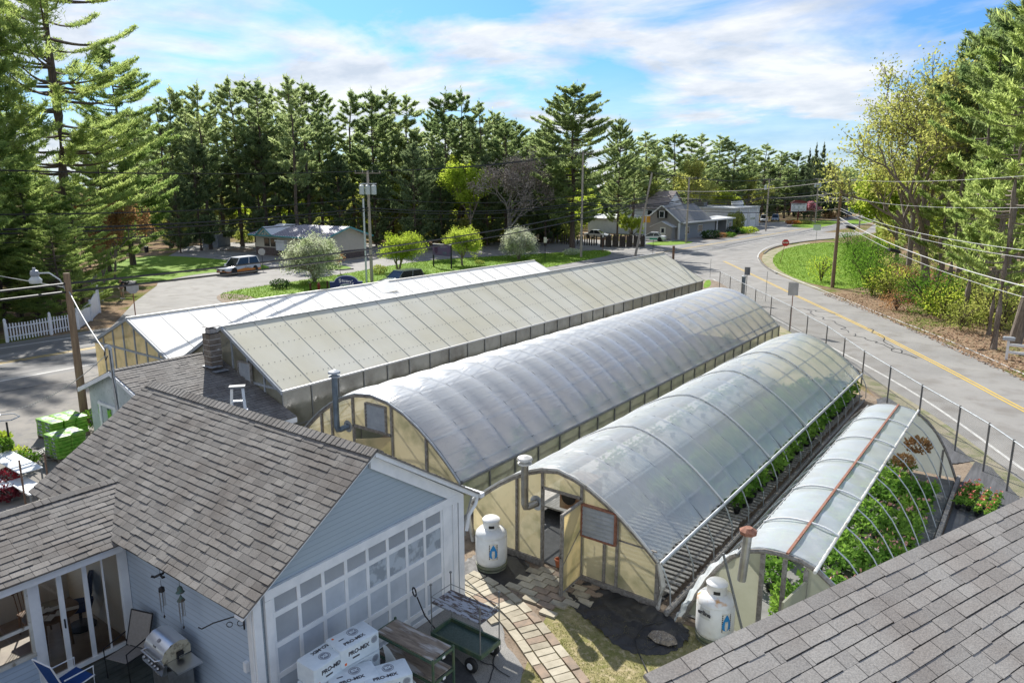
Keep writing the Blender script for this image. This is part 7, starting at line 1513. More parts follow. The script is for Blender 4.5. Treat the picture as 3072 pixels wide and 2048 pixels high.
mbx = thing('mailbox', 'dark mailbox on a pale post at the driveway mouth behind the picket fence', 'mailbox', (*G(308, 903)[:2], 0)); m_ = MB(); m_.box(-.06, -.06, 0, .06, .06, 1.0); m_.build('post', DWHITE, mbx); m_ = MB(); m_.rbox((0, 0, 1.12), (.5, .2, .24), R(20), bev=.2); m_.build('box', BLACK, mbx)
fl_ = thing('banner_flag', 'pale blue and white garden flag on a pole behind the picket fence corner', 'flag', (*G(298, 905)[:2], 0)); m_ = MB(); m_.cyl((0, 0, 0), (0, 0, 3.0), .025, None, 6); m_.build('flag_pole', POLEW, fl_); m_ = MB(); m_.grid(lambda u, v: (-.9 * u, .12 * math.sin(u * 6), 2.6 - .9 * v - .5 * u + .05 * math.sin(u * 9)), 10, 6); m_.build('cloth', mat('flag_blue', (.50, .58, .68), .8, (.75, .75, .78), 3), fl_)
# mailbox right
wm = thing('white_post_rail', 'white mailbox post with a horizontal rail fence at the right edge', 'fence', (*G(3018, 1078)[:2], 0)); m_ = MB(); m_.box(-.06, -.06, 0, .06, .06, 1.02); m_.box(-.06, -.04, .35, 2.2, .04, .48); m_.box(-.06, -.04, .75, 2.2, .04, .88); m_.box(2.0, -.06, 0, 2.12, .06, 1.0); m_.build('rail', WHITE, wm); m_ = MB(); m_.rbox((0, -.02, 1.13), (.55, .22, .20), 0, bev=.25); m_.build('mailbox', mat('mailbox_grey', (.38, .41, .44), .5), wm)
# ================= buildings beyond the road =================
CRM = mat('kiosk_cream', (.62, .55, .46), .7, (.56, .50, .42), 3); STN = mat('kiosk_stone', (.09, .07, .065), .9, (.17, .13, .12), 4, bump=.4); TEAL = mat('teal_trim', (.10, .33, .36), .6); SEAMR = mat('metal_roof', (.78, .78, .80), .5, (.68, .68, .71), 2); SEAMD = mat('roof_rib', (.16, .12, .17), .5)
kx0, kx1, ky0, ky1 = -86.2, -71.6, 58.6, 65.0
ks = thing('drive_in_kiosk', 'small cream drive-through kiosk with a white ribbed metal roof and dark stone base', 'kiosk', ((kx0 + kx1) / 2, 61.5, 0))
m_ = MB(); m_.box(kx0, ky0, 1.05, kx1, ky1, 2.75); P(m_, 'wall', CRM, ks); m_ = MB(); m_.box(kx0 - .04, ky0 - .06, 0, kx1 + .04, ky1, 1.05); P(m_, 'stone_base', STN, ks)
m_ = MB(); zr, yr = 4.0, (ky0 + ky1) / 2; xa, xb = kx0 - .7, kx1 + .6
m_.slab([(xa, ky0 - .7, 2.72), (xb, ky0 - .7, 2.72), (xb, yr, zr), (xa + 1.8, yr, zr)], .08); m_.slab([(xb, ky1 + .7, 2.72), (xa, ky1 + .7, 2.72), (xa + 1.8, yr, zr), (xb, yr, zr)], .08); m_.slab([(xa, ky1 + .7, 2.72), (xa, ky0 - .7, 2.72), (xa + 1.8, yr, zr)], .08)
m_.slab([(kx0 + 1.2, ky0 - .8, 2.75), (kx0 + 2.9, ky0 - .8, 3.75), (kx0 + 2.9, yr, 3.8), (kx0 + 1.2, yr - 1.8, 2.9)][::-1], .05); m_.slab([(kx0 + 4.6, ky0 - .8, 2.75), (kx0 + 2.9, ky0 - .8, 3.75), (kx0 + 2.9, yr, 3.8), (kx0 + 4.6, yr - 1.8, 2.9)], .05)
ro = P(m_, 'roof', SEAMR, ks); rb_ = MB()
i = 0; x = xa + .2
while x < xb:
    if not (kx0 + 1.2 < x < kx0 + 4.6): k = min(1, (x - xa) / 1.8); rb_.bar((x, ky0 - .7, 2.77), (x, ky0 - .7 + (yr - ky0 + .7) * k, 2.77 + (zr - 2.74) * k), .07, .06)
    x += .48
for j in range(4): y = .35 + j * .45; rb_.bar((kx0 + 2.9 + y, ky0 - .8, 3.77 - y * .59), (kx0 + 2.9 + y, yr - .8, 3.80 - y * .56), .06, .05); rb_.bar((kx0 + 2.9 - y, ky0 - .8, 3.77 - y * .59), (kx0 + 2.9 - y, yr - .8, 3.80 - y * .56), .06, .05)
sub(rb_, 'roof_rib', SEAMD, ro)
m_ = MB(); m_.poly([(kx0 + 1.4, ky0 - .72, 2.78), (kx0 + 4.4, ky0 - .72, 2.78), (kx0 + 2.9, ky0 - .72, 3.68)]); m_.poly([(kx1, ky0, 2.75), (kx1, ky1, 2.75), (kx1, yr, 3.95)]); P(m_, 'gable', CRM, ks)
m_ = MB(); m_.box(xa, ky0 - .74, 2.55, xb, ky0 - .68, 2.72); m_.bar((kx0 + 1.2, ky0 - .84, 2.72), (kx0 + 2.9, ky0 - .84, 3.72), .06, .16); m_.bar((kx0 + 4.6, ky0 - .84, 2.72), (kx0 + 2.9, ky0 - .84, 3.72), .06, .16)
for dx in (-.7, 0, .7): m_.bar((kx0 + 2.9 + dx, ky0 - .76, 2.8), (kx0 + 2.9, ky0 - .76, 3.3), .04, .10)
m_.bar((kx1 + .62, ky0 - .7, 2.7), (kx1 + .62, yr, 3.98), .06, .18); m_.bar((kx1 + .62, ky1 + .7, 2.7), (kx1 + .62, yr, 3.98), .06, .18); P(m_, 'trim', TEAL, ks)
for a, b in ((1.9, 3.0), (3.3, 4.6)):
    m_ = MB(); m_.box(kx0 + a, ky0 - .05, 1.2, kx0 + b, ky0 - .01, 2.25); wo = P(m_, 'window', BLACK, ks); m_ = MB(); m_.box(kx0 + a + .07, ky0 - .065, 1.27, kx0 + b - .07, ky0 - .052, 2.18); sub(m_, 'pane', DGLASS, wo)
m_ = MB(); m_.box(kx0 + 5.0, ky0 - .5, .8, kx0 + 6.8, ky0 - .02, 1.9); m_.box(kx0 + 4.9, ky0 - .6, 1.95, kx0 + 6.9, ky0 - .02, 2.15); P(m_, 'service_hatch', SEAMR, ks)
sh = thing('fenced_enclosure', 'grey board enclosure at the forest edge left of the kiosk', 'enclosure', (-101, 64, 0), 0)
gx = [G(608, 742)[:2], G(655, 742)[:2], G(692, 736)[:2]]; m_ = MB()
for a, b in zip(gx[:-1], gx[1:]): m_.slab([(a[0], a[1], 0), (b[0], b[1], 0), (b[0], b[1], 1.9), (a[0], a[1], 1.9)], .1)
P(m_, 'board_wall', mat('grey_boards', (.16, .18, .19), .8, (.24, .26, .27), 3, stretch=(6, 6, 1)), sh)
BOARD = mat('dark_board', (.06, .052, .045), .9, (.12, .10, .085), 5)
df_ = thing('board_fence', 'dark weathered board fence with ragged tops left of the grey house', 'fence', (*G(1870, 738)[:2], 0)); m_ = MB(); a0, b0 = G(1800, 741), G(1932, 741); n = 44
for i in range(n): k = i / n; x, y = a0[0] + (b0[0] - a0[0]) * k, a0[1] + (b0[1] - a0[1]) * k; m_.box(x, y, 0, x + .24, y + .05, 1.7 + random.uniform(-.15, .25)) if i % 7 != 4 else None
P(m_, 'boards', BOARD, df_); m_ = MB(); a1 = G(1610, 732); n = 24
df2 = thing('board_fence', 'dark broken board fence under the giant lone pine', 'fence', (*G(1690, 733)[:2], 0))
for i in range(n): k = i / n; x, y = a1[0] + (a0[0] - 1.5 - a1[0]) * k, a1[1] + (a0[1] - a1[1]) * k + 2; m_.box(x, y, 0, x + .22, y + .05, 1.5 + random.uniform(-.3, .25)) if random.random() > .25 else None
P(m_, 'boards', BOARD, df2)
# grey shop house
GR = siding('clapboard_grey', (.30, .285, .275), .16, .8); GRV = mat('board_grey', (.31, .33, .35), .7, (.27, .29, .31), 2, stretch=(5, 5, .5)); ROOFG = mat('roof_far_grey', (.20, .20, .195), .9, (.26, .255, .245), 2); RW = mat('roof_white', (.55, .56, .55), .7, (.44, .45, .44), 1)
gh = thing('grey_house', 'grey gabled shop house with small gabled entry and flat roofed wing by the junction', 'house', (-55, 125, 0))
m_ = MB(); m_.slab([(-58.0, 117.8, 0), (-51.7, 117.8, 0), (-51.7, 117.8, 3.2), (-54.8, 117.8, 5.7), (-58.0, 117.8, 3.2)], .2); m_.box(-58.0, 118.05, 0, -57.8, 131, 3.2); P(m_, 'gable_wall', GR, gh)
m_ = MB(); m_.slab([(-51.3, 117.4, 3.0), (-51.3, 131.5, 3.0), (-54.8, 131.5, 5.8), (-54.8, 117.4, 5.8)], .12); m_.slab([(-58.3, 131.5, 3.0), (-58.3, 117.4, 3.0), (-54.8, 117.4, 5.8), (-54.8, 131.5, 5.8)], .12); P(m_, 'roof', ROOFG, gh)
m_ = MB(); m_.bar((-58.3, 117.36, 2.95), (-54.8, 117.36, 5.75), .08, .2); m_.bar((-51.3, 117.36, 2.95), (-54.8, 117.36, 5.75), .08, .2); m_.box(-51.75, 117.55, 0, -51.45, 117.78, 2.8); m_.box(-50.9, 117.6, 2.72, -50.75, 142.5, 2.98); m_.box(-51.2, 138.6, 0, -51.0, 138.8, 2.75); m_.box(-51.3, 133.9, 0, -51.1, 134.1, 2.75); P(m_, 'trim', WHITE, gh)
m_ = MB(); m_.box(-54, 118.05, 0, -51.5, 133.8, 2.75); m_.box(-54, 138.9, 0, -51.1, 142, 2.75); m_.box(-54, 133.8, 0, -53.6, 138.9, 2.75); P(m_, 'wing_wall', GRV, gh)
m_ = MB(); m_.slab([(-50.8, 117.9, 2.90), (-50.8, 142.6, 2.90), (-54.5, 142.6, 3.25), (-53.4, 117.9, 3.0)], .18); P(m_, 'flat_roof', RW, gh)
m_ = MB(); m_.box(-56.0, 116.0, 0, -52.2, 117.75, 2.2); m_.poly([(-56.0, 116.0, 2.2), (-52.2, 116.0, 2.2), (-54.1, 116.0, 3.0)]); P(m_, 'entry', GR, gh)
m_ = MB(); m_.slab([(-56.3, 115.8, 2.15), (-54.1, 115.8, 3.1), (-54.1, 117.8, 3.1), (-56.3, 117.8, 2.15)], .08); m_.slab([(-51.9, 117.8, 2.15), (-54.1, 117.8, 3.1), (-54.1, 115.8, 3.1), (-51.9, 115.8, 2.15)], .08); P(m_, 'entry_roof', RW, gh)
m_ = MB(); m_.box(-54.3, 115.93, .3, -53.3, 115.98, 2.1); do = P(m_, 'door', mat('door_pale', (.55, .56, .52), .5), gh); m_ = MB(); m_.box(-54.05, 115.90, 1.2, -53.55, 115.925, 1.9); sub(m_, 'pane', DGLASS, do)
m_ = MB(); m_.box(-54.6, 114.9, 0, -52.9, 115.9, .3); [m_.bar((x, 114.9, .3), (x, 115.9, 1.0), .05, .05) for x in (-54.6, -52.9)]; m_.bar((-54.6, 114.9, 1.0), (-52.9, 114.9, 1.0), .05, .05); P(m_, 'steps', mat('step_yellow', (.40, .36, .20), .8), gh)
def fwin(x0, y0, x1, y1, z0, z1, par):
    m_ = MB(); m_.box(x0 - .08, y0 - .08, z0 - .08, x1 + .08, y1 + .08, z1 + .08); w_ = P(m_, 'window', WHITE, par); m_ = MB()
    if x1 - x0 < .12: m_.box(x1 + .081, y0, z0, x1 + .09, y1, z1)
    else: m_.box(x0, y0 - .09, z0, x1, y0 - .081, z1)
    sub(m_, 'pane', DGLASS, w_)
fwin(-55.2, 117.5, -54.4, 117.56, 3.7, 4.7, gh); fwin(-51.55, 120.0, -51.5, 121.6, .9, 2.0, gh); fwin(-51.55, 125.6, -51.5, 127.6, .9, 2.1, gh); fwin(-51.15, 139.8, -51.1, 140.9, .9, 2.1, gh)
m_ = MB(); 
for a in (-55.7, -54.25): m_.box(a, 117.52, 3.6, a + .45, 117.58, 4.8)
P(m_, 'shutter', BLACK, gh)
wh = thing('white_house', 'white two storey house with a brown hipped roof behind the grey shop house', 'house', (-72, 133, 0)); c0 = GD(1945, 640, 150); c1 = GD(2080, 640, 150)
bx0, bx1 = -70.5, -61.0; by0, by1 = 132, 141; m_ = MB(); m_.box(bx0, by0, 0, bx1, by1, 4.9); m_.poly([(bx1, by0, 4.9), (bx1, by1, 4.9), (bx1, (by0 + by1) / 2, 7.9)]); P(m_, 'wall', WHITE, wh)
m_ = MB(); ym = (by0 + by1) / 2; m_.slab([(bx0 - .5, by0 - .5, 4.7), (bx1 + .3, by0 - .5, 4.7), (bx1 + .3, ym, 8.0), (bx0 + 1, ym, 8.0)], .12); m_.slab([(bx1 + .3, by1 + .5, 4.7), (bx0 - .5, by1 + .5, 4.7), (bx0 + 1, ym, 8.0), (bx1 + .3, ym, 8.0)], .12); P(m_, 'roof', mat('roof_mauve', (.23, .19, .18), .9, (.30, .26, .25), 2), wh)
fwin(-64.5, 131.9, -63.6, 132.0, 3.2, 4.3, wh); fwin(bx1, 135, bx1 + .05, 136.2, 3.3, 4.4, wh)
w3 = thing('pale_shed', 'low pale blue shed left of the white house behind the leaning pole', 'shed', (-72, 127, 0)); m_ = MB(); m_.box(-74.5, 126, 0, -62, 131, 2.9); P(m_, 'wall', mat('shed_blue', (.58, .63, .66), .6, (.50, .55, .58), 2), w3); m_ = MB(); m_.slab([(-75, 125.6, 2.85), (-61.5, 125.6, 2.85), (-61.5, 131.4, 3.5), (-75, 131.4, 3.5)], .1); P(m_, 'roof', RW, w3)
wgg = thing('white_garage', 'long low white service garage with roll doors beyond the grey house', 'garage', (-62, 165, 0)); WB = mat('garage_white', (.60, .62, .64), .6, (.48, .50, .53), 1.5)
m_ = MB(); m_.box(-72, 150, 0, -54.6, 168, 4.3); P(m_, 'wall', WB, wgg); m_ = MB(); m_.box(-72.3, 149.7, 4.3, -54.3, 168.3, 4.55); P(m_, 'parapet', RW, wgg)
m_ = MB(); m_.lathe([(1.3, 4.55), (1.3, 5.6), (1.0, 5.75), (.1, 5.8)], (-57.5, 162, 0), 18); P(m_, 'roof_tank', WHITE, wgg); m_ = MB(); m_.box(-66, 155, 4.55, -62.5, 157, 5.6); P(m_, 'roof_unit', DGALV, wgg)
for y in (156.5, 162.0): m_ = MB(); m_.box(-54.6, y, 0, -54.52, y + 3.6, 3.1); d = P(m_, 'roll_door', WHITE, wgg); m_ = MB(); [m_.box(-54.52, y + .5 + k * .8, 1.7, -54.50, y + .9 + k * .8, 2.1) for k in range(4)]; sub(m_, 'pane', DGLASS, d)
m_ = MB(); [m_.box(-54.6, y, 0, -54.45, y + .35, 4.3) for y in (155.2, 160.9, 166.4, 167.6)]; P(m_, 'pilaster', WHITE, wgg)
for i, (x, y) in enumerate(((-54, 152), (-54.2, 154.6), (-54.1, 149.2))): o = dup(ub, (x, y, 0), i, (.5, .5, 1.25), ('tall narrow shrub against the white garage wall, nearest its corner', 'tall narrow shrub against the white garage wall, beside the roll door', 'tall narrow shrub at the end of the grey house wing')[i])
# signs
MAR = mat('sign_maroon', (.16, .02, .02), .6)
ws = thing('shop_sign', 'white lettered sign with a red peaked top on a dark post beyond the junction', 'sign', (*G(2392, 670)[:2], 0), R(34)); m_ = MB(); m_.cyl((0, 0, 0), (0, 0, 3.1), .14, None, 8); m_.build('post', MAR, ws); m_ = MB(); m_.box(-2.0, -.08, 2.75, 2.0, .12, 5.0); m_.slab([(-2.0, -.08, 5.0), (2.0, -.08, 5.0), (1.0, -.08, 5.55), (-1.0, -.08, 5.55)], .2); m_.build('frame', MAR, ws)
m_ = MB(); m_.box(-1.85, -.11, 2.9, 1.85, -.082, 4.85); pn_ = m_.build('panel', mat('panel_white', (.66, .68, .72), .5) if 'panel_whitee' in MATS else mat('sign_panel_white', (.66, .68, .72), .5), ws)
GT = mat('print_grey_sign', (.12, .13, .15), .6)
for z, w_, h in ((4.55, 3.2, .22), (4.35, 1.6, .05), (3.38, 3.2, .22), (3.12, 2.6, .10)): m_ = MB(); [m_.rbox((-w_ / 2 + w_ * (i + .5) / 9, -.115, z), (w_ / 9 * .72, .004, h * random.uniform(.7, 1))) for i in range(9)]; m_.build('print', GT, pn_)
for x in (-1.2, 0, 1.15): m_ = MB(); m_.torus((x, -.116, 3.92), (0, 1, 0), .26, .05, 14, 4) if x < 0 else [m_.rbox((x, -.115, 3.72 + .13 * k), (.5, .004, .05)) for k in range(4)]; m_.build('print', GT, pn_)
NVY = mat('sign_navy', (.012, .030, .13), .4); SW = mat('sign_script_white', (.72, .72, .76), .5)
sx_, sy_ = G(1041, 893)[:2]; st_ = thing('nursery_sign', "arched navy sign reading Stuart's in white old style letters behind the white roof", 'sign', (sx_, sy_, 0), R(43)); m_ = MB()
pts = [(-1.32, 0), (1.32, 0), (1.32, 1.30), (1.15, 1.30), (.95, 1.32)] + [(.92 * math.cos(R(a)), 1.30 + .50 * math.sin(R(a))) for a in range(15, 180, 15)] + [(-.95, 1.32), (-1.15, 1.30), (-1.32, 1.30)]
m_.slab([(x, -.09, z) for x, z in pts], .18); m_.build('board', NVY, st_); m_ = MB(); top_ = pts[2:]; m_.tube([(x, -.0, z + .01) for x, z in top_], .055, 4); m_.build('edge', mat('sign_edge', (.50, .52, .62), .5), st_)
for i, (c_, x, z, a) in enumerate(zip("Stuart's", (-.47, -.27, -.11, .09, .24, .37, .47, .56), (1.40, 1.43, 1.42, 1.40, 1.36, 1.31, 1.33, 1.20), (12, 6, 2, -4, -8, -12, -16, -20))): text(c_, .42 if i == 0 else .34, SW, st_, (x - .03, -.096, z), (R(90), R(-a), 0), bold=.012, shear=.1)
m_ = MB(); m_.slab([(.0 + .50 * math.cos(R(a)) - .03, -.092, .98 + .21 * math.sin(R(a))) for a in range(0, 360, 15)], .01); ov = m_.build('oval', mat('oval_pale', (.55, .60, .60), .5), st_); text('XGY', .30, mat('crest_green', (.03, .20, .14), .5), ov, (-.03, -.106, .98), (R(90), 0, 0), bold=.008)
text('Gardens', .42, SW, st_, (0.0, -.096, .45), (R(90), 0, 0), bold=.01, shear=.1)
p1, p2 = G(1301, 801), G(1354, 807); PUR = mat('sign_purple', (.15, .06, .20), .5, (.07, .07, .17), 1.6); ps_ = thing('cafe_sign', 'purple cafe sign board on two dark posts on the grass verge', 'sign', ((p1[0] + p2[0]) / 2, (p1[1] + p2[1]) / 2, 0), math.atan2(p2[1] - p1[1], p2[0] - p1[0])); hw = math.dist(p1[:2], p2[:2]) / 2
for s_ in (-1, 1): m_ = MB(); m_.box(s_ * hw - .06, -.05, 0, s_ * hw + .06, .07, 2.62); m_.build('post', BLACK, ps_)
m_ = MB(); m_.box(-hw, -.08, 1.38, hw, .04, 2.60); m_.build('board', PUR, ps_); m_ = MB(); m_.box(-hw - .03, -.10, 2.60, hw + .03, .08, 2.66); m_.build('top_edge', DWHITE, ps_)
LAV = mat('print_lavender', (.32, .28, .40), .6); text('BENNY\'S', .30, LAV, ps_, (hw * .28, -.085, 2.36), (R(90), 0, 0)); text('Cafe', .34, mat('print_teal', (.12, .20, .30), .6), ps_, (hw * .34, -.085, 1.75), (R(90), 0, 0)); m_ = MB(); m_.slab([(-hw * .62 + .30 * math.cos(R(a)), -.084, 2.0 + .42 * math.sin(R(a))) for a in range(0, 360, 24)], .003); m_.build('emblem', mat('emblem_violet', (.06, .02, .09), .6), ps_)
mrs = thing('motel_sign', 'distant low orange lettered roadside sign beyond the pair of poles', 'sign', (*G(2560, 655)[:2], 0), R(34)); m_ = MB(); m_.box(-3.2, -.2, 4.0, 3.2, .2, 5.3); m_.build('panel', mat('sign_tan', (.40, .24, .14), .6, (.55, .45, .35), 2), mrs); m_ = MB(); m_.box(-2.4, -.2, 1.4, 1.2, .2, 2.9); m_.build('board', mat('sign_slate', (.10, .14, .18), .6), mrs)
for x in (-1.6, 1.6): m_ = MB(); m_.cyl((x, 0, 0), (x, 0, 4.0), .15, None, 8); m_.build('post', BLACK, mrs)
# small verge posts
for i, (u, v, c, lab) in enumerate(((932, 873, mat('post_brown', (.10, .05, .03), .8), 'short brown post left of the hydrant behind the white roof'), (983, 866, MATS['post_brown'], 'short brown post right of the hydrant'))): x, y, _ = G(u, v); m_ = MB(); m_.box(x - .06, y - .06, 0, x + .06, y + .06, .7); tag(m_.build('bollard', c), lab, 'post')
hy = thing('hydrant', 'dark red fire hydrant between two brown posts behind the white roof', 'hydrant', (*G(957, 873)[:2], 0)); m_ = MB(); m_.lathe([(.15, 0), (.15, .04), (.11, .05), (.11, .5), (.14, .52), (.14, .56), (.10, .66), (.03, .72), (.03, .78)], n=14); m_.cyl((-.22, 0, .42), (.22, 0, .42), .05, None, 10); m_.build('barrel', mat('hydrant_red', (.22, .03, .02), .5), hy)
# ================= vehicles =================
def paintmat(n_, c, r=.22, metal=.0): return mat(n_, c, r, metal=metal, spec=.6)
def car(name, lab, xy, heading, paint, L=4.55, W=1.82, H=1.74, kind='suv', lower=None, roofm=None, cat='car'):
    """vehicle with +x forward, lofted body and glasshouse"""
    t_ = thing(name, lab, cat, (xy[0], xy[1], .015), heading); hl = L / 2; wr = .35 if kind == 'suv' else .32; gz = .24 if kind == 'suv' else .20
    belt = .98 if kind == 'suv' else .88; fa, ra = hl - .92, -hl + .90
    st = [(-hl, .45, belt - .12, .76), (-hl + .10, gz + .1, belt - .02, .86), (-hl + .5, gz, belt + .03, .90), (ra, gz, belt + .02, .91), (0, gz, belt, .91), (fa - .5, gz, belt - .03, .91), (fa, gz, belt - .08, .90), (hl - .45, gz, belt - .16, .88), (hl - .12, gz + .05, belt - .26, .80), (hl, .40, belt - .38, .66)]
    def ringv(x, zb, zt, hw): hw *= W / 1.82; return [(x, -hw * .9, zb), (x, -hw, zb + .12), (x, -hw, zb + (zt - zb) * .6), (x, -hw * .93, zt - .05), (x, -hw * .8, zt), (x, hw * .8, zt), (x, hw * .93, zt - .05), (x, hw, zb + (zt - zb) * .6), (x, hw, zb + .12), (x, hw * .9, zb)]
    def loft(sts, rf): 
        m_ = MB(); n = 0; vs = []
        for s_ in sts: r_ = rf(*s_); n = len(r_); vs += r_
        fs = [tuple(range(n)), tuple(range((len(sts) - 1) * n, len(sts) * n))[::-1]]
        for i in range(len(sts) - 1):
            for k in range(n): fs.append((i * n + k, (i + 1) * n + k, (i + 1) * n + (k + 1) % n, i * n + (k + 1) % n))
        m_.add(vs, fs); return m_
    loft(st, ringv).build('body', paint, t_, smooth=True)
    if lower:
        s2 = [(x * 1.004, zb + .01, zb + (zt - zb) * (.46 + .12 * math.cos(x * 1.7)), hw * 1.012) for x, zb, zt, hw in st]
        loft(s2, lambda x, zb, zt, hw: [(x, -hw * .9, zb), (x, -hw, zb + .10), (x, -hw, zt), (x, hw, zt), (x, hw, zb + .10), (x, hw * .9, zb)]).build('lower_body', lower, t_, smooth=True)
    c0 = (-hl + .12, -hl + .36, fa - 1.0, fa - .30) if kind == 'suv' else (-hl + .75, -hl + 1.35, fa - 1.25, fa - .35)
    hw = .80 * W / 1.82
    m_ = MB(); zb = belt - .06; zt = H - .03; vs = []
    for (x, z, w_) in ((c0[0], zb, hw), (c0[3], zb, hw), (c0[2], zt, hw * .78), (c0[1], zt, hw * .78)):
        vs += [(x, -w_, z), (x, w_, z)]
    m_.add(vs, [(0, 1, 3, 2), (2, 3, 5, 4), (4, 5, 7, 6), (6, 7, 1, 0), (0, 2, 4, 6), (1, 7, 5, 3)]); m_.build('window', DGLASS, t_)
    m_ = MB(); m_.rbox(((c0[1] + c0[2]) / 2, 0, H - .015), (c0[2] - c0[1] + .12, hw * 1.58, .06), 0, 0, .93); 
    for s_ in (-1, 1):
        for (a, b) in (((c0[3], zb), (c0[2], zt)), ((c0[0], zb), (c0[1], zt)), (((c0[0] + c0[3]) / 2 - .1, zb), ((c0[1] + c0[2]) / 2 - .1, zt))):
            m_.bar((a[0], s_ * (hw + .005), a[1]), (b[0], s_ * (hw * .78 + .005), b[1]), .05, .07)
    m_.build('roof', roofm or paint, t_)
    for x in (fa - .02, ra):
        for s_ in (-1, 1):
            m_ = MB(); m_.lathe([(wr * .62, -.11), (wr * .95, -.11), (wr, -.07), (wr, .07), (wr * .95, .11), (wr * .62, .11)], n=22); w_ = m_.build('wheel', RUBBER, t_, smooth=True); w_.rotation_euler = (R(90), 0, 0); w_.location = (x, s_ * (W / 2 - .10), wr)
            m_ = MB(); m_.lathe([(.02, -.10), (wr * .60, -.095), (wr * .62, 0), (wr * .60, .095), (.02, .10)], n=18)
            rm_ = m_.build('rim', mat('rim_alloy', (.45, .46, .48), .35, metal=.7), w_, smooth=True); m_ = MB()
            for q in range(5):
                a = R(72 * q)
                for d in (-.112, .112): m_.add([(wr * .18 * math.cos(a - .5), wr * .18 * math.sin(a - .5), d), (wr * .52 * math.cos(a - .28), wr * .52 * math.sin(a - .28), d), (wr * .52 * math.cos(a + .28), wr * .52 * math.sin(a + .28), d), (wr * .18 * math.cos(a + .5), wr * .18 * math.sin(a + .5), d)], [(0, 1, 2, 3)])
            m_.build('spoke_gap', BLACK, w_)
            m_ = MB(); m_.lathe([(wr * 1.08, -.01), (wr * 1.08, .03), (wr * 1.25, .0)], n=22); m_.v = [v_ for v_ in m_.v]; ar = m_.build('wheel_arch', BLACK, t_); ar.rotation_euler = (R(90), 0, 0); ar.location = (x, s_ * (W / 2 * .99), wr + .03)
    for s_ in (-1, 1):
        m_ = MB(); m_.rbox((hl - .20, s_ * .62 * W / 1.82, belt - .30), (.22, .34, .12)); m_.build('headlight', mat('lamp_clear', (.6, .62, .65), .15), t_)
        m_ = MB(); m_.rbox((-hl + .06, s_ * .70 * W / 1.82, belt - .18), (.12, .22, .16)); m_.build('tail_light', mat('lamp_red', (.30, .01, .01), .3), t_)
        m_ = MB(); m_.rbox((c0[3] - .12, s_ * (hw + .16), belt + .05), (.12, .16, .13), bev=.2); m_.build('mirror', paint, t_)
    m_ = MB(); m_.rbox((hl - .03, 0, belt - .36), (.10, 1.0, .16)); m_.rbox((hl - .06, 0, .36), (.12, 1.4, .14)); m_.build('grille', BLACK, t_); m_ = MB(); m_.rbox((hl + .03, 0, .52), (.012, .32, .14)); m_.build('number_plate', WHITE, t_)
    return t_
x0, y0 = G(696, 828)[:2]; x1, y1 = G(764, 819)[:2]
suv = car('suv', 'orange and white wrapped SUV on the driveway in front of the kiosk', ((x0 + x1) / 2 - .9, (y0 + y1) / 2 + .1), math.atan2(y0 - y1, x0 - x1), paintmat('paint_silver', (.50, .54, .60)), lower=paintmat('paint_orange', (.62, .20, .025)), roofm=paintmat('paint_white', (.75, .76, .78)))
m_ = MB(); [m_.torus((-.15 - .22 * 0, s_ * .925, .72), (0, 1, 0), .11, .014, 16, 4) for s_ in (-1, 1)]; m_.build('door_logo', GT, suv); text('Qbrew', .16, GT, suv, (-.52, .935, .70), (R(90), 0, R(180)))
car('station_wagon', 'silver green station wagon partly hidden behind the white greenhouse roof', G(1205, 862)[:2], R(-93), paintmat('paint_greygreen', (.16, .20, .18), .15, .5), L=4.5, H=1.55, kind='suv')
car('white_car', 'white saloon car parked in front of the grey shop house', G(1955, 723)[:2], R(195), paintmat('paint_white2', (.72, .73, .74)), L=4.7, H=1.45, kind='saloon')
car('parked_car', 'pale saloon car behind the dark board fence near the grey house', (-64.5, 112.5), R(5), paintmat('paint_pale', (.55, .56, .56)), L=4.7, H=1.45, kind='saloon')
car('parked_van', 'white minivan, left one of the two parked beyond the grey house', G(2291, 666)[:2], R(-70), paintmat('paint_white3', (.66, .67, .68)), L=4.9, H=1.8)
car('parked_suv', 'pale blue SUV, right one of the two parked beyond the grey house', G(2325, 664)[:2], R(-75), paintmat('paint_blue', (.30, .36, .44)), L=4.8, H=1.8)
car('distant_car', 'distant white car on the far forecourt right of the poles', G(2622, 644)[:2], R(-60), MATS['paint_white3'], L=4.8, H=1.6)
car('distant_car', 'distant dark car behind the far pair of poles', G(2540, 648)[:2], R(-60), BLACK, L=4.8, H=1.6)
gcp = thing('green_can', 'small grey bin at the forest edge under the near pines', 'bin', (*G(440, 757)[:2], 0)); m_ = MB(); m_.lathe([(.25, 0), (.3, .8), (.32, .82), (.05, .9)], n=12); m_.build('bin', BLACK, gcp)
# ================= person =================
def skinned(name, verts, edges, radii, m, parent, root=0):
    me = bpy.data.meshes.new(name); me.from_pydata(verts, edges, []); o = bpy.data.objects.new(name, me); COL.objects.link(o); o.parent = parent; me.materials.append(m)
    md = o.modifiers.new('skin', 'SKIN'); md.use_smooth_shade = True
    for i, r in enumerate(radii): me.skin_vertices[0].data[i].radius = (r, r) if not isinstance(r, tuple) else r
    me.skin_vertices[0].data[root].use_root = True; s = o.modifiers.new('sub', 'SUBSURF'); s.levels = 2; s.render_levels = 2; return o
SKIN = mat('skin', (.45, .27, .19), .6); TSH = mat('tshirt_black', (.015, .018, .025), .8); KHA = mat('shorts_khaki', (.42, .36, .26), .8); HAIR = mat('hair_grey', (.25, .23, .21), .8)
pe = thing('person', 'person in a black T-shirt and khaki shorts standing at the driveway mouth', 'person', (*G(368, 897)[:2], 0), R(25))
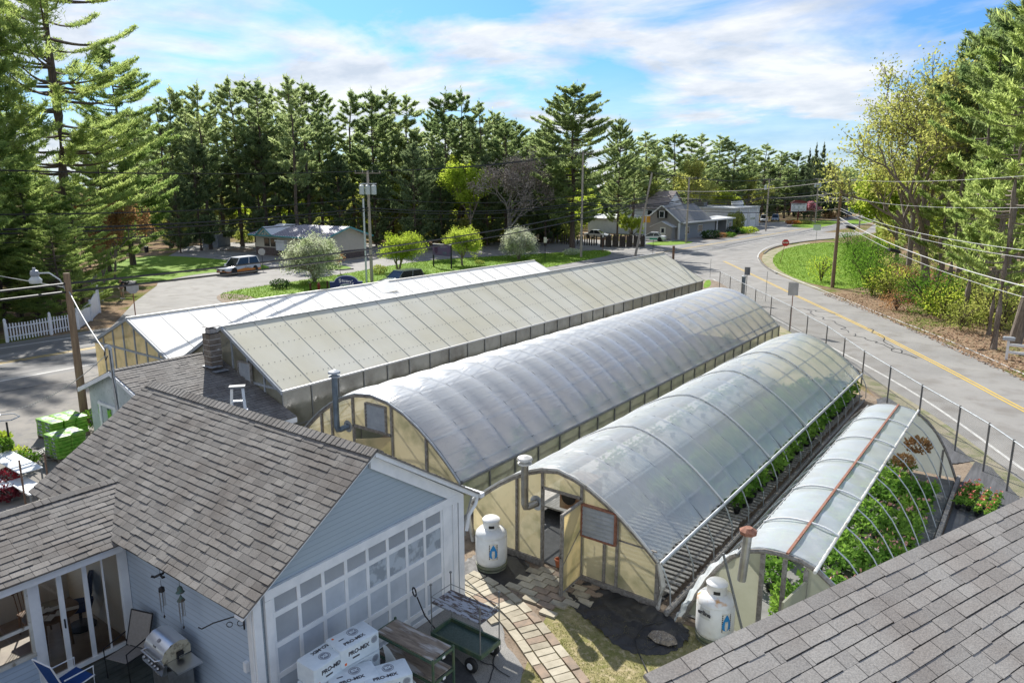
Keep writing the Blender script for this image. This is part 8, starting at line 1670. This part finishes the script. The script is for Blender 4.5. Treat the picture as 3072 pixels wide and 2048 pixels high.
V = [(0, 0, .95), (0, .01, 1.15), (0, 0, 1.38), (0, -.03, 1.50), (0, -.05, 1.60), (0, -.06, 1.70), (.17, 0, 1.42), (.24, .02, 1.17), (.20, -.17, 1.02), (.17, -.25, .99), (-.17, 0, 1.42), (-.25, -.02, 1.18), (-.19, -.20, 1.06), (-.15, -.27, 1.05),
     (.10, 0, .88), (.12, -.05, .50), (.13, .03, .10), (.14, -.10, .03), (-.10, 0, .88), (-.13, .04, .50), (-.13, .12, .10), (-.14, .0, .03)]
E_ = [(0, 1), (1, 2), (2, 3), (3, 4), (4, 5), (2, 6), (6, 7), (7, 8), (8, 9), (2, 10), (10, 11), (11, 12), (12, 13), (0, 14), (14, 15), (15, 16), (16, 17), (0, 18), (18, 19), (19, 20), (20, 21)]
Rr_ = [(.15, .11), (.14, .10), (.16, .11), .055, .085, .085, .06, .045, .035, .04, .06, .045, .035, .04, .085, .055, .04, .04, .085, .055, .04, .04]
for h_, s_ in ((9, 1), (13, -1)):
    base = V[h_]
    for f in range(4): V.append((base[0] + s_ * (-.02 + .014 * f), base[1] - .07, base[2] - .02 - .004 * f)); E_.append((h_, len(V) - 1)); Rr_.append(.010)
    V.append((base[0] - s_ * .045, base[1] - .03, base[2] + .01)); E_.append((h_, len(V) - 1)); Rr_.append(.011)
skinned('body', V, E_, Rr_, SKIN, pe)
skinned('tshirt', [(0, 0, .93), (0, .01, 1.15), (0, 0, 1.38), (.17, 0, 1.42), (.22, .01, 1.24), (-.17, 0, 1.42), (-.22, -.01, 1.24)], [(0, 1), (1, 2), (2, 3), (3, 4), (2, 5), (5, 6)], [(.18, .135), (.165, .125), (.185, .13), .075, .065, .075, .065], TSH, pe)
skinned('shorts', [(0, 0, .95), (.10, 0, .84), (.125, -.05, .54), (-.10, 0, .84), (-.13, .03, .54)], [(0, 1), (1, 2), (0, 3), (3, 4)], [(.17, .13), .105, .085, .105, .085], KHA, pe)
m_ = MB(); m_.lathe([(.02, .12), (.075, .10), (.10, .04), (.095, -.03)], (0, -.045, 1.69), 14); m_.build('hair', HAIR, pe, smooth=True)
m_ = MB(); 
for s_ in (-1, 1): m_.lathe([(.001, -.008), (.008, 0), (.001, .008)], (s_ * .03, -.135, 1.66), 6); m_.lathe([(.002, -.03), (.018, 0), (.002, .03)], (s_ * .088, -.05, 1.65), 6)
m_.tube([(0, -.135, 1.66), (0, -.155, 1.63), (0, -.14, 1.62)], .010, 5); m_.tube([(-.025, -.135, 1.585), (.025, -.135, 1.585)], .006, 5); m_.build('face', mat('face_dark', (.30, .15, .11), .6), pe)
for s_ in ((.14, -.06, .04), (-.14, .04, .04)): m_ = MB(); m_.rbox(s_, (.10, .27, .08), bev=.25); m_.build('shoe', DWHITE, pe)
pc_ = thing('yard_cart', 'dark barrow heaped with brush beside the person at the driveway mouth', 'cart', (*G(385, 868)[:2], 0)); m_ = MB(); m_.rbox((0, 0, .5), (1.2, .8, .45), 0, 0, 1.15); m_.build('tub', BLACK, pc_); m_ = MB(); m_.cyl((-.4, -.1, .2), (-.4, .1, .2), .2, None, 14); m_.build('wheel', RUBBER, pc_)
